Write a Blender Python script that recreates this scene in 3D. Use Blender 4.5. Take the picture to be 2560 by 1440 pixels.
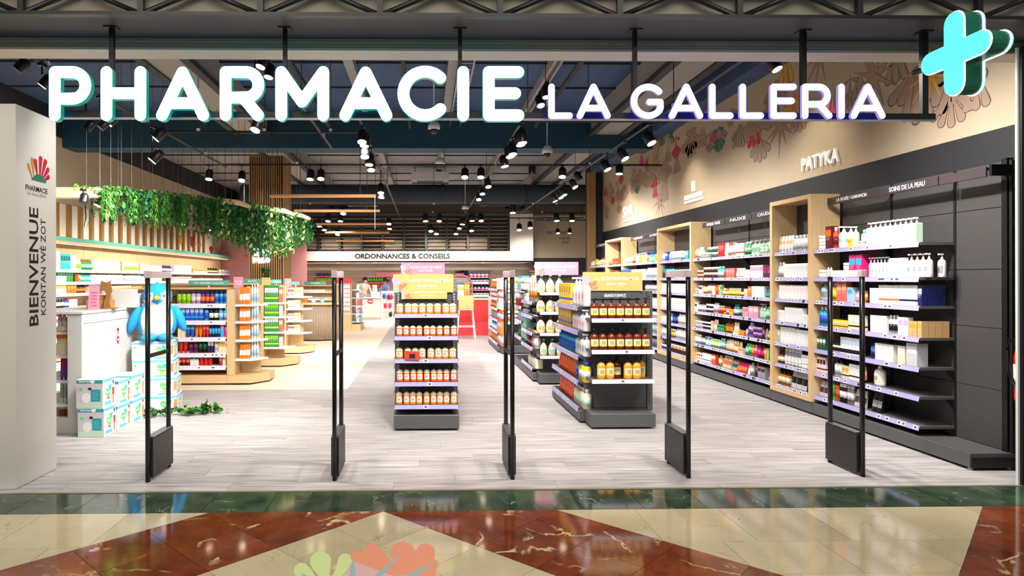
import bpy, math, random
from mathutils import Vector, Matrix, Euler
R = random.Random(7)
PI = math.pi
sc = bpy.context.scene
for o in list(bpy.data.objects):
    bpy.data.objects.remove(o)
COL = sc.collection.objects

# ------------------------------------------------------------------ camera, world, exposure
F = 1620.0; PSI = math.radians(1.05); ROLL = math.radians(0.11); EYE = 1.55
CX = 1063 + F * math.tan(PSI); CY = 697.0
FW = Vector((math.sin(PSI), math.cos(PSI), 0)); RT = Vector((math.cos(PSI), -math.sin(PSI), 0)); UP = Vector((0, 0, 1))
R2 = RT * math.cos(ROLL) - UP * math.sin(ROLL); U2 = RT * math.sin(ROLL) + UP * math.cos(ROLL)
CAM = Vector((0, 0, EYE))
cd = bpy.data.cameras.new('camera'); cam = bpy.data.objects.new('camera', cd); COL.link(cam)
cam.matrix_world = Matrix(((R2.x, U2.x, -FW.x, 0), (R2.y, U2.y, -FW.y, 0), (R2.z, U2.z, -FW.z, EYE), (0, 0, 0, 1)))
cd.sensor_width = 36; cd.lens = 36 * F / 2560
cd.shift_x = (1280 - CX) / 2560; cd.shift_y = (CY - 720) / 2560
cd.clip_start = 0.05; cd.clip_end = 200
sc.camera = cam
sc.view_settings.view_transform = 'Standard'; sc.view_settings.look = 'None'
sc.view_settings.exposure = 0.0; sc.view_settings.gamma = 1.0; sc.view_settings.use_curve_mapping = False
w = bpy.data.worlds.new('world'); sc.world = w; w.use_nodes = True
w.node_tree.nodes['Background'].inputs[0].default_value = (0.75, 0.78, 0.85, 1)
w.node_tree.nodes['Background'].inputs[1].default_value = 0.30
SPOT_W = 520.0      # shop track lamps
MALL_W = 290.0       # mall ceiling light
def area(name, loc, rot, sx, sy, watts, col):
    l = bpy.data.lights.new(name, 'AREA'); l.shape = 'RECTANGLE'; l.size = sx; l.size_y = sy; l.energy = watts; l.color = col
    o = bpy.data.objects.new(name, l); COL.link(o); o.location = loc; o.rotation_euler = rot
    return o
area('mall_ceiling_light', (0.5, 1.0, 5.4), (math.radians(14), 0, 0), 7, 2.5, MALL_W, (1.0, 0.9, 0.76))
area('mall_side_light', (-3.2, 0.6, 4.6), (math.radians(50), 0, math.radians(-8)), 2.5, 1.2, 45, (1.0, 0.88, 0.7))

# pixel (photograph, 2560x1440) -> world point on a real plane; used to read off measured sizes
def ray(px, py): return FW + R2 * ((px - CX) / F) - U2 * ((py - CY) / F)
def fl(px, py, z=0.0):
    r = ray(px, py); return CAM + r * ((z - EYE) / r.z)
def pX(px, py, X):
    r = ray(px, py); return CAM + r * (X / r.x)
def pY(px, py, Y):
    r = ray(px, py); return CAM + r * (Y / r.y)

# ------------------------------------------------------------------ materials
def lin(c):
    out = []
    for v in c:
        v = v / 255.0
        out.append(v / 12.92 if v <= 0.04045 else ((v + 0.055) / 1.055) ** 2.4)
    return (out[0], out[1], out[2], 1.0)
MATS = {}
def mat(name, rgb=(200, 200, 200), rough=0.5, metal=0.0, emit=0.0, ecol=None, trans=0.0, noise=0.0, nscale=30.0, bump=0.0, rnd=0.0, stretch=None, coat=0.0, alpha=1.0, ior=1.45):
    if name in MATS: return MATS[name]
    m = bpy.data.materials.new(name); m.use_nodes = True; MATS[name] = m
    nt = m.node_tree; b = nt.nodes['Principled BSDF']
    b.inputs['Base Color'].default_value = lin(rgb); b.inputs['Roughness'].default_value = rough; b.inputs['Metallic'].default_value = metal
    b.inputs['Transmission Weight'].default_value = trans; b.inputs['Coat Weight'].default_value = coat; b.inputs['Alpha'].default_value = alpha; b.inputs['IOR'].default_value = ior
    if emit:
        b.inputs['Emission Color'].default_value = lin(ecol or rgb); b.inputs['Emission Strength'].default_value = emit
    if noise or bump or rnd:
        tc = nt.nodes.new('ShaderNodeTexCoord'); mp = nt.nodes.new('ShaderNodeMapping')
        nt.links.new(tc.outputs['Object'], mp.inputs[0])
        if stretch: mp.inputs['Scale'].default_value = stretch
        nz = nt.nodes.new('ShaderNodeTexNoise'); nz.inputs['Scale'].default_value = nscale; nz.inputs['Detail'].default_value = 5
        oi = nt.nodes.new('ShaderNodeObjectInfo')
        mu = nt.nodes.new('ShaderNodeMath'); mu.operation = 'MULTIPLY'; mu.inputs[1].default_value = 37.0
        nt.links.new(oi.outputs['Random'], mu.inputs[0])
        cb = nt.nodes.new('ShaderNodeCombineXYZ')
        for k in range(3): nt.links.new(mu.outputs[0], cb.inputs[k])
        nt.links.new(cb.outputs[0], mp.inputs['Location'])
        nt.links.new(mp.outputs[0], nz.inputs['Vector'])
        if noise or rnd:
            hs = nt.nodes.new('ShaderNodeHueSaturation'); hs.inputs['Color'].default_value = lin(rgb)
            mr = nt.nodes.new('ShaderNodeMapRange'); mr.inputs[1].default_value = 0.3; mr.inputs[2].default_value = 0.7
            mr.inputs[3].default_value = 1 - noise; mr.inputs[4].default_value = 1 + noise
            nt.links.new(nz.outputs[0], mr.inputs[0])
            m2 = nt.nodes.new('ShaderNodeMapRange'); m2.inputs[3].default_value = 1 - rnd; m2.inputs[4].default_value = 1 + rnd
            nt.links.new(oi.outputs['Random'], m2.inputs[0])
            mm = nt.nodes.new('ShaderNodeMath'); mm.operation = 'MULTIPLY'
            nt.links.new(mr.outputs[0], mm.inputs[0]); nt.links.new(m2.outputs[0], mm.inputs[1])
            nt.links.new(mm.outputs[0], hs.inputs['Value']); nt.links.new(hs.outputs[0], b.inputs['Base Color'])
        if bump:
            bp = nt.nodes.new('ShaderNodeBump'); bp.inputs['Strength'].default_value = bump; bp.inputs['Distance'].default_value = 0.004
            nt.links.new(nz.outputs[0], bp.inputs['Height']); nt.links.new(bp.outputs[0], b.inputs['Normal'])
    return m

def marble(name, base, dark, vein, vs, vamt, rough, vscale=2.2):
    m = bpy.data.materials.new(name); m.use_nodes = True; MATS[name] = m
    nt = m.node_tree; N = nt.nodes.new; L = nt.links.new; b = nt.nodes['Principled BSDF']
    tc = N('ShaderNodeTexCoord'); oi = N('ShaderNodeObjectInfo'); mu = N('ShaderNodeMath'); mu.operation = 'MULTIPLY'; mu.inputs[1].default_value = 53.0
    L(oi.outputs['Random'], mu.inputs[0]); cb = N('ShaderNodeCombineXYZ')
    for k in range(3): L(mu.outputs[0], cb.inputs[k])
    ad = N('ShaderNodeVectorMath'); ad.operation = 'ADD'; L(tc.outputs['Object'], ad.inputs[0]); L(cb.outputs[0], ad.inputs[1])
    n1 = N('ShaderNodeTexNoise'); n1.inputs['Scale'].default_value = vs; n1.inputs['Detail'].default_value = 8; n1.inputs['Roughness'].default_value = 0.65; L(ad.outputs[0], n1.inputs['Vector'])
    cr = N('ShaderNodeMapRange'); cr.inputs[1].default_value = 0.3; cr.inputs[2].default_value = 0.7; L(n1.outputs[0], cr.inputs[0])
    mx = N('ShaderNodeMix'); mx.data_type = 'RGBA'; mx.inputs[6].default_value = lin(dark); mx.inputs[7].default_value = lin(base); L(cr.outputs[0], mx.inputs[0])
    # veins: thin ridge of a distorted noise
    n2 = N('ShaderNodeTexNoise'); n2.inputs['Scale'].default_value = vscale; n2.inputs['Detail'].default_value = 6; n2.inputs['Distortion'].default_value = 0.6; L(ad.outputs[0], n2.inputs['Vector'])
    s = N('ShaderNodeMath'); s.operation = 'SUBTRACT'; s.inputs[1].default_value = 0.5; L(n2.outputs[0], s.inputs[0])
    a = N('ShaderNodeMath'); a.operation = 'ABSOLUTE'; L(s.outputs[0], a.inputs[0])
    v = N('ShaderNodeMapRange'); v.inputs[1].default_value = 0.002; v.inputs[2].default_value = vamt; v.inputs[3].default_value = 1; v.inputs[4].default_value = 0; L(a.outputs[0], v.inputs[0])
    n3 = N('ShaderNodeTexNoise'); n3.inputs['Scale'].default_value = 4.0; L(ad.outputs[0], n3.inputs['Vector'])
    g = N('ShaderNodeMapRange'); g.inputs[1].default_value = 0.5; g.inputs[2].default_value = 0.62; L(n3.outputs[0], g.inputs[0])
    vm = N('ShaderNodeMath'); vm.operation = 'MULTIPLY'; L(v.outputs[0], vm.inputs[0]); L(g.outputs[0], vm.inputs[1])
    m2 = N('ShaderNodeMix'); m2.data_type = 'RGBA'; L(vm.outputs[0], m2.inputs[0]); L(mx.outputs[2], m2.inputs[6]); m2.inputs[7].default_value = lin(vein)
    hs = N('ShaderNodeHueSaturation'); L(m2.outputs[2], hs.inputs['Color'])
    m3 = N('ShaderNodeMapRange'); m3.inputs[3].default_value = 0.85; m3.inputs[4].default_value = 1.1; L(oi.outputs['Random'], m3.inputs[0]); L(m3.outputs[0], hs.inputs['Value'])
    L(hs.outputs[0], b.inputs['Base Color']); b.inputs['Roughness'].default_value = rough
    return m

PAL = dict(white=(236, 236, 234), cream=(232, 220, 188), grey=(150, 150, 152), silver=(196, 198, 202), black=(22, 22, 24), navy=(24, 34, 92), blue=(28, 84, 200), sky=(60, 170, 225),
    paleblue=(165, 205, 232), teal=(16, 110, 116), mint=(140, 214, 190), turquoise=(60, 190, 180), green=(44, 150, 70), darkgreen=(26, 84, 52), lime=(150, 212, 40), sage=(142, 186, 150), palegreen=(196, 226, 204), olive=(150, 138, 40),
    yellow=(242, 206, 48), gold=(216, 164, 40), amber=(206, 124, 24), orange=(238, 120, 28), tangerine=(236, 82, 34), peach=(244, 190, 150), coral=(242, 110, 96), red=(208, 30, 36), maroon=(110, 28, 32),
    pink=(244, 150, 176), palepink=(246, 212, 216), hotpink=(232, 38, 118), magenta=(176, 28, 112), plum=(96, 32, 72), purple=(112, 48, 140), lilac=(188, 164, 222), brown=(120, 60, 24), darkbrown=(62, 26, 14), tan=(206, 168, 118), paletan=(228, 204, 168),
    honey=(226, 150, 40), clear=(236, 214, 170), label=(234, 216, 164))
WORDS = dict(paleblue='pale blue', palegreen='pale green', palepink='pale pink', darkgreen='dark green', hotpink='hot pink', darkbrown='dark brown', paletan='pale tan', sky='sky blue', clear='clear', label='buff')
def pm(c):
    if c in ('amber_glass',): return mat('p_amber_glass', (120, 44, 10), 0.08, trans=0.25, coat=0.5)
    if c == 'honey_glass': return mat('p_honey_glass', (250, 166, 56), 0.08, trans=0.05, coat=0.5)
    if c == 'orange_glass': return mat('p_orange_glass', (250, 118, 44), 0.08, trans=0.05, coat=0.5)
    if c == 'clear_glass': return mat('p_clear_glass', (240, 214, 160), 0.06, trans=0.5, coat=0.5)
    return mat('p_' + c, PAL[c], 0.38, noise=0.03, nscale=40)
def cw(c): return {'amber_glass': 'amber glass', 'honey_glass': 'honey coloured', 'orange_glass': 'orange', 'clear_glass': 'clear'}.get(c, WORDS.get(c, c))

WOOD = mat('oak_veneer', (212, 180, 134), 0.45, noise=0.08, nscale=6, stretch=(9, 9, 0.7), bump=0.05)
WOODH = mat('oak_veneer_across', (210, 177, 131), 0.45, noise=0.08, nscale=6, stretch=(0.7, 9, 9), bump=0.05)
WOODD = mat('oak_slat_wood', (158, 118, 70), 0.5, noise=0.1, nscale=6, stretch=(9, 9, 0.6))
DARK = mat('charcoal_metal', (84, 83, 84), 0.42, noise=0.04, nscale=90, bump=0.03)
DARK2 = mat('charcoal_back_panel', (68, 66, 67), 0.5, noise=0.05, nscale=90)
SLOT = mat('slot_black', (8, 8, 8), 0.7)
SLOTW = mat('slot_bright', (205, 205, 205), 0.4)
BLACK = mat('black_metal', (16, 16, 18), 0.4)
BLACKG = mat('black_gloss', (14, 12, 12), 0.22)
RAIL = mat('lilac_price_rail', (172, 164, 214), 0.3, coat=0.3)
RAILW = mat('white_price_rail', (226, 222, 238), 0.3)
TAGW = mat('tag_white', (240, 240, 238), 0.5); TAGK = mat('tag_print', (84, 84, 90), 0.6)
WHITE = mat('white_laminate', (206, 206, 203), 0.4, noise=0.015, nscale=8)
BEIGE = mat('beige_paint', (188, 172, 148), 0.75, noise=0.03, nscale=3)
CREAMW = mat('cream_wall_paint', (206, 194, 176), 0.7, noise=0.02, nscale=3)
ANTH = mat('anthracite_paint', (40, 41, 46), 0.6, noise=0.05, nscale=12)
CEILF = mat('ceiling_paint_blue_sign_bloom', (62, 84, 122), 0.8, noise=0.1, nscale=4)  # the sign's blue lens bloom painted into the front ceiling colour
CEIL = mat('dark_ceiling_paint', (150, 147, 150), 0.8, noise=0.1, nscale=4)
CEILL = mat('grey_beam_paint', (150, 146, 142), 0.8, noise=0.05, nscale=4)
DUCTF = mat('beam_paint_teal_sign_bloom', (26, 66, 88), 0.7, noise=0.08, nscale=5)  # the sign's teal lens bloom painted into the cross beam colour
DUCT = mat('dark_duct_paint', (48, 54, 62), 0.7, noise=0.08, nscale=5)
STEEL = mat('galvanised_steel', (150, 152, 155), 0.35, metal=0.8)
WMET = mat('white_metal', (230, 230, 230), 0.35)
LAMP = mat('lamp_glow', (255, 244, 222), 0.3, emit=9.0, ecol=(255, 226, 184))
TXTK = mat('ink_black', (24, 22, 22), 0.6); TXTW = mat('print_white', (246, 244, 240), 0.5)
GLASSC = mat('clear_acrylic', (248, 244, 246), 0.08, trans=0.55, ior=1.3)
TEALS = mat('mint_sign', (92, 166, 148), 0.5); YELS = mat('yellow_sign', (220, 186, 112), 0.5); PINKS = mat('pink_sign', (222, 146, 168), 0.5); ORAS = mat('apricot_sign', (246, 190, 120), 0.5)

# ------------------------------------------------------------------ mesh builder
class MB:
    def __init__(s): s.v = []; s.f = []; s.m = []; s.sm = []
    def q(s, pts, m=0, smooth=False):
        b = len(s.v); s.v += [tuple(p) for p in pts]; s.f.append(tuple(range(b, b + len(pts)))); s.m.append(m); s.sm.append(smooth); return s
    def box(s, x0, x1, y0, y1, z0, z1, m=0, mf=None):
        if x0 > x1: x0, x1 = x1, x0
        if y0 > y1: y0, y1 = y1, y0
        b = len(s.v)
        s.v += [(x0, y0, z0), (x1, y0, z0), (x1, y1, z0), (x0, y1, z0), (x0, y0, z1), (x1, y0, z1), (x1, y1, z1), (x0, y1, z1)]
        for k, f in enumerate(((0, 3, 2, 1), (4, 5, 6, 7), (0, 1, 5, 4), (1, 2, 6, 5), (2, 3, 7, 6), (3, 0, 4, 7))):
            s.f.append(tuple(b + i for i in f)); s.m.append(mf[k] if mf else m); s.sm.append(False)
        return s
    def cbox(s, x0, x1, y0, y1, z0, z1, c=0.004, m=0):   # chamfered box
        for a in (0,):
            P = []
            for (zz, i) in ((z0, c), (z0 + c, 0), (z1 - c, 0), (z1, c)):
                P.append([(x0 + i + (c if i == 0 else 0) * 0, y0 + i, zz), (x1 - i, y0 + i, zz), (x1 - i, y1 - i, zz), (x0 + i, y1 - i, zz)])
            b = len(s.v)
            for ring in P: s.v += ring
            for r in range(3):
                for k in range(4):
                    k2 = (k + 1) % 4
                    s.f.append((b + r * 4 + k, b + r * 4 + k2, b + r * 4 + 4 + k2, b + r * 4 + 4 + k)); s.m.append(m); s.sm.append(False)
            s.f.append((b + 3, b + 2, b + 1, b)); s.m.append(m); s.sm.append(False)
            s.f.append((b + 12, b + 13, b + 14, b + 15)); s.m.append(m); s.sm.append(False)
        return s
    def lathe(s, prof, n=10, ms=0, cx=0, cy=0, sx=1.0, sy=1.0, smooth=True):
        b = len(s.v); k = len(prof)
        for (r, z) in prof:
            for i in range(n):
                a = 2 * PI * i / n
                s.v.append((cx + r * math.cos(a) * sx, cy + r * math.sin(a) * sy, z))
        for j in range(k - 1):
            mm = ms[j] if isinstance(ms, (list, tuple)) else ms
            for i in range(n):
                i2 = (i + 1) % n
                s.f.append((b + j * n + i, b + j * n + i2, b + (j + 1) * n + i2, b + (j + 1) * n + i)); s.m.append(mm); s.sm.append(smooth)
        s.f.append(tuple(b + i for i in reversed(range(n)))); s.m.append(ms[0] if isinstance(ms, (list, tuple)) else ms); s.sm.append(False)
        s.f.append(tuple(b + (k - 1) * n + i for i in range(n))); s.m.append(ms[-1] if isinstance(ms, (list, tuple)) else ms); s.sm.append(False)
        return s
    def tube(s, pts, r=0.01, n=6, m=0):
        pts = [Vector(p) for p in pts]; b = len(s.v); rings = len(pts)
        for i, p in enumerate(pts):
            d = (pts[min(i + 1, rings - 1)] - pts[max(i - 1, 0)]).normalized()
            u = d.cross(Vector((0, 0, 1)) if abs(d.z) < 0.9 else Vector((1, 0, 0))).normalized(); v = d.cross(u)
            rr = r[i] if isinstance(r, (list, tuple)) else r
            for k in range(n):
                a = 2 * PI * k / n; s.v.append(tuple(p + u * (rr * math.cos(a)) + v * (rr * math.sin(a))))
        for i in range(rings - 1):
            for k in range(n):
                k2 = (k + 1) % n
                s.f.append((b + i * n + k, b + i * n + k2, b + (i + 1) * n + k2, b + (i + 1) * n + k)); s.m.append(m); s.sm.append(n > 4)
        s.f.append(tuple(b + i for i in range(n))); s.m.append(m); s.sm.append(False)
        s.f.append(tuple(b + (rings - 1) * n + i for i in reversed(range(n)))); s.m.append(m); s.sm.append(False)
        return s
    def ell(s, c, r, m=0, n=14, k=9, rot=None, mf=None):
        c = Vector(c); M = Euler(rot).to_matrix() if rot else Matrix.Identity(3); b = len(s.v)
        for j in range(k + 1):
            t = PI * j / k
            for i in range(n):
                a = 2 * PI * i / n
                p = M @ Vector((r[0] * math.sin(t) * math.cos(a), r[1] * math.sin(t) * math.sin(a), -r[2] * math.cos(t)))
                s.v.append(tuple(c + p))
        for j in range(k):
            for i in range(n):
                i2 = (i + 1) % n
                f = (b + j * n + i, b + j * n + i2, b + (j + 1) * n + i2, b + (j + 1) * n + i)
                cc = sum((Vector(s.v[q]) for q in f), Vector()) / 4
                s.f.append(f); s.m.append(mf(cc) if mf else m); s.sm.append(True)
        return s
    def prism(s, poly, fn, d0, d1, mf=0, ms=0, mb=None):
        """closed 2D outline; fn(u,v,d) -> 3D; d0 front, d1 back"""
        n = len(poly); b = len(s.v)
        s.v += [tuple(fn(u, v, d0)) for u, v in poly] + [tuple(fn(u, v, d1)) for u, v in poly]
        s.f.append(tuple(range(b, b + n))); s.m.append(mf); s.sm.append(False)
        s.f.append(tuple(range(b + 2 * n - 1, b + n - 1, -1))); s.m.append(ms if mb is None else mb); s.sm.append(False)
        for i in range(n):
            j = (i + 1) % n
            s.f.append((b + i, b + n + i, b + n + j, b + j)); s.m.append(ms); s.sm.append(False)
        return s
    def mesh(s, name, mats):
        me = bpy.data.meshes.new(name); me.from_pydata(s.v, [], s.f)
        for m in (mats if isinstance(mats, (list, tuple)) else [mats]): me.materials.append(m)
        if len(me.polygons) == len(s.m):
            me.polygons.foreach_set('material_index', s.m); me.polygons.foreach_set('use_smooth', s.sm)
        me.update(); return me

def fixn(me):
    import bmesh
    bm = bmesh.new(); bm.from_mesh(me); bmesh.ops.recalc_face_normals(bm, faces=bm.faces); bm.to_mesh(me); bm.free(); return me

LABELS = {}
def ob(name, data, parent=None, loc=None, rot=None, label=None, cat=None, group=None, kind=None):
    o = bpy.data.objects.new(name, data); COL.link(o)
    if parent is not None: o.parent = parent
    if loc is not None: o.location = loc
    if rot is not None: o.rotation_euler = rot
    if label: o['label'] = label
    if cat: o['category'] = cat
    if group: o['group'] = group
    if kind: o['kind'] = kind
    return o
def thing(name, label, cat, loc=(0, 0, 0), rotz=0, group=None):
    return ob(name, None, None, loc, (0, 0, rotz), label, cat, group)
def part(name, mb, mats, parent, loc=None, rot=None, kind=None, label=None):
    return ob(name, mb.mesh(name, mats), parent, loc, rot, label=label, kind=kind)
def struct(name, mb, mats, parent=None):
    return ob(name, mb.mesh(name, mats), parent, kind='structure' if parent is None else None)
FITS = []
FACE = {'Y-': (PI / 2, 0, 0), 'X-': (PI / 2, 0, -PI / 2), 'X+': (PI / 2, 0, PI / 2)}
def text(s, parent, loc, rot, m, width=None, height=None, ext=0.0008, bold=0.0, align='CENTER', name='lettering'):
    cu = bpy.data.curves.new(name, 'FONT'); cu.body = s; cu.size = 1.0; cu.extrude = ext; cu.offset = bold; cu.align_x = align; cu.align_y = 'CENTER'; cu.resolution_u = 2
    cu.materials.append(m)
    o = ob(name, cu, parent, loc, rot); FITS.append((o, width, height)); return o
def ribbon(pts, wdt, caps=8):
    """round-capped stroke outline around a 2D polyline"""
    n = len(pts); L_ = []; R_ = []
    h = wdt / 2
    for i in range(n):
        a = Vector(pts[max(i - 1, 0)]); b = Vector(pts[min(i + 1, n - 1)]); p = Vector(pts[i]); d = (b - a).normalized(); nn = Vector((-d.y, d.x))
        if 0 < i < n - 1:
            d1 = (p - a).normalized(); nn1 = Vector((-d1.y, d1.x)); c = max(0.5, nn.dot(nn1)); k = h / c
        else: k = h
        L_.append(p + nn * k); R_.append(p - nn * k)
    def cap(p, d):
        a0 = math.atan2(d.y, d.x) + PI / 2
        return [p + Vector((math.cos(a0 - PI * t / caps), math.sin(a0 - PI * t / caps))) * h for t in range(1, caps)]
    e = Vector(pts[-1]); s0 = Vector(pts[0])
    return [tuple(q) for q in L_ + cap(e, (e - Vector(pts[-2])).normalized()) + R_[::-1] + cap(s0, (s0 - Vector(pts[1])).normalized())]
def arc(cx, cy, r, a0, a1, n=14, ry=None):
    return [(cx + r * math.cos(math.radians(a0 + (a1 - a0) * i / n)), cy - (ry or r) * math.sin(math.radians(a0 + (a1 - a0) * i / n))) for i in range(n + 1)]
def drop(cx, cy, L, wd, ang, n=9):
    """teardrop petal outline from (cx,cy) outwards"""
    c, s_ = math.cos(ang), math.sin(ang); pts = [(0, 0)]
    for i in range(n + 1):
        a = -PI / 2 + PI * i / n
        pts.append((L - wd / 2 + wd / 2 * math.cos(a), wd / 2 * math.sin(a)))
    return [(cx + x * c - y * s_, cy + x * s_ + y * c) for x, y in pts]
ORD = 'first second third fourth fifth sixth seventh eighth ninth tenth eleventh twelfth thirteenth fourteenth fifteenth sixteenth seventeenth eighteenth nineteenth twentieth'.split()
def ordw(i):
    if i < 20: return ORD[i]
    t = ['twenty', 'thirty', 'forty', 'fifty']; 
    return t[(i + 1) // 10 - 2] + ('-' + ORD[(i + 1) % 10 - 1] if (i + 1) % 10 else 'th')

# ------------------------------------------------------------------ products
CACHE = {}
KIND = dict(carton=('carton', 'carton'), bottle=('bottle', 'bottle'), pump=('pump_bottle', 'pump bottle'), tube=('cream_tube', 'tube'), jar=('cream_jar', 'jar'), dropper=('dropper_bottle', 'small bottle'),
            pouch=('sachet', 'pouch'), can=('spray_can', 'spray can'), square=('square_pump_bottle', 'square pump bottle'), jug=('wide_pump_bottle', 'wide pump bottle'), bag=('soft_bag', 'bag'))
def proto(kind, W, D, H, c1, c2, c3, split):
    key = (kind, round(W, 3), round(D, 3), round(H, 3), c1, c2, c3, split)
    if key in CACHE: return CACHE[key]
    mats = [pm(c1), mat('p_pale_panel', (216, 218, 223), .4) if kind == 'carton' and c2 in ('silver', 'grey') and c1 in ('white', 'cream', 'silver') else pm(c2 or c1), pm(c3 or c2 or c1), TAGK, mat('p_fine_print', (188, 188, 194), 0.5), mat('p_clear_shoulder', (255, 240, 214), 0.06, trans=0.1, coat=.5), pm('yellow')]
    r = W / 2; sy = D / W; A = MB(); C = MB(); Lb = MB(); cap = 'cap'
    n = 12 if W > 0.05 else 8
    if kind in ('carton',):
        if c3:
            z1, z2 = H * 0.2, H * 0.3
            A.box(-r, r, -D / 2, D / 2, 0, z1, 0).box(-r, r, -D / 2, D / 2, z1, z2, 2).box(-r, r, -D / 2, D / 2, z2, H, 0)
        else:
            A.box(-r, r, -D / 2, D / 2, 0, H, 0)
        e = 0.0006
        if c2:
            A.box(-r * 0.86, r * 0.86, -D / 2 - e, -D / 2, H * 0.56, H * 0.84, 1)
        for zz in (0.5, 0.42):
            A.box(-r * 0.6, r * (0.5 if zz > 0.45 else 0.2), -D / 2 - e, -D / 2, H * zz - H * 0.012, H * zz + H * 0.012, 4)
        A.q([(-r, -D / 2, H), (r, -D / 2, H), (r, -D / 2, H), (-r, -D / 2, H)], 0) if False else None
    elif kind in ('bottle', 'dropper', 'can'):
        if kind == 'bottle':
            pr = [(r * 0.92, 0), (r, H * 0.02), (r, H * 0.2), (r * 1.005, H * 0.2), (r * 1.005, H * 0.55), (r, H * 0.55), (r, H * 0.68), (r * 0.86, H * 0.76), (r * 0.45, H * 0.8)]
            cp = [(r * 0.52, H * 0.8), (r * 0.52, H * 0.99), (r * 0.46, H)]
        elif kind == 'dropper':
            pr = [(r * 0.94, 0), (r, H * 0.02), (r, H * 0.15), (r * 1.01, H * 0.15), (r * 1.01, H * 0.5), (r, H * 0.5), (r, H * 0.6), (r * 0.5, H * 0.68)]
            cp = [(r * 0.55, H * 0.68), (r * 0.55, H * 0.84), (r * 0.3, H * 0.86), (r * 0.26, H * 0.99), (r * 0.15, H)]
        else:
            pr = [(r * 0.92, 0), (r, H * 0.02), (r, H * 0.25), (r * 1.01, H * 0.25), (r * 1.01, H * 0.6), (r, H * 0.6), (r, H * 0.76), (r * 0.9, H * 0.79)]
            cp = [(r * 0.88, H * 0.79), (r * 0.88, H * 0.95), (r * 0.7, H)]
        A.lathe(pr, n, [0, 0, 0, 1, 0, 0, 0, 0][:len(pr) - 1], sy=sy); C.lathe(cp, n, 2, sy=sy if kind != 'dropper' else 1)
    elif kind in ('pump', 'jug', 'square'):
        cap = 'pump'
        if kind == 'square':
            A.cbox(-r, r, -D / 2, D / 2, 0, H * 0.78, 0.006, 0)
            Lb.box(-r * 0.9, r * 0.9, -D / 2 - 0.0008, -D / 2, H * 0.08, H * 0.72, 1)
            for q in range(5): Lb.box(-r * 0.7, r * (0.6 - 0.15 * (q % 3)), -D / 2 - 0.0014, -D / 2 - 0.0008, H * (0.18 + 0.1 * q), H * (0.195 + 0.1 * q), 4)
        else:
            sh = 0.62 if kind == 'pump' else 0.58
            pr = [(r * 0.9, 0), (r, H * 0.02), (r, H * 0.13), (r, H * (sh - 0.04)), (r * 0.97, H * sh), (r * 0.8, H * (sh + 0.08)), (r * 0.42, H * (sh + 0.13)), (r * 0.3, H * (sh + 0.16))]
            if kind == 'jug': pr = [(r * 0.85, 0), (r * 0.98, H * 0.03), (r, H * 0.3), (r * 0.94, H * 0.48), (r * 0.78, H * 0.6), (r * 0.5, H * 0.7), (r * 0.3, H * 0.76), (r * 0.28, H * 0.78)]
            A.lathe(pr, n, [0, 0, 0, 5, 5, 5, 5] if c1 in ('honey_glass', 'orange_glass') and c2 == 'white' else 0, sy=sy)
            # label wraps the front
            a0 = (42 if c1 in ('honey_glass', 'orange_glass') and c2 == 'white' else 62) if kind == 'pump' else 40; zl0, zl1 = (0.17, 0.5) if kind == 'pump' else (0.2, 0.4)
            rr = r * 1.012; m_ = 8
            for q in range(m_):
                t0 = math.radians(-90 - a0 + 2 * a0 * q / m_); t1 = math.radians(-90 - a0 + 2 * a0 * (q + 1) / m_)
                for (za, zb, mm) in ((zl0, zl0 + 0.05, 6 if c2 == 'label' else 1), (zl0 + 0.05, zl1, 1)):
                    Lb.q([(rr * math.cos(t0), rr * math.sin(t0) * sy, H * za), (rr * math.cos(t1), rr * math.sin(t1) * sy, H * za), (rr * math.cos(t1), rr * math.sin(t1) * sy, H * zb), (rr * math.cos(t0), rr * math.sin(t0) * sy, H * zb)], mm)
            for q in range(3): Lb.box(-r * 0.45, r * 0.4, -rr * sy - 0.001, -rr * sy * 0.985, H * (0.28 + 0.06 * q), H * (0.295 + 0.06 * q), 3 if kind == 'pump' else 4)
        b0 = H * (0.78 if kind != 'jug' else 0.77)
        cr = max(r * 0.3, 0.009)
        C.lathe([(cr, b0), (cr, b0 + H * 0.07), (cr * 0.4, b0 + H * 0.08), (cr * 0.4, b0 + H * 0.14)], 8, 2)
        C.box(-cr * 0.8, cr * 0.8, -r * 0.85 * min(1, sy * 1.3) - 0.004, cr, H * 0.935, H, 2)
    elif kind == 'tube':
        nn = 10; zc = H * 0.16
        C.lathe([(r * 0.7, 0), (r * 0.72, zc)], nn, 2, sy=sy)
        ring = []
        for j, (z, kx, ky) in enumerate(((zc, 0.85, 0.85), (zc + 0.02 * H, 0.92, 0.92), (H * 0.5, 0.97, 0.62), (H * 0.72, 1, 0.4), (H, 1.0, 0.04))):
            for i in range(nn):
                a = 2 * PI * i / nn; A.v.append((r * kx * math.cos(a), r * sy * ky * math.sin(a), z))
            if j:
                for i in range(nn):
                    i2 = (i + 1) % nn
                    A.f.append(((j - 1) * nn + i, (j - 1) * nn + i2, j * nn + i2, j * nn + i)); A.m.append(1 if j == 3 else 0); A.sm.append(True)
    elif kind == 'jar':
        A.lathe([(r * 0.9, 0), (r, H * 0.06), (r, H * 0.55), (r * 0.94, H * 0.6)], n, [0, 1 if c2 else 0, 0], sy=1); C.lathe([(r, H * 0.6), (r, H * 0.96), (r * 0.94, H)], n, 2, sy=1); cap = 'lid'
    elif kind in ('pouch', 'bag'):
        k = 0.5 if kind == 'pouch' else 0.9
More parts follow.
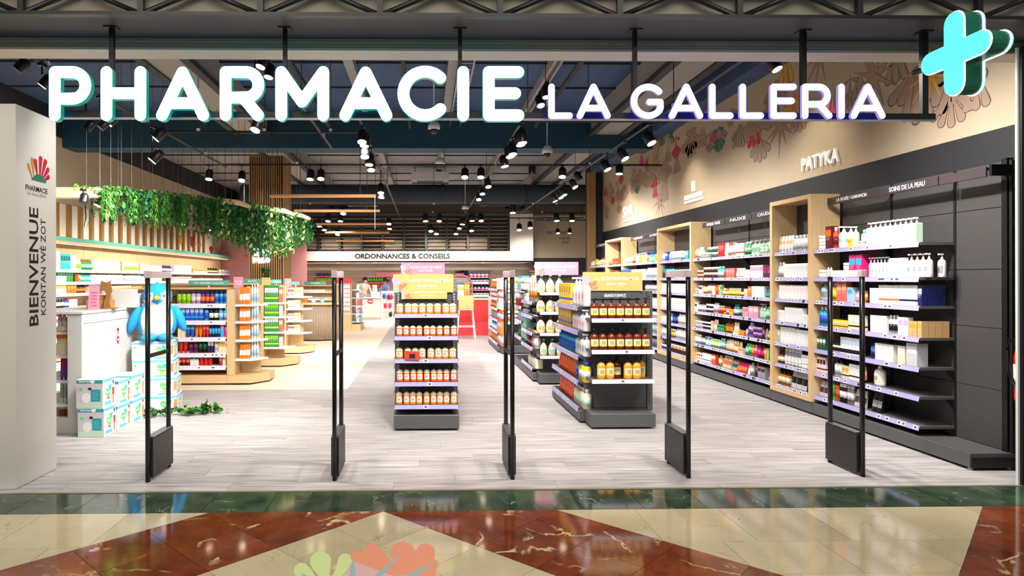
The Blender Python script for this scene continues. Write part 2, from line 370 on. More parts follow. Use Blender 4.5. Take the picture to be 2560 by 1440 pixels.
        for j, (z, t) in enumerate(((0, 1.0), (H * 0.25, 1.0), (H * 0.6, 0.7), (H * 0.9, 0.2), (H, 0.03))):
            y = D / 2 * t * k; lean = 0.02 * z / H
            A.v += [(-r, -y + lean, z), (0, -y * 1.3 + lean, z), (r, -y + lean, z), (r, y + lean, z), (0, y * 1.3 + lean, z), (-r, y + lean, z)]
            if j:
                for i in range(6):
                    i2 = (i + 1) % 6
                    A.f.append(((j - 1) * 6 + i, (j - 1) * 6 + i2, j * 6 + i2, j * 6 + i)); A.m.append(1 if (j == 2 and i < 2) else (2 if j == 4 else 0)); A.sm.append(False)
    kn = KIND[kind][0]
    if not split:
        b = len(A.v)
        for X in (C, Lb):
            b = len(A.v); A.v += X.v; A.f += [tuple(i + b for i in f) for f in X.f]; A.m += X.m; A.sm += X.sm
        res = (A.mesh(kn, mats), [])
    else:
        ch = []
        if C.f: ch.append((cap, C.mesh(cap, mats)))
        if Lb.f: ch.append(('label', Lb.mesh('label', mats)))
        res = (A.mesh(kn, mats), ch)
    CACHE[key] = res
    return res
GOODS = []
AREA = ['carton', 'carton', 'bottle', 'bottle']
def put(kind, pos, rz, W, D, H, c1, c2, c3, shelf, order, split=False, tilt=0, back=False):
    me, ch = proto(kind, W, D, H, c1, c2, c3, split)
    kw = KIND[kind][1] if kind not in ('carton', 'bottle') else AREA[1 if kind == 'carton' else 3]
    o = ob(KIND[kind][0] if kind not in ('carton', 'bottle') else AREA[0 if kind == 'carton' else 2], me, None, pos, (0, tilt, rz))
    for nm, m2 in ch: ob(nm, m2, o)
    look = cw(c1) + ' ' + kw
    if kind == 'carton':
        if c3: look += ' with %s band' % cw(c3)
        elif c2 and c2 != c1: look += ' with %s panel' % cw(c2)
    elif kind in ('pump', 'jug', 'square'):
        if c2 and c2 != c1: look += ' with %s label' % cw(c2)
        elif c3 and c3 != c1: look += ' with %s pump' % cw(c3)
    elif kind in ('bottle', 'can', 'dropper', 'tube'):
        if c3 and c3 != c1: look += ' with %s cap' % cw(c3)
        elif c2 and c2 != c1: look += ' with %s label' % cw(c2)
    elif kind == 'jar' and c3 and c3 != c1: look += ' with %s lid' % cw(c3)
    if back: look += ' in the row going back'
    GOODS.append((o, look, kw, shelf, order, pos[2], back)); return o
RZ = {'Y-': 0, 'X-': -PI / 2, 'X+': PI / 2}
class Run:
    """products along one shelf; spans are read off the photograph on the shelf's real front plane"""
    def __init__(s, ax, c, z, name): s.ax, s.c, s.z, s.name = ax, c, z, name
    def al(s, px, py):
        p = pY(px, py, s.c) if s.ax == 'Y-' else pX(px, py, s.c)
        return (p.x if s.ax == 'Y-' else p.y), p.z
    def pos(s, a, d):
        if s.ax == 'Y-': return (a, s.c + d, s.z)
        return (s.c + d, a, s.z) if s.ax == 'X-' else (s.c - d, a, s.z)
    def add(s, kind, x0, x1, n, ytop, c1, c2=None, c3=None, stack=1, rows=1, dep=None, fill=0.93, split=None, inset=0.012, jit=0.0):
        if stack > 1 and kind == 'jar' and inset > .06: inset = .06
        ym = 700
        a0, _ = s.al(x0, ym); a1, _ = s.al(x1, ym); zt = s.al((x0 + x1) / 2, ytop)[1]
        H0 = max(zt - s.z, 0.03) / stack
        mw = H0 * dict(bottle=.55, pump=.55, jug=.75, jar=1.5, carton=1.0, tube=.5, dropper=.5, can=.45, square=.5, pouch=1.1, bag=2.0)[kind]
        if s.ax == 'X-' and abs(a1 - a0) / n > mw * 1.25: n = max(n, int(round(abs(a1 - a0) / mw)))
        st = (a1 - a0) / n; W = round(max(abs(st) * fill, 0.012), 3); H = round(max(zt - s.z, 0.03) / stack, 3)
        D = dep or (min(W, 0.09) if kind not in ('carton', 'pouch', 'bag') else min(max(W * 0.8, 0.04), 0.12))
        D = round(D, 3)
        if kind == 'jar': W = min(W, H * 1.6)
        if split is None: split = abs(x1 - x0) / n >= 11
        for i in range(n):
            for j in range(rows):
                for k in range(stack):
                    a = a0 + st * (i + 0.5) + (R.uniform(-jit, jit) if jit else 0)
                    p = s.pos(a, inset + D / 2 + j * (D + 0.004)); p = (p[0], p[1], s.z + k * H)
                    put(kind, p, RZ[s.ax] + R.uniform(-0.06, 0.06) * (kind not in ('carton', 'square')), W, D, H, c1, c2, c3, s.name, (a if s.ax != 'X-' else -a) + j * 1e-3 + k * 1e-4, split, 0, rows > 1)
        return s
def label_goods():
    groups = {}
    for g in GOODS: groups.setdefault((g[1], g[3]), []).append(g)
    for (look, shelf), L in groups.items():
        L.sort(key=lambda g: g[4])
        cat = L[0][2].split()[-1]
        for i, g in enumerate(L):
            o = g[0]; art = ''
            if len(L) == 1: o['label'] = '%s on the %s' % (look, shelf)
            else:
                o['label'] = '%s, %s from left on %s' % (look, ordw(i), shelf)
                if len(o['label'].split()) > 16: o['label'] = '%s, %s from left, %s' % (look.replace(' coloured', ''), ordw(i), shelf.replace(' the ', ' '))
                if len(o['label'].split()) > 16: o['label'] = '%s, %s from left, %s' % (look.split(' with ')[0], ordw(i), shelf)
                if g[6]: o['label'] = o['label'].replace('from left', 'from front')
            o['category'] = cat
            o['group'] = '%ss on the %s' % (look, shelf)

# ------------------------------------------------------------------ shop shell
GREYF = mat('vinyl_plank_grey', (178, 173, 173), 0.42, noise=0.34, nscale=5, stretch=(0.45, 7, 1), rnd=0.07, bump=0.04)
WOODF = mat('vinyl_plank_oak', (232, 217, 196), 0.42, noise=0.08, nscale=5, stretch=(0.7, 9, 1), rnd=0.04)
JOINT = mat('floor_joint', (120, 114, 110), 0.8)
f = MB(); f.box(-3.9, 5.2, 4.76, 9.0, -0.06, -0.008); floor = struct('floor', f, JOINT)
PW, PL = 0.19, 1.22; row = 0; y = 4.765
pl = MB(); pl.box(0, PL - 0.002, 0, PW - 0.002, -0.008, 0); plm = pl.mesh('plank', GREYF)
while y < 9.0 - 0.01:
    x = -3.9 + (row * 0.47 % PL) - PL
    while x < 5.2:
        o = ob('plank', plm, floor, (x, y, 0))
        x += PL
    y += PW; row += 1
f = MB(); f.box(-7.3, -3.9, 4.76, 9.0, -0.06, 0).box(-1.1, 6.6, y + 0.0, 27, -0.06, 0); struct('floor', f, GREYF)
f = MB(); f.box(-7.3, -1.1, y, 27, -0.06, 0.0); struct('floor', f, WOODF)
# metal threshold strip
struct('trim_1', MB().box(-3.0, 4.62, 4.735, 4.762, -0.05, 0.003), mat('brass_threshold', (170, 156, 124), 0.35, metal=0.6))

wl = struct('wall_left', MB().box(-7.5, -7.2, 4.9, 27, 0, 4.35), BEIGE)
struct('wall_left', MB().box(-7.5, -7.2, 4.9, 27, 4.35, 4.9), ANTH)
wr = struct('wall_right', MB().box(4.85, 5.1, 5.0, 17.6, 2.81, 4.43), BEIGE)
struct('wall_right', MB().box(4.845, 5.1, 5.0, 17.6, 0, 2.81), ANTH)
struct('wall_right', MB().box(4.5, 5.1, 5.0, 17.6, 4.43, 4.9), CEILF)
struct('wall_right', MB().box(6.4, 6.6, 17.6, 27, 0, 4.9), BEIGE)
struct('wall_back', MB().box(-7.3, 6.5, 26.6, 26.9, 0, 4.9), CREAMW)
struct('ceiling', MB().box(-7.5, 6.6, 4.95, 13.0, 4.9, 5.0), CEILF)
struct('ceiling', MB().box(-7.5, 6.6, 13.0, 27, 4.9, 5.0), CEIL)
# corrugated deck seams
for k, yy in enumerate((6.2, 7.4, 8.7, 10.0, 11.3, 14.5, 16.0, 17.5, 19.0, 20.5, 22.0)):
    struct('trim_%d' % (k + 2), MB().box(-7.2, 4.5, yy, yy + 0.03, 4.87, 4.9), DUCT)
# deep beams along the shop and a dark cross beam
for k, (x0, x1) in enumerate(((-3.75, -3.15), (3.35, 3.95))):
    b = MB(); b.box(x0, x1, 5.2, 26.5, 4.45, 4.9, mf=None); struct('ceiling_beam', b, CEILL)
    for xx in (x0 + 0.0, x1 - 0.0):
        b = MB(); b.box(xx - 0.06, xx + 0.06, 5.2, 26.5, 4.42, 4.5); struct('ceiling_beam', b, DUCT)
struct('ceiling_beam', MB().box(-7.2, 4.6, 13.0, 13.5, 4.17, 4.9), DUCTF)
for xx in (-1.2, 0.35, 1.9):
    struct('ceiling_beam', MB().box(xx, xx + 0.14, 5.2, 26.5, 4.74, 4.9), CEIL)

# pillar at the left of the entrance, with printed welcome text on its side
p = MB(); p.cbox(-3.75, -3.02, 4.84, 5.36, 0.0, 2.85, 0.006)
PILL = mat('pillar_paint', (222, 220, 214), 0.55, noise=0.02, nscale=3)
pil = ob('entrance_pillar', p.mesh('entrance_pillar', PILL), None, label='white square welcome pillar at the left edge of the entrance', cat='pillar')
sx = -3.0193
def pt(px, py): q = pX(px, py, sx); return (q.x, q.y, q.z)
a = pt(86, 668); t = text('BIENVENUE', pil, a, None, TXTK, width=(pX(86, 520, sx).z - pX(86, 815, sx).z), height=0.115, bold=0.012)
t.matrix_world = Matrix.Translation(a) @ Matrix(((0, 0, 1, 0), (0, -1, 0, 0), (1, 0, 0, 0), (0, 0, 0, 1))) @ Matrix.Identity(4)
VERT = Matrix(((0, 0, 1), (0, -1, 0), (0, 0, 0)))
def vrot():  # text reading upwards on a face looking to +X:  text x -> +Z, text y -> -Y, normal -> +X
    return Matrix(((0, 0, 1), (-0.0, -1, 0), (1, 0, 0))).to_euler()
t.rotation_euler = vrot()
a = pt(109, 668); t = text('KONTAN W\u00c8 ZOT', pil, a, vrot(), TXTK, width=(pX(109, 548, sx).z - pX(109, 788, sx).z), height=0.082, bold=0.0)
a = pt(92, 474); text('PHARMACIE', pil, a, FACE['X+'], TXTK, width=0.285, height=0.042, bold=0.006)
a = pt(92, 487); text('LA GALLERIA', pil, a, FACE['X+'], mat('ink_grey', (150, 150, 150), 0.6), width=0.25, height=0.026)
lg = MB(); c0 = pX(95, 452, sx)
def lp(u, v, d): return (sx + d, c0.y + u, c0.z + v)
for (ang, L_, wd, mi, du) in ((100, .17, .035, 0, -.05), (118, .13, .03, 0, -.07), (86, .2, .045, 1, .02), (68, .2, .045, 1, .03), (50, .16, .04, 1, .04), (104, .17, .04, 1, 0), (30, .12, .035, 1, .05)):
    lg.prism(drop(du, 0.0, L_, wd, math.radians(ang)), lp, 0.003, 0.0006, mi, mi)
lg.prism([(-.09, 0), (-.02, .05), (.05, .05), (.11, 0)], lp, 0.004, 0.0006, 2, 2)
part('logo', lg, [mat('logo_ochre', (200, 150, 50)), mat('logo_crimson', (190, 36, 62)), mat('logo_teal', (40, 120, 100))], pil)

# ------------------------------------------------------------------ mall side: marble floor
RED = marble('red_marble', (150, 76, 42), (98, 44, 26), (226, 208, 160), 5.0, 0.02, 0.07)
CRM = marble('cream_marble', (212, 200, 166), (192, 178, 140), (170, 140, 92), 2.0, 0.004, 0.09)
GRN = marble('green_marble', (76, 96, 74), (26, 42, 34), (150, 170, 140), 5.0, 0.006, 0.08, 3.0)
mf = MB(); mf.box(-6, 7, -1.0, 4.74, -0.08, -0.014); mall = struct('floor', mf, mat('tile_grout', (140, 126, 104), 0.8))
mf = MB(); mf.box(-6, 7, -1.0, 2.35, -0.014, 0.0); struct('floor', mf, CRM)
def clip(poly, a, b, c):   # keep a*x+b*y<=c
    out = []
    for i in range(len(poly)):
        p, q = poly[i], poly[(i + 1) % len(poly)]; dp = a * p[0] + b * p[1] - c; dq = a * q[0] + b * q[1] - c
        if dp <= 0: out.append(p)
        if dp * dq < 0:
            t = dp / (dp - dq); out.append((p[0] + (q[0] - p[0]) * t, p[1] + (q[1] - p[1]) * t))
    return out
XA, YA = -0.281, 4.327
def tile(poly, m, extra=()):
    for c in [(0, 1, YA), (0, -1, -2.35), (1, 0, 5.2), (-1, 0, 4.2)] + list(extra):
        poly = clip(poly, *c)
        if len(poly) < 3: return
    A_ = abs(sum(poly[i][0] * poly[(i + 1) % len(poly)][1] - poly[(i + 1) % len(poly)][0] * poly[i][1] for i in range(len(poly)))) / 2
    if A_ < 0.0004: return
    cx = sum(p[0] for p in poly) / len(poly); cy = sum(p[1] for p in poly) / len(poly)
    g = 0.002; ins = []
    for (x, y) in poly:
        d = math.hypot(x - cx, y - cy) or 1; ins.append((x - (x - cx) / d * g - cx, y - (y - cy) / d * g - cy))
    me = MB().prism(ins, lambda u, v, d: (u, v, d), 0.0, -0.014, 0, 0)
    ob('tile', fixn(me.mesh('tile', m)), mall, (cx, cy, 0))
S = 0.58
def st_cell(s0, s1, t0, t1):
    r = []
    for (s_, t_) in ((s0, t0), (s1, t0), (s1, t1), (s0, t1)):
        r.append((XA + (s_ + t_) / 2, YA + (s_ - t_) / 2))
    return r
for i in range(-9, 9):
    for j in range(-9, 12):
        s0, s1, t0, t1 = i * S, (i + 1) * S, j * S, (j + 1) * S
        c = st_cell(s0, s1, t0, t1)
        if s1 <= 0.01 and t0 >= -0.01: tile(c, CRM)
        elif s1 <= 0.01 and -2 * S - 0.01 <= t0 < 0 and t1 <= 0.01: tile(c, RED)
        elif t0 >= -0.01 and -0.01 <= s0 and s1 <= 2 * S + 0.01: tile(c, RED, [(-1, 1, -(-1 * 0) + 4.11 - XA + YA - 0.0 if False else 99)])
        elif t0 >= 7 * S - 0.01 and s0 >= 2 * S - 0.01: tile(c, RED)
TR = 7 * S
ys = [2.35, 2.63, 3.05, 3.36, 3.78, YA]
for r_ in range(len(ys) - 1):
    x = -4.2 - 0.21 * (r_ % 2)
    while x < 5.2:
        c = [(x, ys[r_]), (x + 0.56, ys[r_]), (x + 0.56, ys[r_ + 1]), (x, ys[r_ + 1])]
        tile(c, CRM, [(1, -1, XA - YA - 2 * S)])                         # left triangle: t < -2S
        tile(c, CRM, [(-1, -1, -(XA + YA + 2 * S)), (1, -1, XA - YA + TR)])   # right triangle
        x += 0.56
x = -4.0
while x < 5.2:
    me = MB(); me.box(0.002, 0.423, 0, 4.733 - YA - 0.003, -0.014, 0)
    ob('tile', me.mesh('tile', GRN), mall, (x - 0.05, YA + 0.002, 0)); x += 0.425
# leaf light projected on the floor, painted as thin coloured shapes
def fp(u, v): q = fl(620 + u / 4, 1320 + v / 4); return (q.x, q.y)
gobo = thing('floor_projection', 'pastel leaf light pattern projected on the cream marble diamond', 'projection', (fp(1100, 520)[0], fp(1100, 520)[1], 0))
bx, by = gobo.location.x, gobo.location.y
def projection(name, shapes, col, h):
    mb = MB()
    for k, sh in enumerate(shapes):
        mb.prism([(fp(u, v)[0] - bx, fp(u, v)[1] - by) for u, v in sh], lambda u, v, d: (u, v, d), h + 0.00005 * k, 0.0002, 0, 0)
    o = ob(name, fixn(mb.mesh(name, mat('projection_' + name, col, 0.3))), gobo)
def dp(cx, cy, tx, ty, wd):
    a = math.atan2(ty - cy, tx - cx); return drop(cx, cy, math.hypot(tx - cx, ty - cy), wd, a, 12)
projection('green_leaf', [dp(800, 620, 700, 235, 215), dp(800, 640, 1010, 265, 150), dp(800, 660, 480, 375, 160), dp(820, 680, 1145, 380, 150), dp(800, 700, 330, 560, 150)], (214, 232, 160), 0.0004)
projection('coral_leaf', [dp(1560, 480, 1160, 200, 200), dp(1560, 480, 1540, 135, 260), dp(1560, 480, 1840, 180, 200), dp(1560, 480, 1895, 345, 140), dp(1600, 480, 1880, 430, 170), dp(1560, 520, 1030, 262, 110),
    [(1400, 360), (1640, 330), (1760, 430), (1640, 480), (1420, 470)]], (240, 156, 124), 0.0006)
projection('lilac_leaf', [[(985, 430), (1040, 340), (1120, 310), (1200, 312), (1270, 350), (1330, 395), (1420, 405), (1500, 430), (1570, 480), (1640, 560), (1500, 640), (1100, 640), (980, 560)]], (222, 184, 184), 0.0008)
for sp_ in ([[(1010, 500), (1050, 295), (1085, 500)], [(1240, 500), (1540, 245), (1330, 490)], [(1500, 510), (1915, 320), (1680, 480)], [(590, 500), (515, 452), (660, 500)], [(1930, 490), (2110, 462), (2040, 500)]]): projection('blue_spike', [sp_], (150, 190, 200), 0.001)

# ------------------------------------------------------------------ facade: soffit, truss, lintel, jamb
struct('wall_facade', MB().box(-6, 7, 4.42, 4.9, 3.36, 3.9), mat('soffit_paint', (62, 64, 72), 0.55, noise=0.05, nscale=10))
struct('wall_facade', MB().box(-6, 7, 4.405, 4.42, 3.352, 6.2), mat('facade_panel', (128, 123, 111), 0.7, noise=0.05, nscale=6))
sh = thing('shutter_housing', 'pale green ribbed shutter housing above the entrance', 'shutter', (0.8, 4.9, 3.27))
part('housing', MB().box(-4.6, 3.95, 0, 0.22, 0.018, 0.13), mat('shutter_paint', (134, 144, 126), 0.5, noise=0.03), sh)
for k in range(3): part('rib', MB().box(-4.6, 3.95, -0.006, 0, 0.03 + 0.03 * k, 0.042 + 0.03 * k), MATS['shutter_paint'], sh)
part('bottom_bar', MB().box(-4.6, 3.95, -0.008, 0.2, 0, 0.018), mat('shutter_bar', (190, 184, 168), 0.4), sh)
tr = thing('lattice_truss', 'black steel lattice truss along the top of the facade', 'truss', (0.5, 4.35, 3.303))
part('bottom_chord', MB().box(-6, 6, -0.025, 0.025, 0, 0.024), BLACK, tr); part('top_chord', MB().box(-6, 6, -0.025, 0.025, 0.175, 0.2), BLACK, tr)
for k, xx in enumerate([pY(353 + 299 * i, 40, 4.35).x - 0.5 for i in range(-3, 11)]):
    part('vertical', MB().box(xx - 0.019, xx + 0.019, -0.018, 0.018, 0.022, 0.177), BLACK, tr)
    for s_ in (-1, 1):
        part('diagonal', MB().tube([(xx + s_ * 0.02, 0.0, 0.022), (xx + s_ * 0.40, 0.0, 0.18)], 0.018, 6), BLACK, tr)
gp = MB().box(4.44, 4.62, 4.74, 4.775, 0, 3.27); struct('trim_20', gp, BLACK)
struct('trim_21', MB().box(4.425, 4.44, 4.76, 4.78, 0, 3.27), mat('pale_edge_trim', (206, 214, 208), 0.3))
struct('wall_facade', MB().box(4.62, 7, 4.74, 4.775, 0, 3.9), ANTH)
struct('wall_facade', MB().box(-6, -3.74, 4.9, 5.3, 0, 3.9), ANTH)

# ------------------------------------------------------------------ lit sign
SY = 4.60
GLOW1 = mat('sign_face_cyan', (225, 255, 255), 0.3, emit=4.2, ecol=(118, 255, 252))
SIDE1 = mat('sign_return_teal', (0, 120, 104), 0.3, emit=0.55, ecol=(0, 170, 140))
GLOW2 = mat('sign_face_white', (255, 250, 255), 0.3, emit=4.4, ecol=(138, 132, 255))
SIDE2 = mat('sign_return_violet', (170, 160, 225), 0.3, emit=0.5, ecol=(150, 140, 255))
BACK1 = mat('added_back_glow_teal', (0, 130, 150), 0.4, emit=3, ecol=(0, 150, 200))  # glow added on the letter backs to tint ceiling and beams
BACK2 = mat('added_back_glow_blue', (60, 70, 220), 0.4, emit=3, ecol=(40, 60, 255))  # same added back glow, blue for the smaller letters
sg = thing('illuminated_sign', 'large glowing pharmacy name sign hung across the entrance', 'sign', (-0.4, SY + 0.08, 2.72))
so = sg.location
def sf(u, v, d):
    q = pY(u, v, SY); return (q.x - so.x, SY + d - so.y, q.z - so.z)
def letter(strokes, wd, m):
    mb = MB(); parts_ = []
    for s_ in strokes:
        cur = [s_[0]]
        for i in range(1, len(s_)):
            cur.append(s_[i])
            if i < len(s_) - 1:
                a_ = Vector(s_[i]) - Vector(s_[i - 1]); b_ = Vector(s_[i + 1]) - Vector(s_[i])
                if a_.length < 0.5: continue
                if b_.length > 0.5 and a_.angle(b_) > math.radians(24): parts_.append(cur); cur = [s_[i]]
        parts_.append(cur)
    for k, s_ in enumerate(parts_):
        ol = ribbon([(x, y) for x, y in s_], wd)
        mb.prism(ol, sf, -0.0003 * k, (0.045 if wd > 25 else 0.025) + 0.0003 * k, 0, 1, 2)
    ob('letter', fixn(mb.mesh('letter', m)), sg)
T1, B1 = 180, 288; G1 = [GLOW1, SIDE1, BACK1]; G2 = [GLOW2, SIDE2, BACK2]
letter([[(137, B1), (137, T1), (180, T1)] + arc(180, 213.5, 33.5, 88, -88, 12) + [(180, 247), (140, 247)]], 29.5, G1)
letter([[(266, T1), (266, B1)], [(351, T1), (351, B1)], [(266, 233), (351, 233)]], 29.5, G1)
letter([[(405, 288), (456, 181)], [(456, 181), (508, 288)], [(425, 258), (488, 258)]], 29.5, G1)
letter([[(564, B1), (564, T1), (614, T1)] + arc(614, 212, 32, 88, -88, 12) + [(614, 244), (566, 244)], [(608, 244), (645, 288)]], 29.5, G1)
letter([[(703, B1), (703, T1)], [(703, T1), (755, 254)], [(755, 254), (808, T1)], [(808, T1), (808, B1)]], 29.5, G1)
letter([[(863, 288), (914, 181)], [(914, 181), (966, 288)], [(883, 258), (946, 258)]], 29.5, G1)
letter([arc(1063, 233.5, 54.5, 46, 314, 26)], 29.5, G1)
letter([[(1158, T1), (1158, B1)]], 29.5, G1)
letter([[(1296, T1), (1222, T1), (1222, B1), (1296, B1)], [(1222, 233), (1288, 233)]], 29.5, G1)
t2, b2 = 217, 289
letter([[(1379, t2), (1379, b2), (1424, b2)]], 16, G2)
letter([[(1450, b2), (1484, t2)], [(1484, t2), (1519, b2)], [(1461, 270), (1508, 270)]], 16, G2)
letter([arc(1621, 253, 36, 42, 320, 22) + [(1651, 270), (1651, 255), (1624, 255)]], 16, G2)
letter([[(1681, b2), (1716, t2)], [(1716, t2), (1750, b2)], [(1692, 270), (1740, 270)]], 16, G2)
letter([[(1781, t2), (1781, b2), (1826, b2)]], 16, G2)
letter([[(1857, t2), (1857, b2), (1902, b2)]], 16, G2)
letter([[(1984, t2), (1934, t2), (1934, b2), (1984, b2)], [(1934, 252), (1979, 252)]], 16, G2)
letter([[(2013, b2), (2013, t2), (2047, t2)] + arc(2047, 239, 22, 88, -88, 10) + [(2047, 261), (2015, 261)], [(2047, 261), (2073, b2)]], 16, G2)
letter([[(2104, t2), (2104, b2)]], 16, G2)
letter([[(2135, b2), (2170, t2)], [(2170, t2), (2206, b2)], [(2147, 270), (2194, 270)]], 16, G2)
q0, q1 = pY(150, 291, SY + 0.09), pY(2337, 292, SY + 0.09)
part('sign_rail', MB().box(q0.x - so.x, q1.x - so.x, 0.0, 0.05, q1.z - 0.022 - so.z, q1.z + 0.022 - so.z), BLACK, sg)
part('rail_edge', MB().box(q0.x - so.x, q1.x - so.x, -0.002, 0.045, q1.z - 0.028 - so.z, q1.z - 0.0222 - so.z), STEEL, sg)
for px, hw in ((280, .016), (713, .014), (1150, .014), (1587, .014), (2008, .018), (2310, .022)):
    xx = pY(px, 200, SY + 0.1).x
    h = part('hanger', MB().box(xx - hw - so.x, xx + hw - so.x, 0.005, 0.04, q1.z - so.z, 3.36 - so.z), BLACK, sg)
    part('foot_plate', MB().box(xx - 0.045 - so.x, xx + 0.045 - so.x, -0.02, 0.06, 3.352 - so.z, 3.36 - so.z), BLACK, h)
# pharmacy cross, a blade sign square to the facade
cr = thing('cross_sign', 'glowing turquoise pharmacy cross on a bracket at the upper right', 'sign', (3.306, 3.915, 2.925))
GX = mat('cross_face', (90, 226, 222), 0.3, emit=0.95, ecol=(86, 236, 230)); GXC = mat('cross_core', (150, 240, 236), 0.3, emit=1.2, ecol=(150, 245, 240))
def crossol(r, h):
    P = []
    for k in range(4):
        a = PI / 2 * k
        e = (r * math.cos(a), r * math.sin(a))
        t_ = Vector((math.cos(a), math.sin(a))); n_ = Vector((-t_.y, t_.x))
        c = t_ * (r - h)
        P += [tuple(t_ * h * 1.02 - n_ * h)]
        for q in range(9):
            an = -PI / 2 + PI * q / 8; P.append(tuple(c + t_ * (h * math.cos(an)) + n_ * (h * math.sin(an))))
    return P
fx = lambda u, v, d: (d, u, v)
for xo, nm in ((-0.07, 'face'), (0.066, 'face')):
    ob(nm, fixn(MB().prism(crossol(0.254, 0.067), fx, xo, xo + 0.012, 0, 0).mesh(nm, GX)), cr)
ob('casing', fixn(MB().prism(crossol(0.2525, 0.0655), fx, -0.055, 0.06, 0, 0).mesh('casing', mat('cross_casing', (8, 92, 70), 0.35))), cr)
for xo in (-0.058, 0.058):
    ob('neon_edge', fixn(MB().prism(crossol(0.26, 0.0725), fx, xo, xo + 0.008, 0, 0).mesh('neon_edge', mat('neon_white', (235, 250, 250), 0.3, emit=1.6))), cr)
part('bracket', MB().tube([(0.285, 0.775, 0.13), (0.03, 0.25, 0.01)], 0.02, 6), BLACK, cr)

# ------------------------------------------------------------------ shelving builders
TAG = MB(); TAG.box(-0.024, 0.024, -0.003, 0, -0.018, 0.02, 0).box(-0.014, 0.014, -0.0036, -0.003, -0.008, 0.012, 1)
TAGM = TAG.mesh('price_tag', [TAGW, TAGK])
def shelf_part(root, ax, c, a0, a1, z, depth, ntag, m=None, rail=RAIL, th=0.025, lip=0.042, tilt=0.0, full=None, seed=0, tags=None):
    """a shelf board with a price rail; the front lies on plane c, seen from the side ax"""
    lo, hi = min(a0, a1), max(a0, a1); rx, ry, rz_ = root.location; L_ = hi - lo
    sh = ob('shelf', MB().box(0, L_ if full is None else full, 0.004, depth, -th, 0).mesh('shelf', m or DARK), root)
    # local frame: x along (left to right as seen), y inwards
    if ax == 'Y-': sh.location = (lo - rx, c - ry, z - rz_)
    elif ax == 'X-': sh.location = (c - rx, hi - ry, z - rz_); sh.rotation_euler = (0, 0, -PI / 2)
    else: sh.location = (c - rx, lo - ry, z - rz_); sh.rotation_euler = (0, 0, PI / 2)
    rl = MB(); rl.q([(0.004, -0.012, -lip), (L_ - 0.004, -0.012, -lip), (L_ - 0.004, -0.002, 0.004), (0.004, -0.002, 0.004)]).box(0.004, L_ - 0.004, -0.004, 0.004, -0.006, 0.004).box(0.004, L_ - 0.004, -0.0125, -0.009, -lip, -lip + 0.006)
    part('price_rail', rl, rail, sh)
    rr = random.Random(seed * 31 + int(z * 100))
    if tags is None: tags = sorted(rr.uniform(0.03, L_ - 0.03) for _ in range(ntag))
    for t_ in tags:
        ob('price_tag', TAGM, sh, (t_, -0.0085, -lip * 0.45), (-0.22, 0, 0))
    return sh
ZS = [1.868, 1.555, 1.298, 1.015, 0.75, 0.49, 0.228]
SN = ['top shelf', 'second shelf', 'third shelf', 'fourth shelf', 'fifth shelf', 'sixth shelf', 'bottom shelf']
def wood_frame(name, label, yf, yn, zt=2.505, nt=9, seed=1):
    X0, X1 = 4.365, 4.70; t = thing(name, label, 'shelving', (X0, (yf + yn) / 2, 0.14), 0, 'shelf bays along the right wall'); ry = t.location.y
    b = 0.055
    part('side_panel', MB().cbox(0, X1 - X0, yn - ry, yn - ry + b, 0.006, zt - 0.14, 0.003), WOOD, t)
    part('side_panel', MB().cbox(0, X1 - X0, yf - ry - b, yf - ry, 0.006, zt - 0.14, 0.003), WOOD, t)
    part('top_panel', MB().box(0, X1 - X0, yn - ry + b, yf - ry - b, zt - 0.14 - 0.05, zt - 0.14), WOODH, t)
    part('bottom_panel', MB().box(0, X1 - X0, yn - ry + b, yf - ry - b, 0.006, 0.06), WOODH, t)
    part('back_panel', MB().box(X1 - X0 - 0.02, X1 - X0, yn - ry + b, yf - ry - b, 0.06, zt - 0.19), DARK2, t)
    part('plinth', MB().box(4.378 - X0, X1 - X0, yn - ry, yf - ry, -0.12, 0.004), DARK, t)
    for z in ZS:
        shelf_part(t, 'X-', 4.40, yf - b - 0.003, yn + b + 0.003, z, 0.27, nt, WOODH if False else DARK, seed=seed)
    return t
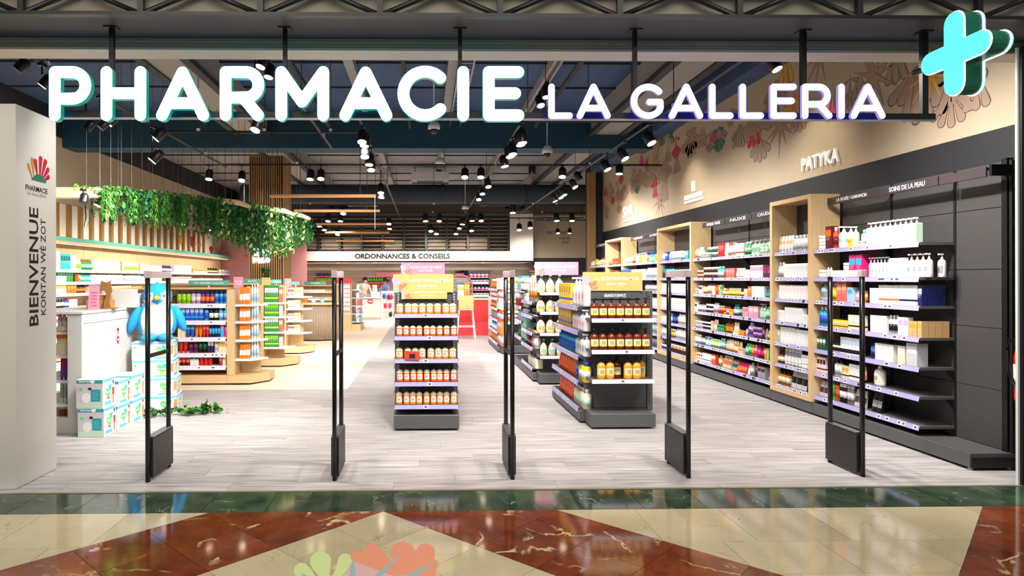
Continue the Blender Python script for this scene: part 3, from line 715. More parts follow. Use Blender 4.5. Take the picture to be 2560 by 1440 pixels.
def dark_bay(name, label, yf, yn, nt, signs=(), shelf_near=None, zt=2.50, seed=2, ends=False, cols=2):
    t = thing(name, label, 'shelving', (4.378, (yf + yn) / 2, 0.0), 0, 'shelf bays along the right wall'); rx, ry = t.location.x, t.location.y
    cut = [yf] + [shelf_near + (yf - shelf_near) * (1 - (k + 1) / cols) for k in range(cols)] if shelf_near else [yf + (yn - yf) * k / cols for k in range(cols + 1)]
    if shelf_near: cut = cut + [yn]
    zc = [0.14, 0.62, 1.13, 1.62, 2.13, zt]
    for k in range(len(cut) - 1):
        for j in range(len(zc) - 1):
            part('back_panel', MB().cbox(4.72 - rx, 4.75 - rx, cut[k + 1] - ry + 0.003, cut[k] - ry - 0.003, zc[j] + 0.002, zc[j + 1] - 0.002, 0.002), DARK2, t)
    for yy in cut[1:]:
        part('upright', MB().box(4.712 - rx, 4.722 - rx, yy - ry - 0.012, yy - ry + 0.012, 0.14, zt), SLOT, t)
    part('plinth', MB().cbox(0, 4.75 - rx, yn - ry + 0.001, yf - ry - 0.001, 0.02, 0.138, 0.004), DARK, t)
    sn = shelf_near or yn + 0.003
    for z in ZS:
        s_ = shelf_part(t, 'X-', 4.40, yf - 0.003, sn, z, 0.31, nt, seed=seed)
        for yy in cut[1:-1] if shelf_near else cut[1:-1]:
            part('bracket', MB().q([(yf - yy, 0.3, -0.025), (yf - yy, 0.3, -0.11), (yf - yy, 0.22, -0.025)]).q([(yf - yy + .004, 0.3, -0.025), (yf - yy + .004, 0.22, -0.025), (yf - yy + .004, 0.3, -0.11)]).q([(yf - yy, 0.3, -0.11), (yf - yy + .004, 0.3, -0.11), (yf - yy + .004, 0.22, -0.025), (yf - yy, 0.22, -0.025)]), BLACK, s_)
    for (px0, px1, py, s_) in signs:
        a0, a1 = pX(px0, py, 4.52).y, pX(px1, py, 4.52).y
        h = part('header_sign', MB().cbox(4.52 - rx, 4.535 - rx, a1 - ry + 0.002, a0 - ry - 0.002, 2.365, 2.445, 0.003).box(4.535 - rx, 4.72 - rx, a1 - ry + 0.02, a1 - ry + 0.04, 2.42, 2.44), mat('header_sign_brown', (58, 50, 52), 0.5), t)
        if s_: text(s_, h, (4.5195 - rx, (a0 + a1) / 2 - ry, 2.405), FACE['X-'], TXTW, width=min(0.62, (a0 - a1) * 0.6), height=0.045, bold=0.006)
    return t
A = dark_bay('shelf_bay', 'nearest charcoal shelf bay with half empty shelves at the shop front', 7.25, 5.13, 8, ((2068, 2195, 505, 'LA ROS\u00c9E / GARANCIA'), (2196, 2345, 450, 'SOINS DE LA PEAU'), (2347, 2465, 430, '')), shelf_near=5.685, seed=3)
ax_, ay_ = A.location.x, A.location.y
part('end_upright', MB().box(4.70 - ax_, 4.755 - ax_, 5.15 - ay_, 5.2 - ay_, 0.02, 2.52), BLACK, A)
part('sign_bracket', MB().box(4.54 - ax_, 4.70 - ax_, 5.11 - ay_, 5.135 - ay_, 2.37, 2.46), BLACK, A)
part('plinth_end', MB().box(0.004, 0.36, -1.06 - 0.012, -1.06 - 0.0, 0.022, 0.1), BLACK, A)
for xx in (0.02, 0.33): part('foot', MB().lathe([(0.02, 0), (0.02, 0.022)], 8, cx=xx, cy=-1.04), STEEL, A)
wood_frame('framed_shelving', 'nearest oak framed shelf unit beside the charcoal end bay', 8.13, 7.257, nt=7, seed=4)
dark_bay('shelf_bay', 'colourful charcoal shelf bay between two oak frames', 10.56, 8.137, 34, ((1756, 1812, 560, 'SENSILIS / NUXE'), (1813, 1878, 548, 'NUXE'), (1879, 1958, 535, 'CAUDALIE')), seed=5)
wood_frame('framed_shelving', 'middle oak framed shelf unit behind the fourth security gate', 12.13, 10.566, zt=2.48, nt=9, seed=6)
dark_bay('shelf_bay', 'charcoal shelf bay left of the middle oak frame', 14.30, 12.14, 16, ((1577, 1614, 600, 'URIAGE'), (1615, 1660, 590, 'AVENE')), seed=7)
wood_frame('framed_shelving', 'farthest oak framed shelf unit near the dark column', 15.64, 14.306, zt=2.465, nt=5, seed=8)
dark_bay('shelf_bay', 'farthest charcoal shelf bay beside the oak edged column', 17.2, 15.65, 7, ((1488, 1528, 625, 'ISDIN'),), seed=9)
# column closing the run
struct('wall_right', MB().box(4.5, 5.1, 17.62, 18.1, 0, 4.9), ANTH)
struct('wall_right', MB().box(4.42, 4.62, 17.45, 17.62, 0, 4.43), WOODD)

def shelf_runs(nm): return [Run('X-', 4.42, z, '%s of %s' % (SN[i], nm)) for i, z in enumerate(ZS)]
r = shelf_runs('nearest dark bay')
s = r[0]
s.add('jar', 2040, 2059, 1, 590, 'white', 'white', 'white', stack=2)
s.add('carton', 2061, 2076, 1, 566, 'maroon', 'orange'); s.add('bottle', 2077, 2086, 1, 568, 'tangerine', 'maroon', 'white')
s.add('pump', 2088, 2106, 1, 566, 'white', 'palegreen', 'white', split=True); s.add('pump', 2107, 2122, 1, 566, 'white', 'palegreen', 'white', split=True); s.add('pump', 2123, 2135, 1, 566, 'cream', 'white', 'white')
s.add('carton', 2119, 2128, 1, 597, 'yellow', 'gold', inset=-0.0, dep=0.03); s.add('bottle', 2137, 2148, 1, 574, 'mint', 'palegreen', 'mint', inset=.05); s.add('bottle', 2149, 2160, 1, 574, 'darkgreen', 'mint', 'palegreen', inset=.05); s.add('jar', 2143, 2155, 1, 602, 'white', 'white', 'silver', inset=0)
s.add('square', 2162, 2288, 10, 550, 'palegreen', 'white', 'white', dep=0.06, split=True)
s = r[1]
s.add('jar', 2040, 2056, 1, 675, 'white', 'white', 'white'); s.add('carton', 2074, 2099, 3, 681, 'paleblue', 'sky'); s.add('dropper', 2060, 2074, 2, 668, 'white', 'silver', 'white')
s.add('jar', 2101, 2119, 1, 657, 'white', 'palegreen', 'white', stack=2); s.add('carton', 2119, 2152, 2, 637, 'hotpink', 'sky', dep=0.15); s.add('pump', 2166, 2218, 6, 643, 'white', 'silver', 'grey', split=True, fill=.8)
s.add('carton', 2220, 2258, 4, 645, 'white', 'palegreen'); s.add('pump', 2261, 2318, 4, 634, 'white', 'silver', 'white', split=True)
s.add('pump', 2305, 2320, 1, 634, 'white', 'grey', 'white', split=True, inset=.12)
s = r[2]
s.add('pump', 2044, 2062, 1, 705, 'paleblue', 'grey', 'silver', split=True); s.add('bottle', 2074, 2085, 1, 706, 'gold', 'yellow', 'silver'); s.add('carton', 2088, 2113, 2, 703, 'coral', 'peach')
s.add('carton', 2114, 2129, 1, 718, 'paleblue', 'sky'); s.add('tube', 2130, 2142, 1, 727, 'pink', 'palepink', 'pink'); s.add('tube', 2142, 2157, 1, 727, 'orange', 'peach', 'orange')
s.add('carton', 2171, 2193, 2, 720, 'white', 'silver'); s.add('carton', 2193, 2244, 4, 713, 'white', 'silver', 'orange'); s.add('carton', 2245, 2290, 5, 713, 'white', 'silver', 'navy'); s.add('carton', 2291, 2302, 1, 713, 'navy', 'silver', rows=4, dep=0.05)
s = r[3]
s.add('bottle', 2043, 2061, 2, 766, 'sky', 'blue', 'white'); s.add('carton', 2076, 2116, 5, 800, 'yellow', 'cream', 'black'); s.add('dropper', 2078, 2112, 4, 782, 'black', 'cream', 'black', inset=.09); s.add('carton', 2117, 2157, 5, 788, 'cream', 'white', 'black')
s.add('carton', 2172, 2213, 3, 789, 'white', 'silver', dep=0.09); s.add('bottle', 2216, 2240, 3, 788, 'white', 'black', 'white'); s.add('carton', 2241, 2267, 2, 793, 'white', 'lilac'); s.add('carton', 2268, 2289, 2, 803, 'tan', 'gold', dep=0.06); s.add('carton', 2290, 2301, 1, 803, 'tan', 'gold', rows=4, dep=0.06)
s = r[4]
s.add('carton', 2039, 2061, 3, 843, 'darkgreen', 'white'); s.add('jar', 2076, 2096, 3, 858, 'gold', 'cream', 'black', stack=2); s.add('carton', 2098, 2150, 6, 845, 'white', 'paleblue', 'black'); s.add('bottle', 2172, 2182, 2, 858, 'blue', 'navy', 'navy')
s.add('carton', 2184, 2230, 4, 860, 'white', 'silver', dep=0.08); s.add('carton', 2240, 2259, 1, 865, 'cream', 'white'); s.add('carton', 2261, 2290, 1, 858, 'silver', 'white', dep=0.1)
s = r[5]
s.add('carton', 2039, 2061, 3, 893, 'palepink', 'black', 'maroon'); s.add('bottle', 2080, 2100, 2, 900, 'white', 'silver', 'black'); s.add('carton', 2101, 2118, 2, 914, 'cream', 'gold', 'black'); s.add('carton', 2119, 2148, 3, 912, 'white', 'silver', 'black'); s.add('tube', 2149, 2158, 1, 917, 'coral', 'peach', 'black')
s.add('pump', 2174, 2198, 1, 908, 'white', 'cream', 'white', split=True)
s = r[6]
s.add('pouch', 2041, 2062, 2, 953, 'silver', 'plum', 'pink'); s.add('can', 2073, 2082, 1, 950, 'lime', 'green', 'darkgreen'); s.add('can', 2083, 2092, 1, 952, 'orange', 'tangerine', 'black'); s.add('can', 2093, 2110, 2, 958, 'black', 'white', 'white'); s.add('can', 2112, 2128, 2, 962, 'grey', 'white', 'silver')
s.add('pouch', 2129, 2157, 3, 975, 'silver', 'plum', 'pink'); s.add('pouch', 2172, 2196, 2, 982, 'black', 'grey', 'black')

r = shelf_runs('nearest oak frame')
r[0].add('tube', 1940, 1978, 5, 590, 'white', 'peach', 'white'); r[0].add('bottle', 1979, 2017, 4, 587, 'white', 'silver', 'white')
r[1].add('bottle', 1940, 1956, 2, 656, 'silver', 'white', 'white'); r[1].add('carton', 1957, 2017, 7, 659, 'white', 'silver')
r[2].add('carton', 1938, 1944, 1, 727, 'white', 'silver'); r[2].add('carton', 1945, 2017, 8, 713, 'white', 'palepink')
r[3].add('carton', 1939, 1958, 3, 775, 'white', 'silver'); r[3].add('carton', 1959, 2004, 5, 769, 'white', 'grey'); r[3].add('carton', 2005, 2017, 1, 787, 'white', 'silver')
r[4].add('carton', 1939, 1947, 1, 824, 'silver', 'white'); r[4].add('carton', 1948, 1985, 4, 818, 'white', 'grey'); r[4].add('carton', 1986, 2017, 3, 825, 'white', 'silver')
r[5].add('dropper', 1940, 1953, 2, 874, 'brown', 'cream', 'black'); r[5].add('tube', 1954, 1996, 5, 868, 'white', 'grey', 'white'); r[5].add('jar', 1998, 2017, 3, 888, 'palepink', 'white', 'white', stack=2)
r[6].add('dropper', 1939, 1968, 3, 923, 'amber', 'cream', 'black', split=True); r[6].add('pouch', 1970, 2010, 3, 926, 'silver', 'black', 'white'); r[6].add('pouch', 2011, 2018, 1, 935, 'black', 'darkgreen', 'black')

r = shelf_runs('colourful middle bay'); X = lambda u: 1730 + u / 7.2; X2 = lambda u: 1730 + u / 6.545
s = r[0]
s.add('bottle', X(20), X(85), 1, 622, 'silver', 'gold', 'white'); s.add('bottle', X(92), X(170), 1, 618, 'paleblue', 'white', 'white'); s.add('jar', X(150), X(300), 2, 632, 'black', 'grey', 'white', inset=0.0); s.add('jar', X(215), X(450), 3, 617, 'black', 'darkgreen', 'white', stack=2, inset=.1)
s.add('carton', X(455), X(555), 3, 608, 'red', 'coral'); s.add('tube', X(556), X(620), 2, 607, 'palepink', 'white', 'white'); s.add('bottle', X(622), X(690), 2, 607, 'peach', 'palepink', 'coral'); s.add('bottle', X(692), X(765), 2, 606, 'white', 'peach', 'peach')
s.add('carton', X(770), X(915), 3, 608, 'white', 'silver', 'red'); s.add('bottle', X(920), X(1025), 2, 604, 'green', 'sage', 'white'); s.add('pump', X(1030), X(1185), 2, 601, 'palegreen', 'sage', 'white'); s.add('pump', X(1190), X(1335), 2, 598, 'sage', 'palegreen', 'silver'); s.add('bottle', X(1340), X(1405), 1, 594, 'white', 'mint', 'white')
s = r[1]
s.add('jar', X(70), X(180), 2, 676, 'black', 'brown', 'white', stack=2); s.add('jar', X(185), X(425), 4, 668, 'brown', 'darkbrown', 'white', stack=2); s.add('bottle', X(430), X(535), 2, 666, 'turquoise', 'white', 'mint'); s.add('jar', X(540), X(600), 1, 676, 'coral', 'red', 'coral'); s.add('carton', X(600), X(745), 3, 670, 'coral', 'pink')
s.add('tube', X(760), X(915), 4, 670, 'white', 'silver', 'palepink'); s.add('carton', X(920), X(1025), 3, 674, 'palepink', 'white'); s.add('carton', X(1028), X(1260), 4, 663, 'palepink', 'pink'); s.add('carton', X(1265), X(1395), 2, 663, 'plum', 'magenta')
s = r[2]
s.add('jar', X(20), X(110), 2, 722, 'black', 'grey', 'white', stack=2); s.add('carton', X(112), X(165), 1, 714, 'white', 'black'); s.add('bottle', X(185), X(245), 1, 712, 'tan', 'peach', 'brown'); s.add('bottle', X(250), X(370), 3, 708, 'palepink', 'tan', 'brown'); s.add('jar', X(340), X(405), 1, 726, 'white', 'white', 'white', inset=0.0)
s.add('carton', X(405), X(458), 1, 712, 'red', 'coral'); s.add('carton', X(460), X(488), 1, 713, 'gold', 'yellow'); s.add('carton', X(490), X(520), 1, 712, 'sage', 'green'); s.add('dropper', X(522), X(562), 1, 720, 'olive', 'cream', 'white'); s.add('dropper', X(565), X(620), 1, 720, 'orange', 'cream', 'gold'); s.add('dropper', X(625), X(845), 5, 720, 'gold', 'yellow', 'cream'); s.add('dropper', X(850), X(908), 1, 720, 'darkbrown', 'cream', 'black')
s.add('carton', X(920), X(985), 2, 722, 'peach', 'cream'); s.add('carton', X(990), X(1050), 1, 716, 'orange', 'tan'); s.add('carton', X(1054), X(1285), 4, 716, 'white', 'silver'); s.add('pump', X(1290), X(1400), 3, 719, 'teal', 'turquoise', 'teal')
s = r[3]
s.add('carton', X2(30), X2(70), 1, 756, 'white', 'black'); s.add('bottle', X2(72), X2(200), 3, 757, 'grey', 'white', 'black'); s.add('jar', X2(205), X2(320), 2, 760, 'silver', 'black', 'white', stack=2); s.add('bottle', X2(325), X2(400), 2, 758, 'palepink', 'grey', 'silver'); s.add('bottle', X2(402), X2(495), 2, 764, 'coral', 'red', 'mint'); s.add('jar', X2(498), X2(530), 1, 766, 'olive', 'gold', 'brown', stack=2); s.add('bottle', X2(532), X2(592), 1, 767, 'coral', 'pink', 'red'); s.add('carton', X2(594), X2(655), 1, 773, 'gold', 'olive')
s.add('bottle', X2(660), X2(735), 1, 761, 'teal', 'white', 'teal'); s.add('bottle', X2(738), X2(775), 1, 772, 'grey', 'darkgreen', 'grey'); s.add('tube', X2(780), X2(812), 1, 767, 'green', 'lime', 'green'); s.add('carton', X2(815), X2(905), 3, 768, 'pink', 'coral'); s.add('carton', X2(907), X2(1065), 2, 766, 'pink', 'palepink', dep=.1); s.add('pump', X2(1080), X2(1175), 2, 760, 'sage', 'palegreen', 'silver'); s.add('bottle', X2(1178), X2(1280), 2, 768, 'sage', 'mint', 'sage')
s = r[4]
s.add('jar', X2(30), X2(145), 2, 802, 'black', 'grey', 'white', stack=2); s.add('jar', X2(148), X2(290), 3, 805, 'brown', 'black', 'white', stack=2); s.add('carton', X2(295), X2(325), 1, 802, 'paletan', 'gold'); s.add('tube', X2(328), X2(390), 1, 799, 'palepink', 'pink', 'palepink'); s.add('carton', X2(392), X2(508), 2, 812, 'green', 'darkgreen'); s.add('pump', X2(515), X2(640), 2, 800, 'brown', 'amber', 'darkbrown')
s.add('tube', X2(648), X2(725), 1, 806, 'paletan', 'palepink', 'peach'); s.add('pouch', X2(640), X2(735), 1, 822, 'palegreen', 'lime', 'palegreen', inset=0); s.add('carton', X2(745), X2(838), 1, 826, 'orange', 'gold'); s.add('tube', X2(842), X2(875), 1, 822, 'lilac', 'white', 'silver'); s.add('bottle', X2(880), X2(965), 1, 806, 'lilac', 'purple', 'silver'); s.add('jar', X2(968), X2(1110), 2, 818, 'purple', 'plum', 'lilac', stack=2); s.add('bottle', X2(1112), X2(1155), 1, 814, 'plum', 'purple', 'black'); s.add('tube', X2(1160), X2(1200), 1, 822, 'sage', 'olive', 'tan'); s.add('dropper', X2(1205), X2(1280), 2, 826, 'olive', 'gold', 'silver')
s = r[5]
s.add('bottle', X2(25), X2(105), 2, 836, 'silver', 'white', 'white'); s.add('bottle', X2(108), X2(190), 2, 839, 'grey', 'silver', 'black'); s.add('jug', X2(192), X2(285), 2, 842, 'paleblue', 'white', 'white'); s.add('bottle', X2(288), X2(430), 3, 848, 'lime', 'white', 'white'); s.add('bottle', X2(434), X2(506), 1, 846, 'turquoise', 'silver', 'silver'); s.add('tube', X2(510), X2(562), 1, 849, 'peach', 'cream', 'coral'); s.add('tube', X2(565), X2(640), 1, 849, 'cream', 'white', 'tangerine'); s.add('tube', X2(643), X2(722), 1, 852, 'cream', 'gold', 'orange'); s.add('tube', X2(724), X2(770), 1, 855, 'cream', 'peach', 'gold')
s.add('carton', X2(750), X2(835), 1, 870, 'peach', 'coral', inset=0); s.add('bottle', X2(840), X2(895), 1, 858, 'turquoise', 'mint', 'mint'); s.add('bottle', X2(898), X2(938), 1, 860, 'lime', 'green', 'lime'); s.add('bottle', X2(940), X2(980), 1, 861, 'gold', 'orange', 'gold'); s.add('bottle', X2(982), X2(1028), 1, 862, 'pink', 'hotpink', 'pink'); s.add('bottle', X2(1030), X2(1085), 1, 862, 'magenta', 'hotpink', 'magenta'); s.add('bottle', X2(1088), X2(1158), 1, 864, 'plum', 'magenta', 'plum'); s.add('carton', X2(1164), X2(1200), 1, 871, 'orange', 'peach'); s.add('carton', X2(1202), X2(1240), 1, 871, 'lime', 'sage'); s.add('carton', X2(1242), X2(1282), 1, 872, 'plum', 'magenta')
s = r[6]
s.add('carton', X2(15), X2(60), 1, 882, 'yellow', 'orange'); s.add('carton', X2(62), X2(155), 3, 882, 'white', 'red', 'red'); s.add('carton', X2(158), X2(298), 4, 884, 'white', 'grey', 'teal'); s.add('carton', X2(300), X2(368), 2, 886, 'tangerine', 'white'); s.add('bottle', X2(400), X2(450), 1, 888, 'tan', 'paletan', 'tan'); s.add('pouch', X2(452), X2(590), 2, 890, 'paletan', 'coral', 'cream'); s.add('pouch', X2(592), X2(690), 1, 899, 'tan', 'teal', 'darkgreen'); s.add('bag', X2(695), X2(870), 1, 905, 'hotpink', 'orange', 'magenta')
s.add('pouch', X2(875), X2(915), 1, 912, 'palegreen', 'white', 'sage'); s.add('bottle', X2(918), X2(968), 1, 906, 'sage', 'palegreen', 'sage'); s.add('bottle', X2(990), X2(1050), 1, 907, 'magenta', 'plum', 'magenta'); s.add('carton', X2(1056), X2(1175), 2, 917, 'grey', 'black'); s.add('pouch', X2(1185), X2(1290), 1, 922, 'lilac', 'coral', 'white')

r = shelf_runs('middle oak frame')
r[0].add('bottle', 1651, 1660, 1, 633, 'white', 'silver', 'white'); r[0].add('carton', 1661, 1668, 1, 630, 'blue', 'white'); r[0].add('bottle', 1669, 1699, 4, 628, 'white', 'paleblue', 'white'); r[0].add('bottle', 1700, 1709, 1, 627, 'grey', 'silver', 'white'); r[0].add('carton', 1710, 1719, 1, 626, 'sky', 'white')
r[1].add('bottle', 1651, 1659, 1, 664, 'teal', 'darkgreen', 'teal'); r[1].add('bottle', 1661, 1680, 2, 666, 'sky', 'white', 'black'); r[1].add('bottle', 1682, 1719, 4, 668, 'white', 'silver', 'black')
r[2].add('carton', 1651, 1719, 9, 709, 'white', 'silver'); r[3].add('carton', 1651, 1719, 8, 745, 'white', 'grey')
r[4].add('carton', 1651, 1668, 2, 790, 'white', 'silver'); r[4].add('bottle', 1669, 1676, 1, 782, 'sky', 'white', 'sky'); r[4].add('bottle', 1677, 1690, 2, 783, 'navy', 'blue', 'navy'); r[4].add('bottle', 1691, 1719, 3, 786, 'white', 'cream', 'white')
r[5].add('bottle', 1651, 1667, 2, 820, 'white', 'paleblue', 'white'); r[5].add('bottle', 1668, 1684, 2, 822, 'olive', 'gold', 'white'); r[5].add('bottle', 1685, 1719, 4, 824, 'white', 'palegreen', 'white')
r[6].add('bottle', 1651, 1668, 2, 858, 'white', 'navy', 'navy'); r[6].add('carton', 1669, 1719, 6, 864, 'white', 'orange', 'orange')
r = shelf_runs('far dark bay')
r[0].add('bottle', 1556, 1578, 5, 643, 'white', 'silver', 'white'); r[0].add('bottle', 1579, 1586, 1, 638, 'tangerine', 'orange', 'white'); r[0].add('pump', 1587, 1594, 1, 634, 'white', 'silver', 'white'); r[0].add('pump', 1595, 1602, 1, 634, 'gold', 'yellow', 'white'); r[0].add('pump', 1603, 1612, 1, 632, 'white', 'cream', 'white'); r[0].add('pump', 1613, 1619, 1, 632, 'gold', 'amber', 'navy'); r[0].add('pump', 1620, 1634, 2, 630, 'sky', 'paleblue', 'blue'); r[0].add('pump', 1635, 1641, 1, 627, 'yellow', 'gold', 'blue')
r[1].add('jar', 1556, 1576, 2, 674, 'blue', 'navy', 'blue'); r[1].add('carton', 1577, 1612, 4, 673, 'silver', 'white'); r[1].add('bottle', 1613, 1641, 4, 669, 'white', 'paleblue', 'white')
for k in range(2, 7):
    r[k].add(('bottle', 'carton', 'pump', 'bottle', 'carton')[k - 2], 1610, 1641, 5, (712, 744, 772, 806, 842)[k - 2], ('white', 'silver', 'white', 'paleblue', 'navy')[k - 2], 'grey', ('lilac', None, 'navy', 'white', None)[k - 2])
r = shelf_runs('farthest oak frame'); r[0].add('bottle', 1518, 1529, 2, 651, 'tangerine', 'coral', 'white'); r[0].add('carton', 1530, 1543, 2, 646, 'tangerine', 'maroon'); r[1].add('bottle', 1518, 1543, 4, 676, 'cream', 'grey', 'brown')
r = shelf_runs('farthest dark bay'); r[0].add('bottle', 1476, 1483, 1, 653, 'palegreen', 'white', 'palegreen'); r[0].add('bottle', 1484, 1490, 1, 648, 'gold', 'yellow', 'lime'); r[0].add('bottle', 1491, 1498, 1, 650, 'white', 'silver', 'lime'); r[0].add('bottle', 1499, 1513, 2, 645, 'white', 'yellow', 'red')

AREA[:] = ['carton', 'carton', 'lotion_bottle', 'bottle']
# ------------------------------------------------------------------ charcoal gondolas
def gondola(label, xc, yf, yp, yend, H, wS, zsE, zsS, sideL=True, tagsE=1, slot=SLOT, sideR=True, seed=11, endz=0.16, nts=4, po=0.04, pw=0.335, so=0.045):
    t = thing('gondola', label, 'shelving', (xc, yp, 0)); t['group'] = 'charcoal gondolas'
    h = wS / 2
    part('end_base', MB().cbox(-h, h, yf - yp, -0.02, 0.02, endz, 0.006), DARK, t)
    part('side_base', MB().cbox(-h - so - .005, h + so + .005, -0.018, yend - yp, 0.02, 0.135, 0.006), DARK, t)
    part('end_panel', MB().box(po - pw + 0.03, po + pw - 0.03, 0.0, 0.02, endz, H), DARK, t)
    for s_ in (-1, 1):
        u = part('upright', MB().cbox(po + s_ * pw - 0.028, po + s_ * pw + 0.028, -0.018, 0.045, 0.135, H, 0.003), DARK, t)
        sl = MB(); z = 0.2
        while z < H - 0.04:
            sl.box(po + s_ * (pw - 0.008) - 0.0065, po + s_ * (pw - 0.008) + 0.0065, -0.0188, -0.0178, z, z + 0.014); z += 0.028
        part('slot_row', sl, slot, u, kind='stuff')
        sl = MB(); z = 0.2
        if s_ < 0:
            while z < H - 0.04:
                sl.box(po - pw - 0.0288, po - pw - 0.028, 0.008, 0.02, z, z + 0.014); z += 0.028
            part('slot_row', sl, SLOT, u, kind='stuff')
    n = max(1, round((yend - yp) / 1.25)); L_ = (yend - yp - 0.05) / n
    for k in range(n):
        y0 = 0.046 + k * L_
        part('spine_panel', MB().box(-0.02, 0.02, y0, y0 + L_ - 0.004, 0.135, H), DARK2, t)
        part('upright', MB().box(-0.04, 0.04, y0 + L_ - 0.025, y0 + L_ + 0.0, 0.135, H + 0.01), DARK, t)
    for k, z in enumerate(zsE):
        shelf_part(t, 'Y-', yf + 0.012, xc - h + 0.004, xc + h - 0.004, z, yp - yf - 0.02, 0, rail=RAILW if slot is SLOT else RAIL, lip=0.038, tags=[h + (0.03 if k % 2 else -0.01)])
    for k in range(n):
        y0 = yp + 0.05 + k * L_
        for z in zsS[k % len(zsS)]:
            if sideL: shelf_part(t, 'X-', xc - h - so, y0 + L_ - 0.006, y0, z, h + 0.02, nts, seed=seed + k, lip=0.05)
            if sideR: shelf_part(t, 'X+', xc + h + so, y0, y0 + L_ - 0.006, z, h + 0.02, 0, seed=seed + k, lip=0.05)
    return t
def panel_sign(name, label, x0, x1, z0, z1, y, col, l1, l2, grp=None, leaf=True, h1=0.2, h2=0.14):
    t = thing(name, label, 'sign', ((x0 + x1) / 2, y, z0)); W = x1 - x0; H = z1 - z0
    part('board', MB().cbox(-W / 2, W / 2, 0, 0.012, 0, H, 0.002), col, t)
    if l1: text(l1, t, (W * 0.07, -0.0006, H * 0.64), FACE['Y-'], TXTW, width=W * 0.74, height=H * h1, bold=0.02)
    if l2: text(l2, t, (W * 0.06, -0.0006, H * 0.36), FACE['Y-'], TXTW, width=W * 0.31, height=H * h2, bold=0.02)
    if leaf:
        lf = MB(); fn = lambda u, v, d: (u, d, v)
        for k, (cx, cz, L_, wd, an, mi) in enumerate(((-.47, .1, .34, .1, 95, 0), (-.47, .2, .3, .09, 70, 0), (-.47, .3, .2, .08, 48, 0), (-.4, .02, .3, .09, 52, 1), (-.4, .02, .22, .08, 78, 1), (-.4, .02, .24, .07, 20, 1), (-.5, .0, .16, .12, 30, 2))):
            lf.prism(drop(cx * W, cz * H, L_ * H * 2.1, wd * H * 2.3, math.radians(an), 6), fn, -0.0008 - k * 0.0001, -0.0001, mi, mi)
        part('leaf_print', lf, [mat('print_lilac', (226, 178, 204)), mat('print_coral', (238, 128, 104)), mat('print_mint', (150, 214, 190))], t)
    if grp: t['group'] = grp
    return t
gondola('charcoal gondola of honey coloured bottles in the centre aisle', 0.01, 6.605, 6.92, 8.45, 1.418, 0.665, [1.19, 0.961, 0.729, 0.492, 0.259], [[1.19, 0.9, 0.62, 0.35]], slot=SLOTW, po=0.0, pw=0.305, so=0.008)
gondola('charcoal gondola of large amber bottles right of the centre aisle', 2.035, 6.62, 6.93, 8.42, 1.415, 0.665, [1.135, 0.811, 0.507], [[1.25, 0.985, 0.715, 0.44, 0.155]], nts=3)
gondola('charcoal gondola of white bottles under the pink favourites sign', 2.0, 9.43, 9.72, 12.05, 1.60, 0.665, [1.345, 1.06, 0.75, 0.416], [[1.2, 0.98, 0.73, 0.5, 0.2], [1.36, 1.08, 0.83, 0.55]], nts=7)
gondola('farthest charcoal gondola of orange and white sun products', 1.87, 13.3, 13.6, 15.6, 1.55, 0.6, [1.31, 1.09, 0.88, 0.65], [[1.33, 1.137, 0.916, 0.677, 0.418, 0.179]], nts=7)
gondola('charcoal gondola behind the honey coloured bottles', -0.03, 9.43, 9.72, 12.05, 1.60, 0.665, [1.345, 1.06], [[1.2, 0.73]], nts=2)
q = lambda px, py, Y: pY(px, py, Y)
panel_sign('topper_sign', 'large yellow selection sign above the honey coloured bottles', q(981, 700, 6.75).x, q(1135, 700, 6.75).x, q(1060, 732, 6.75).z, q(1060, 685, 6.75).z, 6.90, YELS, 'LA S\u00c9LECTION DU MOIS', 'BAD\u00c9 MIREN')
panel_sign('topper_sign', 'small yellow selection sign just above the top row of honey bottles', q(1003, 740, 6.85).x, q(1118, 740, 6.85).x, q(1060, 748, 6.85).z, q(1060, 722, 6.85).z, 6.885, YELS, 'LA S\u00c9LECTION DU MOIS', 'BAD\u00c9 MIREN')
panel_sign('topper_sign', 'pale pink favourites sign behind the yellow sign in the centre', q(1003, 670, 9.6).x, q(1112, 670, 9.6).x, 1.602, q(1060, 657, 9.6).z, 9.6, PINKS, 'NOTRE COUP DE C\u0152UR', 'BODY TONE')
panel_sign('topper_sign', 'yellow selection sign above the large amber bottles', q(1460, 700, 6.85).x, q(1610, 700, 6.85).x, 1.417, q(1530, 680, 6.85).z, 6.9, YELS, 'LA S\u00c9LECTION DU MOIS', 'BAD\u00c9 MIREN')
panel_sign('topper_sign', 'pink favourites sign above the white bottles with green pumps', q(1337, 670, 9.6).x, q(1446, 670, 9.6).x, 1.602, q(1390, 655, 9.6).z, 9.6, PINKS, 'NOTRE COUP DE C\u0152UR', 'BODY TONE')
g = panel_sign('header_strip', 'charcoal header strip reading grands formats above the amber bottles', 1.76, 2.31, 1.33, 1.405, 6.915, DARK, 'GRANDS FORMATS', '', leaf=False)
for ch in g.children:
    if ch.name.startswith('lettering'): ch.location = (0.0, -0.0006, 0.036)
FITS = [(o, (0.235 if o.data.body == 'GRANDS FORMATS' else w_), (0.034 if o.data.body == 'GRANDS FORMATS' else h_)) for o, w_, h_ in FITS]

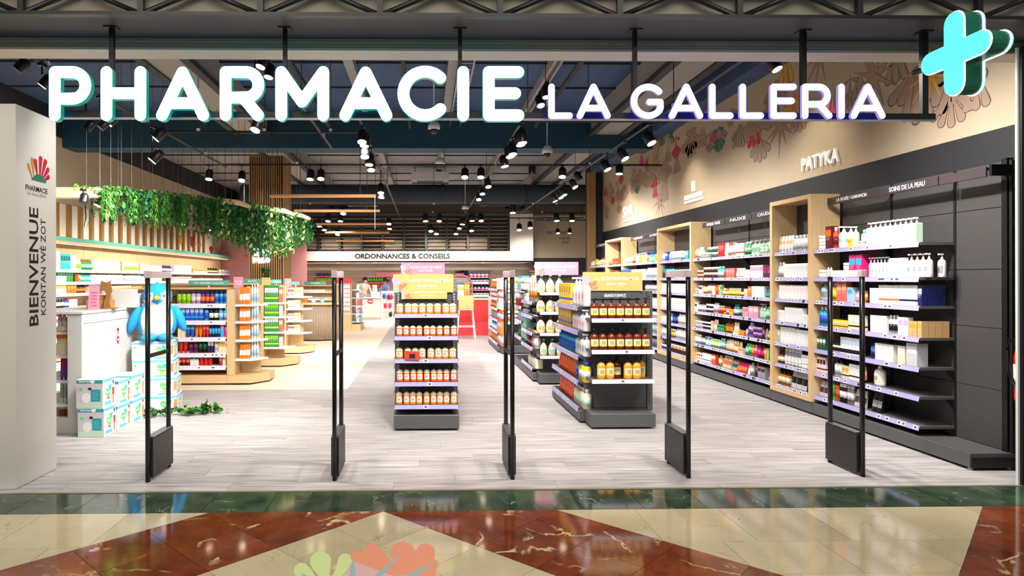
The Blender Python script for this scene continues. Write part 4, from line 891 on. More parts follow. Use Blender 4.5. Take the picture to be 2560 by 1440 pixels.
# honey bottles, centre gondola
for i, (z, yt, n, c1) in enumerate(((1.19, 751, 8, 'honey_glass'), (0.961, 806, 9, 'orange_glass'), (0.729, 862, 8, 'honey_glass'), (0.492, 916, 9, 'orange_glass'), (0.259, 972, 9, 'honey_glass'))):
    Run('Y-', 6.64, z, '%s of honey bottle gondola' % ('top', 'second', 'third', 'fourth', 'bottom')[i] + '').add('pump', 990, 1142, n, yt, c1, 'white', 'black', split=True, fill=0.98, jit=0.006, dep=0.07)
for g in GOODS: pass
o = ob('discount_card', MB().box(-0.075, 0.075, -0.001, 0.001, 0, 0.085, 0).box(-0.03, 0.03, -0.0016, -0.001, 0.015, 0.06, 1).mesh('discount_card', [mat('card_red', (196, 62, 44)), TXTK]), None, (q(1030, 890, 6.6).x, 6.6, 0.725), (-0.05, 0.05, 0), 'red card leaning on the third row of honey bottles', 'card')
# amber bottles
for i, (z, yt, n, x0, x1, c1) in enumerate(((1.135, 745, 7, 1478, 1628, 'amber_glass'), (0.811, 822, 7, 1478, 1628, 'amber_glass'))):
    Run('Y-', 6.645, z, '%s shelf of amber bottle gondola' % ('top', 'second')[i]).add('pump', x0, x1, n, yt, c1, 'label', 'black', split=True, fill=0.98, dep=0.08)
s = Run('Y-', 6.645, 0.507, 'third shelf of amber bottle gondola'); s.add('pump', 1495, 1539, 2, 894, 'honey_glass', 'label', 'black', split=True, fill=.98, dep=.08); s.add('pump', 1539, 1561, 1, 893, 'amber_glass', 'label', 'black', split=True, fill=.98, dep=.08, inset=.08); s.add('pump', 1562, 1606, 2, 894, 'honey_glass', 'label', 'black', split=True, fill=.98, dep=.08); s.add('pump', 1604, 1624, 1, 892, 'honey_glass', 'label', 'black', split=True, fill=.98, dep=.08, inset=.1)
def sr(z, nm): return Run('X-', 1.675, z, nm)
nm = 'amber gondola side'
s = sr(1.25, 'top shelf, ' + nm); s.add('carton', 1395, 1424, 5, 708, 'yellow', 'gold', 'blue', dep=.1); s.add('pump', 1426, 1457, 4, 693, 'white', 'palepink', 'white', split=True)
s = sr(0.985, 'second shelf, ' + nm); s.add('carton', 1393, 1424, 6, 771, 'gold', 'yellow', 'blue', dep=.1); s.add('pump', 1426, 1457, 5, 772, 'white', 'palepink', 'silver', split=True)
s = sr(0.715, 'third shelf, ' + nm); s.add('bottle', 1393, 1431, 6, 828, 'sky', 'blue', 'blue', split=True); s.add('pump', 1433, 1457, 4, 832, 'white', 'silver', 'silver', split=True)
s = sr(0.44, 'fourth shelf, ' + nm); s.add('tube', 1391, 1432, 6, 882, 'tangerine', 'orange', 'tangerine', split=True); s.add('bottle', 1434, 1440, 1, 902, 'sky', 'blue', 'blue'); s.add('bottle', 1441, 1457, 3, 902, 'yellow', 'white', 'blue')
s = sr(0.155, 'bottom shelf, ' + nm); s.add('tube', 1393, 1427, 6, 936, 'tangerine', 'coral', 'tangerine', split=True); s.add('bottle', 1429, 1457, 3, 965, 'cream', 'palegreen', 'silver', split=True)
nm = 'pink sign gondola'
Run('Y-', 9.46, 1.345, 'top shelf of ' + nm).add('jug', 1343, 1412, 3, 688, 'cream', 'peach', 'sage', split=True, fill=.95, dep=.1)
Run('Y-', 9.46, 1.06, 'second shelf of ' + nm).add('jug', 1342, 1412, 3, 742, 'cream', 'gold', 'brown', split=True, fill=.95, dep=.1)
Run('Y-', 9.46, 0.75, 'third shelf of ' + nm).add('jug', 1342, 1412, 3, 790, 'cream', 'gold', 'brown', split=True, fill=.95, dep=.1)
Run('Y-', 9.46, 0.416, 'fourth shelf of ' + nm).add('jug', 1350, 1412, 3, 848, 'cream', 'mint', 'green', split=True, fill=.9, dep=.09)
nm = 'pink gondola side'
def sp(z, k): return Run('X-', 1.64, z, k + ' ' + nm)
near = [(1.2, 'near top shelf,', [('bottle', 1318, 1337, 4, 705, 'cream', 'orange', 'silver')]), (.98, 'near second shelf,', [('jar', 1318, 1337, 5, 782, 'palepink', 'silver', 'black')]), (.73, 'near third shelf,', [('carton', 1317, 1337, 3, 832, 'peach', 'palepink', None)]), (.5, 'near fourth shelf,', [('bottle', 1316, 1325, 2, 838, 'brown', 'coral', 'black'), ('bottle', 1326, 1337, 2, 836, 'palepink', 'white', 'white')]), (.2, 'near bottom shelf,', [('carton', 1318, 1337, 3, 892, 'cream', 'white', None)])]
far = [(1.36, 'far top shelf,', [('carton', 1292, 1304, 2, 690, 'turquoise', 'white', None), ('jar', 1305, 1314, 2, 695, 'red', 'white', 'white'), ('jug', 1320, 1336, 1, 676, 'cream', 'peach', 'brown')]), (1.08, 'far second shelf,', [('jar', 1293, 1302, 2, 732, 'red', 'maroon', 'white'), ('bottle', 1304, 1315, 3, 722, 'cream', 'silver', 'turquoise')]), (.83, 'far third shelf,', [('bottle', 1292, 1314, 5, 762, 'white', 'paleblue', 'blue')]), (.55, 'far fourth shelf,', [('bottle', 1292, 1300, 2, 796, 'green', 'darkgreen', 'green'), ('carton', 1301, 1314, 3, 800, 'mint', 'white', None)])]
for L_ in (near, far):
    for z, k, its in L_:
        for it in its: sp(z, k).add(*it)
nm = 'sun gondola'
for k, z in enumerate([1.31, 1.09, 0.88, 0.65]):
    Run('Y-', 13.33, z, '%s of %s' % (SN[k], nm)).add('jar' if k < 3 else 'bottle', 1255, 1296, 3, (693, 717, 741, 780)[k], 'white', 'amber', 'paleblue', stack=2 if k < 3 else 1)
for k, z in enumerate([1.33, 1.137, .916, .677, .418, .179]):
    c = [('tangerine', 'orange', 'white'), ('orange', 'white', 'tangerine'), ('tangerine', 'gold', 'white'), ('orange', 'sky', 'tangerine'), ('paleblue', 'white', 'blue'), ('amber', 'orange', 'gold')][k]
    s = Run('X-', 1.53, z, '%s, side of %s' % (SN[min(k, 6)] if k < 5 else SN[6], nm)); yt = (698, 722, 748, 772, 804, 826)[k]
    s.add('bottle', 1226, 1239, 3, yt, *c); s.add('bottle' if k % 2 else 'carton', 1240, 1252, 3, yt - 3, ('white', 'coral', 'white', 'tangerine', 'orange', 'coral')[k], 'paleblue', ('silver' if k % 2 else None))

# ------------------------------------------------------------------ security gates
def gate(x, label, near_y=4.98, far_y=5.42):
    t = thing('security_gate', label, 'security gate', (x, (near_y + far_y) / 2, 0), 0, 'security gates across the entrance'); h = (far_y - near_y) / 2; Z = 1.615
    for s_ in (-1, 1):
        p_ = part('post', MB().lathe([(0.021, 0.0), (0.021, Z - 0.055)], 12, cy=s_ * (h - 0.02), sx=0.85), BLACKG, t)
        part('clear_cap', MB().cbox(-0.02, 0.02, s_ * (h - 0.02) - 0.022, s_ * (h - 0.02) + 0.022, Z - 0.055, Z, 0.003), GLASSC, p_)
    part('top_panel', MB().box(-0.012, 0.012, -h + 0.044, h - 0.044, Z - 0.055, Z - 0.002), mat('pale_acrylic', (252, 240, 242), 0.15, trans=0.1), t)
    part('crossbar', MB().cbox(-0.012, 0.012, -h + 0.04, h - 0.04, 0.945, 0.975, 0.003), BLACK, t)
    part('base_panel', MB().cbox(-0.03, 0.03, -h + 0.045, h, 0.02, 0.33, 0.008), mat('gate_grey', (48, 44, 44), 0.45), t)
    part('base_trim', MB().box(-0.03, 0.03, -h + 0.05, h, 0.331, 0.338), STEEL, t)
    return t
gate(-2.125, 'black security gate in front of the blue penguin, leftmost of five')
gate(-0.70, 'black security gate left of the honey bottle gondola')
gate(0.672, 'black security gate right of the honey bottle gondola')
gate(2.043, 'black security gate right of the amber bottle gondola')
gate(3.412, 'black security gate in front of the half empty right shelf bay')

# ------------------------------------------------------------------ left front: white cabinet, diaper boxes, penguin, ivy
cb = thing('display_cabinet', 'white waist high display cabinet behind the diaper boxes', 'cabinet', (-3.57, 6.57, 0))
part('end_panel', MB().cbox(-0.02, 0.12, 0, 0.03, 0.0, 1.2, 0.003), WHITE, cb)
for k, (y0, y1) in enumerate(((0.03, 0.72), (0.724, 1.55))):
    part('side_panel', MB().cbox(0.09, 0.12, y0 + 0.002, y1 - 0.002, 0.03, 1.2 - 0.1, 0.003), WHITE, cb)
    part('upper_panel', MB().cbox(0.09, 0.12, y0 + 0.002, y1 - 0.002, 1.103, 1.2, 0.003), WHITE, cb)
part('top_panel', MB().cbox(-0.55, 0.13, -0.01, 1.56, 1.2, 1.225, 0.003), WHITE, cb)
part('back_panel', MB().box(0.0, 0.02, 0.03, 1.55, 0.03, 1.2), WHITE, cb)
part('base', MB().cbox(-0.5, 0.09, 0.01, 1.55, 0.0, 0.16, 0.003), WHITE, cb)
for z in (1.02, 0.78, 0.53, 0.29): shelf_part(cb, 'X-', -3.57 - 0.5, 8.1, 6.6, z, 0.5, 0, m=WHITE, rail=RAILW)
for k, z in enumerate((1.02, 0.78, 0.53, 0.29)):
    rn = Run('Y-', 6.63, z, '%s of white cabinet' % SN[k])
    if k == 0: rn.add('bottle', 140, 173, 3, 778, 'silver', 'white', 'grey')
    if k == 1: rn.add('carton', 140, 173, 5, 815, 'cream', 'orange', None)
    if k == 1: Run('Y-', 6.63, 0.56, 'bag row of the white cabinet').add('pouch', 147, 173, 3, 840, 'purple', 'magenta', 'lilac')
    if k == 2: Run('Y-', 6.63, 0.29, 'lower row of the white cabinet').add('bottle', 146, 173, 3, 935, 'palegreen', 'grey', 'black')
    if k == 3: Run('Y-', 6.63, 0.165, 'base of the white cabinet').add('pouch', 144, 172, 2, 975, 'brown', 'tan', 'brown')
BOXW = mat('carton_white', (236, 236, 232), 0.5, noise=0.02); BOXG = mat('carton_lilac_grey', (206, 204, 214), 0.5); BT = mat('print_teal', (46, 158, 170), 0.5); BM = mat('print_heart_green', (110, 216, 130), 0.5); BTT = mat('print_heart_teal', (60, 190, 190), 0.5)
BRD = mat('print_red', (214, 44, 50), 0.5); BSK = mat('print_skin', (206, 140, 104), 0.5); BGL = mat('print_pale_green', (198, 224, 204), 0.5); BYL = mat('print_yellow', (240, 190, 70), 0.5); BAQ = mat('print_aqua', (110, 200, 220), 0.5); BHR = mat('print_hair', (60, 34, 24), 0.6)
BMS = [BOXW, BOXG, BT, BM, BTT, BRD, BSK, BGL, BYL, BAQ, BHR]
def heart(cx, cy, r):
    P = []
    for i in range(20):
        a = 2 * PI * i / 20; P.append((cx + r * 1.0 * math.sin(a) ** 3, cy + r * (0.8125 * math.cos(a) - 0.3125 * math.cos(2 * a) - 0.125 * math.cos(3 * a) - 0.0625 * math.cos(4 * a))))
    return P[::-1]
def diaper_box(label, x0, x1, y0, y1, z0, h, mega, shirt=5, rot=0.0, front=1):
    cx, cy = (x0 + x1) / 2, (y0 + y1) / 2; t = thing('diaper_box', label, 'box', (cx, cy, z0), rot, 'stacked white and teal diaper boxes')
    W, D = (x1 - x0) / 2, (y1 - y0) / 2; b = MB(); b.cbox(-W, W, -D, D, 0, h, 0.003, 0)
    part('carton', b, BOXW, t)
    p_ = MB(); fy = lambda u, v, d: (u, -D - d, v); fx_ = lambda u, v, d: (W + d, u, v); e = 0.0006
    R4 = lambda a, b_, c, d: [(a, c), (b_, c), (b_, d), (a, d)]
    def P(poly, fn, m, k=1): p_.prism(poly, fn, e * k, 0.0001, m, m)
    if front:
        P(R4(-W + .003, W - .003, 0.004, h - .004), fy, 1 if mega else 0); P(R4(-W + .003, W - .003, h * .87, h - .004), fy, 2, 2)
        if mega:
            P(R4(-W + .003, W - .003, .006, h * .2), fy, 7, 2); P(R4(W * .1, W * .82, h * .24, h * .66), fy, 2, 2); P(heart(-W * .68, h * .66, .02), fy, 3, 2)
            P([(W * .02 + .018 * math.cos(a * PI / 6), h * .64 + .012 + .014 * math.sin(a * PI / 6)) for a in range(12)], fy, 10, 3)
            P([(-W * .28 + .045 * math.cos(a * PI / 6), h * .36 + .05 * math.sin(a * PI / 6)) for a in range(12)], fy, 0, 3)
            for k in range(4): P(R4(W * .2, W * (.7 - .1 * (k % 2)), h * (.32 + .07 * k), h * (.34 + .07 * k)), fy, 9, 3)
            P([(W * .22 + .022 * math.cos(PI + a * PI / 8), h * .98 + .035 * math.sin(PI + a * PI / 8)) for a in range(9)], fy, 0, 3)
    # printed right side: band, heart, child in a bright shirt
    P(R4(-D + .003, D - .003, h * .88, h - .004), fx_, 9, 1); P(heart(-D * .12, h * .5, min(D * .55, .06)), fx_, 3, 2); P(heart(D * .18, h * .68, min(D * .3, .03)), fx_, 4, 3)
    P(R4(-D * .75, D * .35, h * .07, h * .2), fx_, 9, 2); P([(-D * .72 + .014 * math.cos(a * PI / 5), h * .3 + .018 * math.sin(a * PI / 5)) for a in range(10)], fx_, 7, 2)
    kx = D * .74
    P([(kx + .016 * math.cos(a * PI / 5), h * .78 + .02 * math.sin(a * PI / 5)) for a in range(10)], fx_, 6, 2); P([(kx + .014 * math.cos(a * PI / 5), h * .83 + .012 * math.sin(a * PI / 5)) for a in range(10)], fx_, 10, 3)
    P([(kx - .024, h * .62), (kx + .022, h * .62), (kx + .016, h * .36), (kx - .016, h * .36)], fx_, shirt, 2); P(R4(kx - .014, kx + .012, h * .08, h * .36), fx_, 6, 2)
    P([(-D * .1 + .02 * math.cos(a * PI / 5), h * .3 + .012 * math.sin(a * PI / 5)) for a in range(10)], fx_, 5 if mega else 8, 3)
    ob('print', fixn(p_.mesh('print', BMS)), t)
    if mega: text('MEGA PACK', t, (-W * .35, -D - .0022, h * .925), FACE['Y-'], TXTW, width=W * .95, height=h * .055, bold=.02)
    text('Pampers', t, (W + .0022, -D * .12, h * .52), FACE['X+'], TXTW, width=min(D, .11) * .9, height=h * .09, bold=.02)
    return t
bh = 0.283
diaper_box('front diaper box with teal mega pack band, bottom of its stack', -3.41, -3.155, 6.42, 6.66, 0, bh, True)
diaper_box('front diaper box with teal mega pack band, top of its stack', -3.425, -3.165, 6.42, 6.66, bh, bh, True)
diaper_box('diaper box on the floor just behind the front stack', -3.44, -3.15, 6.70, 6.98, 0, 0.25, False, 6)
diaper_box('diaper box on the floor next to the security gate', -3.44, -3.14, 7.0, 7.30, 0, 0.25, False, 6)
diaper_box('upper diaper box just behind the front stack', -3.44, -3.15, 6.72, 6.97, 0.25, 0.255, False, 6)
diaper_box('upper diaper box next to the security gate', -3.44, -3.15, 7.0, 7.33, 0.25, 0.265, False, 6)
for k, nm in enumerate(('bottom', 'second', 'third', 'topmost')):
    xo = (0.02, 0.01, -0.02, -0.03)[k]
    diaper_box('diaper box under the penguin, %s of its stack' % nm, -3.37 + xo, -2.93 + xo, 7.5, 7.9, 0.208 * k, 0.207, False, 8, rot=0.2 + .03 * (k % 2), front=0)
    tt = [o for o in bpy.data.objects if o.get('label') == 'diaper box under the penguin, %s of its stack' % nm][0]
    p_ = MB(); fy = lambda u, v, d: (u, -0.2 - d, v); h = .207
    for poly, m, k_ in (([(-.225, h * .86), (.225, h * .86), (.225, h * .97), (-.225, h * .97)], 9, 1), (heart(.1, h * .52, .062), 3, 2), (heart(.135, h * .68, .035), 4, 3), ([(.02, h * .05), (.17, h * .05), (.17, h * .16), (.02, h * .16)], 9, 2), ([(.07, h * .2), (.13, h * .2), (.13, h * .3), (.07, h * .3)], 8, 3), (heart(-.19, h * .7, .018), 3, 2), ([(.185, h * .3), (.222, h * .3), (.222, h * .8), (.19, h * .8)], 6, 2)):
        p_.prism(poly, fy, .0006 * k_, .0001, m, m)
    ob('print', fixn(p_.mesh('print', BMS)), tt)
    text('Pampers', tt, (.1, -.2026, h * .5), FACE['Y-'], TXTW, width=.09, height=h * .1, bold=.02)
pg = thing('plush_penguin', 'large blue plush penguin sitting on the stack of diaper boxes', 'soft toy', (-3.15, 7.68, 0.834), 0.36)
PB = mat('plush_blue', (40, 158, 226), 0.9, noise=0.08, nscale=40, bump=0.3); PWH = mat('plush_white', (232, 226, 216), 0.9, noise=0.04, nscale=40, bump=0.3); PY = mat('plush_yellow', (240, 186, 40), 0.8)
def belly(c): 
    return 1 if (c.y < -0.03 and abs(c.x) < 0.17 * (1 - 0.25 * abs(c.z - 0.2) / 0.25) and c.z > 0.03) else 0
part('body', MB().ell((0, 0, 0.235), (0.225, 0.185, 0.25), n=36, k=24, mf=belly), [PB, PWH], pg)
def face(c):
    z = c.z - 0.52
    if c.y > 0.0: return 0
    ax = abs(c.x)
    if (ax - 0.085) ** 2 + (z - 0.0) ** 2 < 0.052 ** 2: return 1
    if z < -0.045 and ax > 0.0 and (c.x ** 2 + (z + 0.02) ** 2 > 0.07 ** 2): return 1
    return 0
part('head', MB().ell((0, -0.01, 0.52), (0.165, 0.15, 0.15), n=48, k=32, mf=face), [PB, PWH], pg)
part('beak', MB().ell((0.0, -0.175, 0.50), (0.038, 0.04, 0.026), n=14, k=8), PY, pg)
for s_ in (-1, 1):
    part('eye', MB().ell((s_ * 0.075, -0.147, 0.525), (0.011, 0.008, 0.014), n=8, k=6), mat('plush_eye', (40, 70, 130), 0.3), pg)
    part('flipper', MB().ell((s_ * 0.245, -0.02, 0.25), (0.055, 0.075, 0.165), n=14, k=10, rot=(0.1, s_ * -0.35, 0)), PB, pg)
    part('foot', MB().ell((s_ * 0.09, -0.16, 0.045), (0.085, 0.1, 0.045), n=14, k=8, rot=(0, 0, s_ * 0.2)), PB, pg)
part('tuft', MB().ell((0, -0.02, 0.668), (0.015, 0.02, 0.025), n=8, k=5), PB, pg)
def leafball(parent, name, pts, n, size, mats, seed, spread=0.06, up=0.5):
    rr = random.Random(seed); mb = MB()
    for i in range(n):
        c = Vector(rr.choice(pts)) + Vector((rr.gauss(0, spread), rr.gauss(0, spread), abs(rr.gauss(0, spread * up))))
        e = Euler((rr.uniform(-1.2, 1.2), rr.uniform(-1.2, 1.2), rr.uniform(0, 6.28))).to_matrix(); s_ = size * rr.uniform(0.7, 1.3); m = rr.randrange(len(mats))
        mb.q([c + e @ Vector(p) * s_ for p in ((-0.5, 0, 0), (-0.3, 0.4, 0.05), (0.1, 0.35, 0.05), (0.6, 0, -0.05), (0.1, -0.35, 0.05), (-0.3, -0.4, 0.05))], m)
    o = part(name, mb, mats, parent, kind='stuff'); return o
LF1 = mat('leaf_green', (40, 108, 32), 0.5, rnd=0.1, noise=0.15); LF2 = mat('leaf_dark', (18, 62, 22), 0.5, noise=0.15); LF3 = mat('leaf_bright', (92, 146, 46), 0.5, noise=0.15); LF4 = mat('leaf_pale', (170, 190, 122), 0.5, noise=0.15); LF5 = mat('leaf_teal_green', (24, 96, 66), 0.5, noise=0.1)
iv = thing('ivy_garland', 'green ivy garland lying on the floor below the penguin', 'plant', (-2.98, 7.32, 0))
leafball(iv, 'ivy_leaves', [(-0.3 + 0.05 * k, -0.02 + 0.012 * k, 0.03) for k in range(16)], 130, 0.06, [LF1, LF2, LF3], 5, 0.035, 1.0)
leafball(iv, 'ivy_leaves', [(0.42 + 0.03 * k, 0.2 + 0.0 * k, 0.03) for k in range(6)], 50, 0.06, [LF1, LF3, LF2], 6, 0.04, 1.0)
# things standing on the white cabinet
lp_ = thing('leaflet_stand', 'pink leaflet standing on the white cabinet', 'leaflet', (q(234, 772, 7.0).x, 7.0, 1.225), 0.0)
part('leaflet', MB().box(-0.055, 0.055, -0.002, 0.002, 0, 0.265), PINKS, lp_, rot=(-0.08, 0, 0.1)); 
for k in range(5): part('print', MB().box(-0.035, 0.035 - 0.01 * (k % 2), -0.003, -0.0022, 0.04 + 0.035 * k, 0.05 + 0.035 * k), mat('print_rose', (206, 70, 120)), lp_, rot=(-0.08, 0, 0.1))
cs = thing('cardboard_figure', 'brown cardboard figure standing on the white cabinet beside the pink leaflet', 'display', (q(267, 768, 7.2).x, 7.2, 1.225))
cp = [(-.03, 0), (.045, 0), (.03, .08), (.04, .15), (.06, .2), (.04, .3), (.055, .32), (-.0, .29), (-.06, .31), (-.08, .2), (-.02, .2), (.0, .15), (-.03, .08)]
ob('cutout', fixn(MB().prism(cp, lambda u, v, d: (u, d, v), -0.006, 0.006, 0, 0).mesh('cutout', mat('cardboard_brown', (150, 110, 58), 0.7))), cs)
part('stand', MB().box(-0.05, 0.1, -0.04, 0.05, 0, 0.012), MATS['cardboard_brown'], cs)
for k, (px, w_, h_, y_, lab) in enumerate(((300, .22, .16, 7.6, 'flat white tray box standing on the white cabinet left of the penguin'), (252, .12, .1, 7.3, 'small brown box lying on the white cabinet behind the leaflet'))):
    b = thing('tray_box', lab, 'box', (q(px, 768, y_).x, y_, 1.225)); m_ = WHITE if k == 0 else mat('kraft', (180, 132, 80), 0.7)
    part('tray', MB().cbox(-w_, w_, -.08, .08, 0, h_, .003), m_, b); part('lid', MB().cbox(-w_ * .8, w_ * .8, -.07, .07, h_, h_ + .05, .003), m_, b)
nt = thing('price_poster', 'white poster with a child in red on the white cabinet side', 'poster', (-3.448, 6.57 + 0.78, 0.93))
part('sheet', MB().box(0, 0.002, -0.06, 0.1, -0.13, 0.13), mat('paper', (238, 238, 236), 0.6), nt)
pp = MB(); fx2 = lambda u, v, d: (0.002 + d, u, v)
pp.prism([(-.02 + .03 * math.cos(a), -.055 + .05 * math.sin(a)) for a in [k * PI / 5 for k in range(10)]], fx2, .001, .0001, 0, 0).prism([(-.02 + .022 * math.cos(a), .03 + .032 * math.sin(a)) for a in [k * PI / 5 for k in range(10)]], fx2, .0012, .0001, 1, 1).prism([(-.02 + .02 * math.cos(a), .06 + .02 * math.sin(a)) for a in [k * PI / 5 for k in range(10)]], fx2, .0015, .0001, 2, 2)
ob('print', fixn(pp.mesh('print', [BRD, BSK, BHR])), nt); text('-30%', nt, (.0036, -.02, -.055), FACE['X+'], TXTW, width=.045, height=.022)

AREA[:] = ['medicine_box', 'box', 'supplement_bottle', 'bottle']
# ------------------------------------------------------------------ left: oak gondolas facing the entrance
def oak_gondola(label, x0, x1, yf, zs, ztop, px_post, xe, zse, yb, seed, grp='oak gondolas on the left'):
    t = thing('oak_gondola', label, 'shelving', (x1, yf, 0), 0, grp); L_ = x1 - x0
    part('plinth', MB().cbox(-L_, -0.004, 0.0, 0.5, 0.025, 0.145, 0.003), WOODH, t)
    part('plinth', MB().cbox(0, xe - x1 - 0.002, 0.0, 0.3, 0.025, 0.145, 0.003), WOODH, t)
    o = MB(); o.prism([(xe - x1, 0), (xe - x1 + 0.22, 0.3), (xe - x1 + 0.22, 0.6), (0.02, 0.6), (0.02, 0.02)], lambda u, v, d: (u, v, d), 0.143, 0.025, 0, 0); ob('plinth', fixn(o.mesh('plinth', WOODH)), t)
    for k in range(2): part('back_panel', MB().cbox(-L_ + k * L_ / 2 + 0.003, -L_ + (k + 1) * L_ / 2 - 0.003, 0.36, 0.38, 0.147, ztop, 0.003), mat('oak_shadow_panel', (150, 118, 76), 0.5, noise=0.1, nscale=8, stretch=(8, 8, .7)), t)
    part('top_board', MB().cbox(-L_, 0, 0.0, 0.5, ztop, ztop + 0.03, 0.003), WOODH, t)
    part('header_board', MB().cbox(-L_, -0.003, 0.3, 0.33, ztop - 0.1, ztop - 0.001, 0.002), WOODH, t)
    part('post', MB().cbox(0, px_post, 0, 0.5, 0.147, ztop, 0.003), WOOD, t)
    part('end_board', MB().cbox(px_post + .002, px_post + 0.3, 0.3, 0.34, 0.147, ztop - 0.02, 0.003), WOOD, t)
    for z in zs: shelf_part(t, 'Y-', yf - 0.02, x0, x1 - 0.004, z, 0.36, 5, m=WOODH, rail=RAILW, lip=0.06, seed=seed)
    for z in zse:
        o = MB(); o.prism([(px_post + 0.004, 0.0), (xe - x1 + 0.02, 0.0), (xe - x1 + 0.2, 0.28), (px_post + 0.004, 0.29)], lambda u, v, d: (u, v, d), z, z - 0.03, 0, 0); ob('end_shelf', fixn(o.mesh('end_shelf', WMET)), t)
    return t
zs1 = [1.19, 0.945, 0.7, 0.47, 0.285]
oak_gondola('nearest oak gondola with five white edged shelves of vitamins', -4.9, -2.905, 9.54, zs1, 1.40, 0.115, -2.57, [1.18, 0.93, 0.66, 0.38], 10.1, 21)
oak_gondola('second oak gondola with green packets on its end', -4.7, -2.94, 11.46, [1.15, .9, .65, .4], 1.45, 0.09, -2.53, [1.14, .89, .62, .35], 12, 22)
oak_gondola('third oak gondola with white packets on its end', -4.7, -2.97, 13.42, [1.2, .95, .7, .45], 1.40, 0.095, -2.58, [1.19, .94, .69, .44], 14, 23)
nm = 'first oak gondola'
s = Run('Y-', 9.55, zs1[0], 'top shelf of ' + nm); s.add('bottle', 440, 475, 3, 728, 'lime', 'lime', 'navy', split=True); s.add('bottle', 475, 500, 2, 727, 'lilac', 'palepink', 'navy', split=True); s.add('bottle', 500, 534, 3, 727, 'purple', 'orange', 'navy', split=True); s.add('bottle', 534, 569, 3, 727, 'sky', 'blue', 'navy', split=True)
s = Run('Y-', 9.55, zs1[1], 'second shelf of ' + nm); s.add('carton', 440, 508, 6, 766, 'blue', 'paleblue', 'sky'); s.add('bottle', 508, 520, 1, 767, 'sky', 'blue', 'navy', split=True); s.add('bottle', 520, 544, 2, 767, 'black', 'white', 'navy', split=True); s.add('bottle', 544, 569, 2, 767, 'sky', 'paleblue', 'paleblue', split=True)
s = Run('Y-', 9.55, zs1[2], 'third shelf of ' + nm); s.add('carton', 443, 462, 2, 805, 'cream', 'brown'); s.add('tube', 462, 484, 2, 804, 'blue', 'sky', 'blue'); s.add('tube', 485, 504, 2, 804, 'orange', 'tangerine', 'orange'); s.add('tube', 504, 521, 2, 804, 'red', 'coral', 'red'); s.add('bottle', 521, 549, 4, 803, 'navy', 'sky', 'white'); s.add('carton', 550, 559, 1, 804, 'sky', 'coral'); s.add('carton', 560, 569, 1, 798, 'hotpink', 'plum')
s = Run('Y-', 9.55, zs1[3], 'fourth shelf of ' + nm); s.add('bottle', 434, 440, 1, 850, 'tangerine', 'orange', 'tangerine'); s.add('tube', 444, 467, 2, 838, 'red', 'coral', 'red'); s.add('bottle', 469, 493, 2, 840, 'purple', 'plum', 'lilac'); s.add('bottle', 494, 515, 2, 838, 'black', 'darkgreen', 'black'); s.add('jar', 517, 532, 2, 852, 'red', 'navy', 'white'); s.add('bottle', 533, 545, 1, 838, 'white', 'silver', 'white'); s.add('carton', 545, 568, 3, 854, 'cream', 'gold')
s = Run('Y-', 9.55, zs1[4], 'bottom shelf of ' + nm); s.add('jar', 432, 438, 1, 888, 'orange', 'gold', 'orange'); s.add('bottle', 441, 473, 3, 879, 'maroon', 'coral', 'silver'); s.add('carton', 474, 495, 2, 884, 'white', 'black'); s.add('jar', 497, 529, 3, 886, 'tangerine', 'red', 'red'); s.add('jar', 545, 554, 1, 894, 'hotpink', 'magenta', 'pink'); s.add('carton', 555, 563, 1, 891, 'cream', 'yellow')
for k, z in enumerate([1.18, 0.93, 0.66, 0.38]):
    s = Run('Y-', 9.56, z, '%s at end of %s' % (SN[k], nm)); yt = (716, 760, 808, 860)[k]
    s.add('pouch', 597, 613, 2, yt + 2, 'orange', 'white', 'orange'); s.add('pouch', 613, 624, 1, yt, 'orange', 'white', 'gold'); s.add('bottle', 622, 642, 3, yt - 6, 'white', 'paleblue', 'white', inset=.1)
nm = 'second oak gondola'
for k, z in enumerate([1.14, .89, .62, .35]):
    s = Run('Y-', 11.48, z, '%s at end of %s' % (SN[k], nm)); s.add('carton', 661, 695, 7, (713, 752, 786, 834)[k], 'green', 'lime' if k % 2 else 'white', 'yellow', dep=.1); s.add('carton', 697, 706, 2, (718, 760, 796, 842)[k], 'coral' if k % 2 == 0 else 'silver', 'white')
    s = Run('Y-', 11.48, [1.15, .9, .65, .4][k], '%s of %s' % (SN[k], nm)); s.add('bottle', 614, 642, 4, (716, 760, 806, 846)[k], ('paleblue', 'tangerine', 'white', 'lilac')[k], 'white', 'navy' if k % 2 else 'white')
nm = 'third oak gondola'
for k, z in enumerate([1.19, .94, .69, .44]):
    s = Run('Y-', 13.44, z, '%s at end of %s' % (SN[k], nm)); s.add('carton', 719, 734, 4, (720, 751, 784, 813)[k], 'white', 'red', 'coral'); s.add('carton', 735, 750, 4, (721, 750, 782, 812)[k], 'cream', 'gold')
    s = Run('Y-', 13.44, [1.2, .95, .7, .45][k], '%s of %s' % (SN[k], nm)); s.add('carton', 686, 704, 3, (722, 756, 788, 818)[k], 'orange' if k % 2 else 'silver', 'white')
def strip(label, x0, x1, y0, y1, Y, col, txt, ww=0.5):
    a_, b_ = q(x0, y1, Y), q(x1, y0, Y); t = thing('header_strip', label, 'sign', ((a_.x + b_.x) / 2, Y, a_.z)); W = (b_.x - a_.x) / 2; H = b_.z - a_.z
    part('board', MB().cbox(-W, W, 0, 0.015, 0, H, 0.002), col, t)
    part('clip', MB().box(-0.01, 0.01, 0.015, 0.03, -0.06, H * 0.5), WMET, t)
    if txt: text(txt, t, (0, -0.0006, H * 0.5), FACE['Y-'], TXTW, width=2 * W * ww, height=H * 0.36, bold=0.015)
    return t
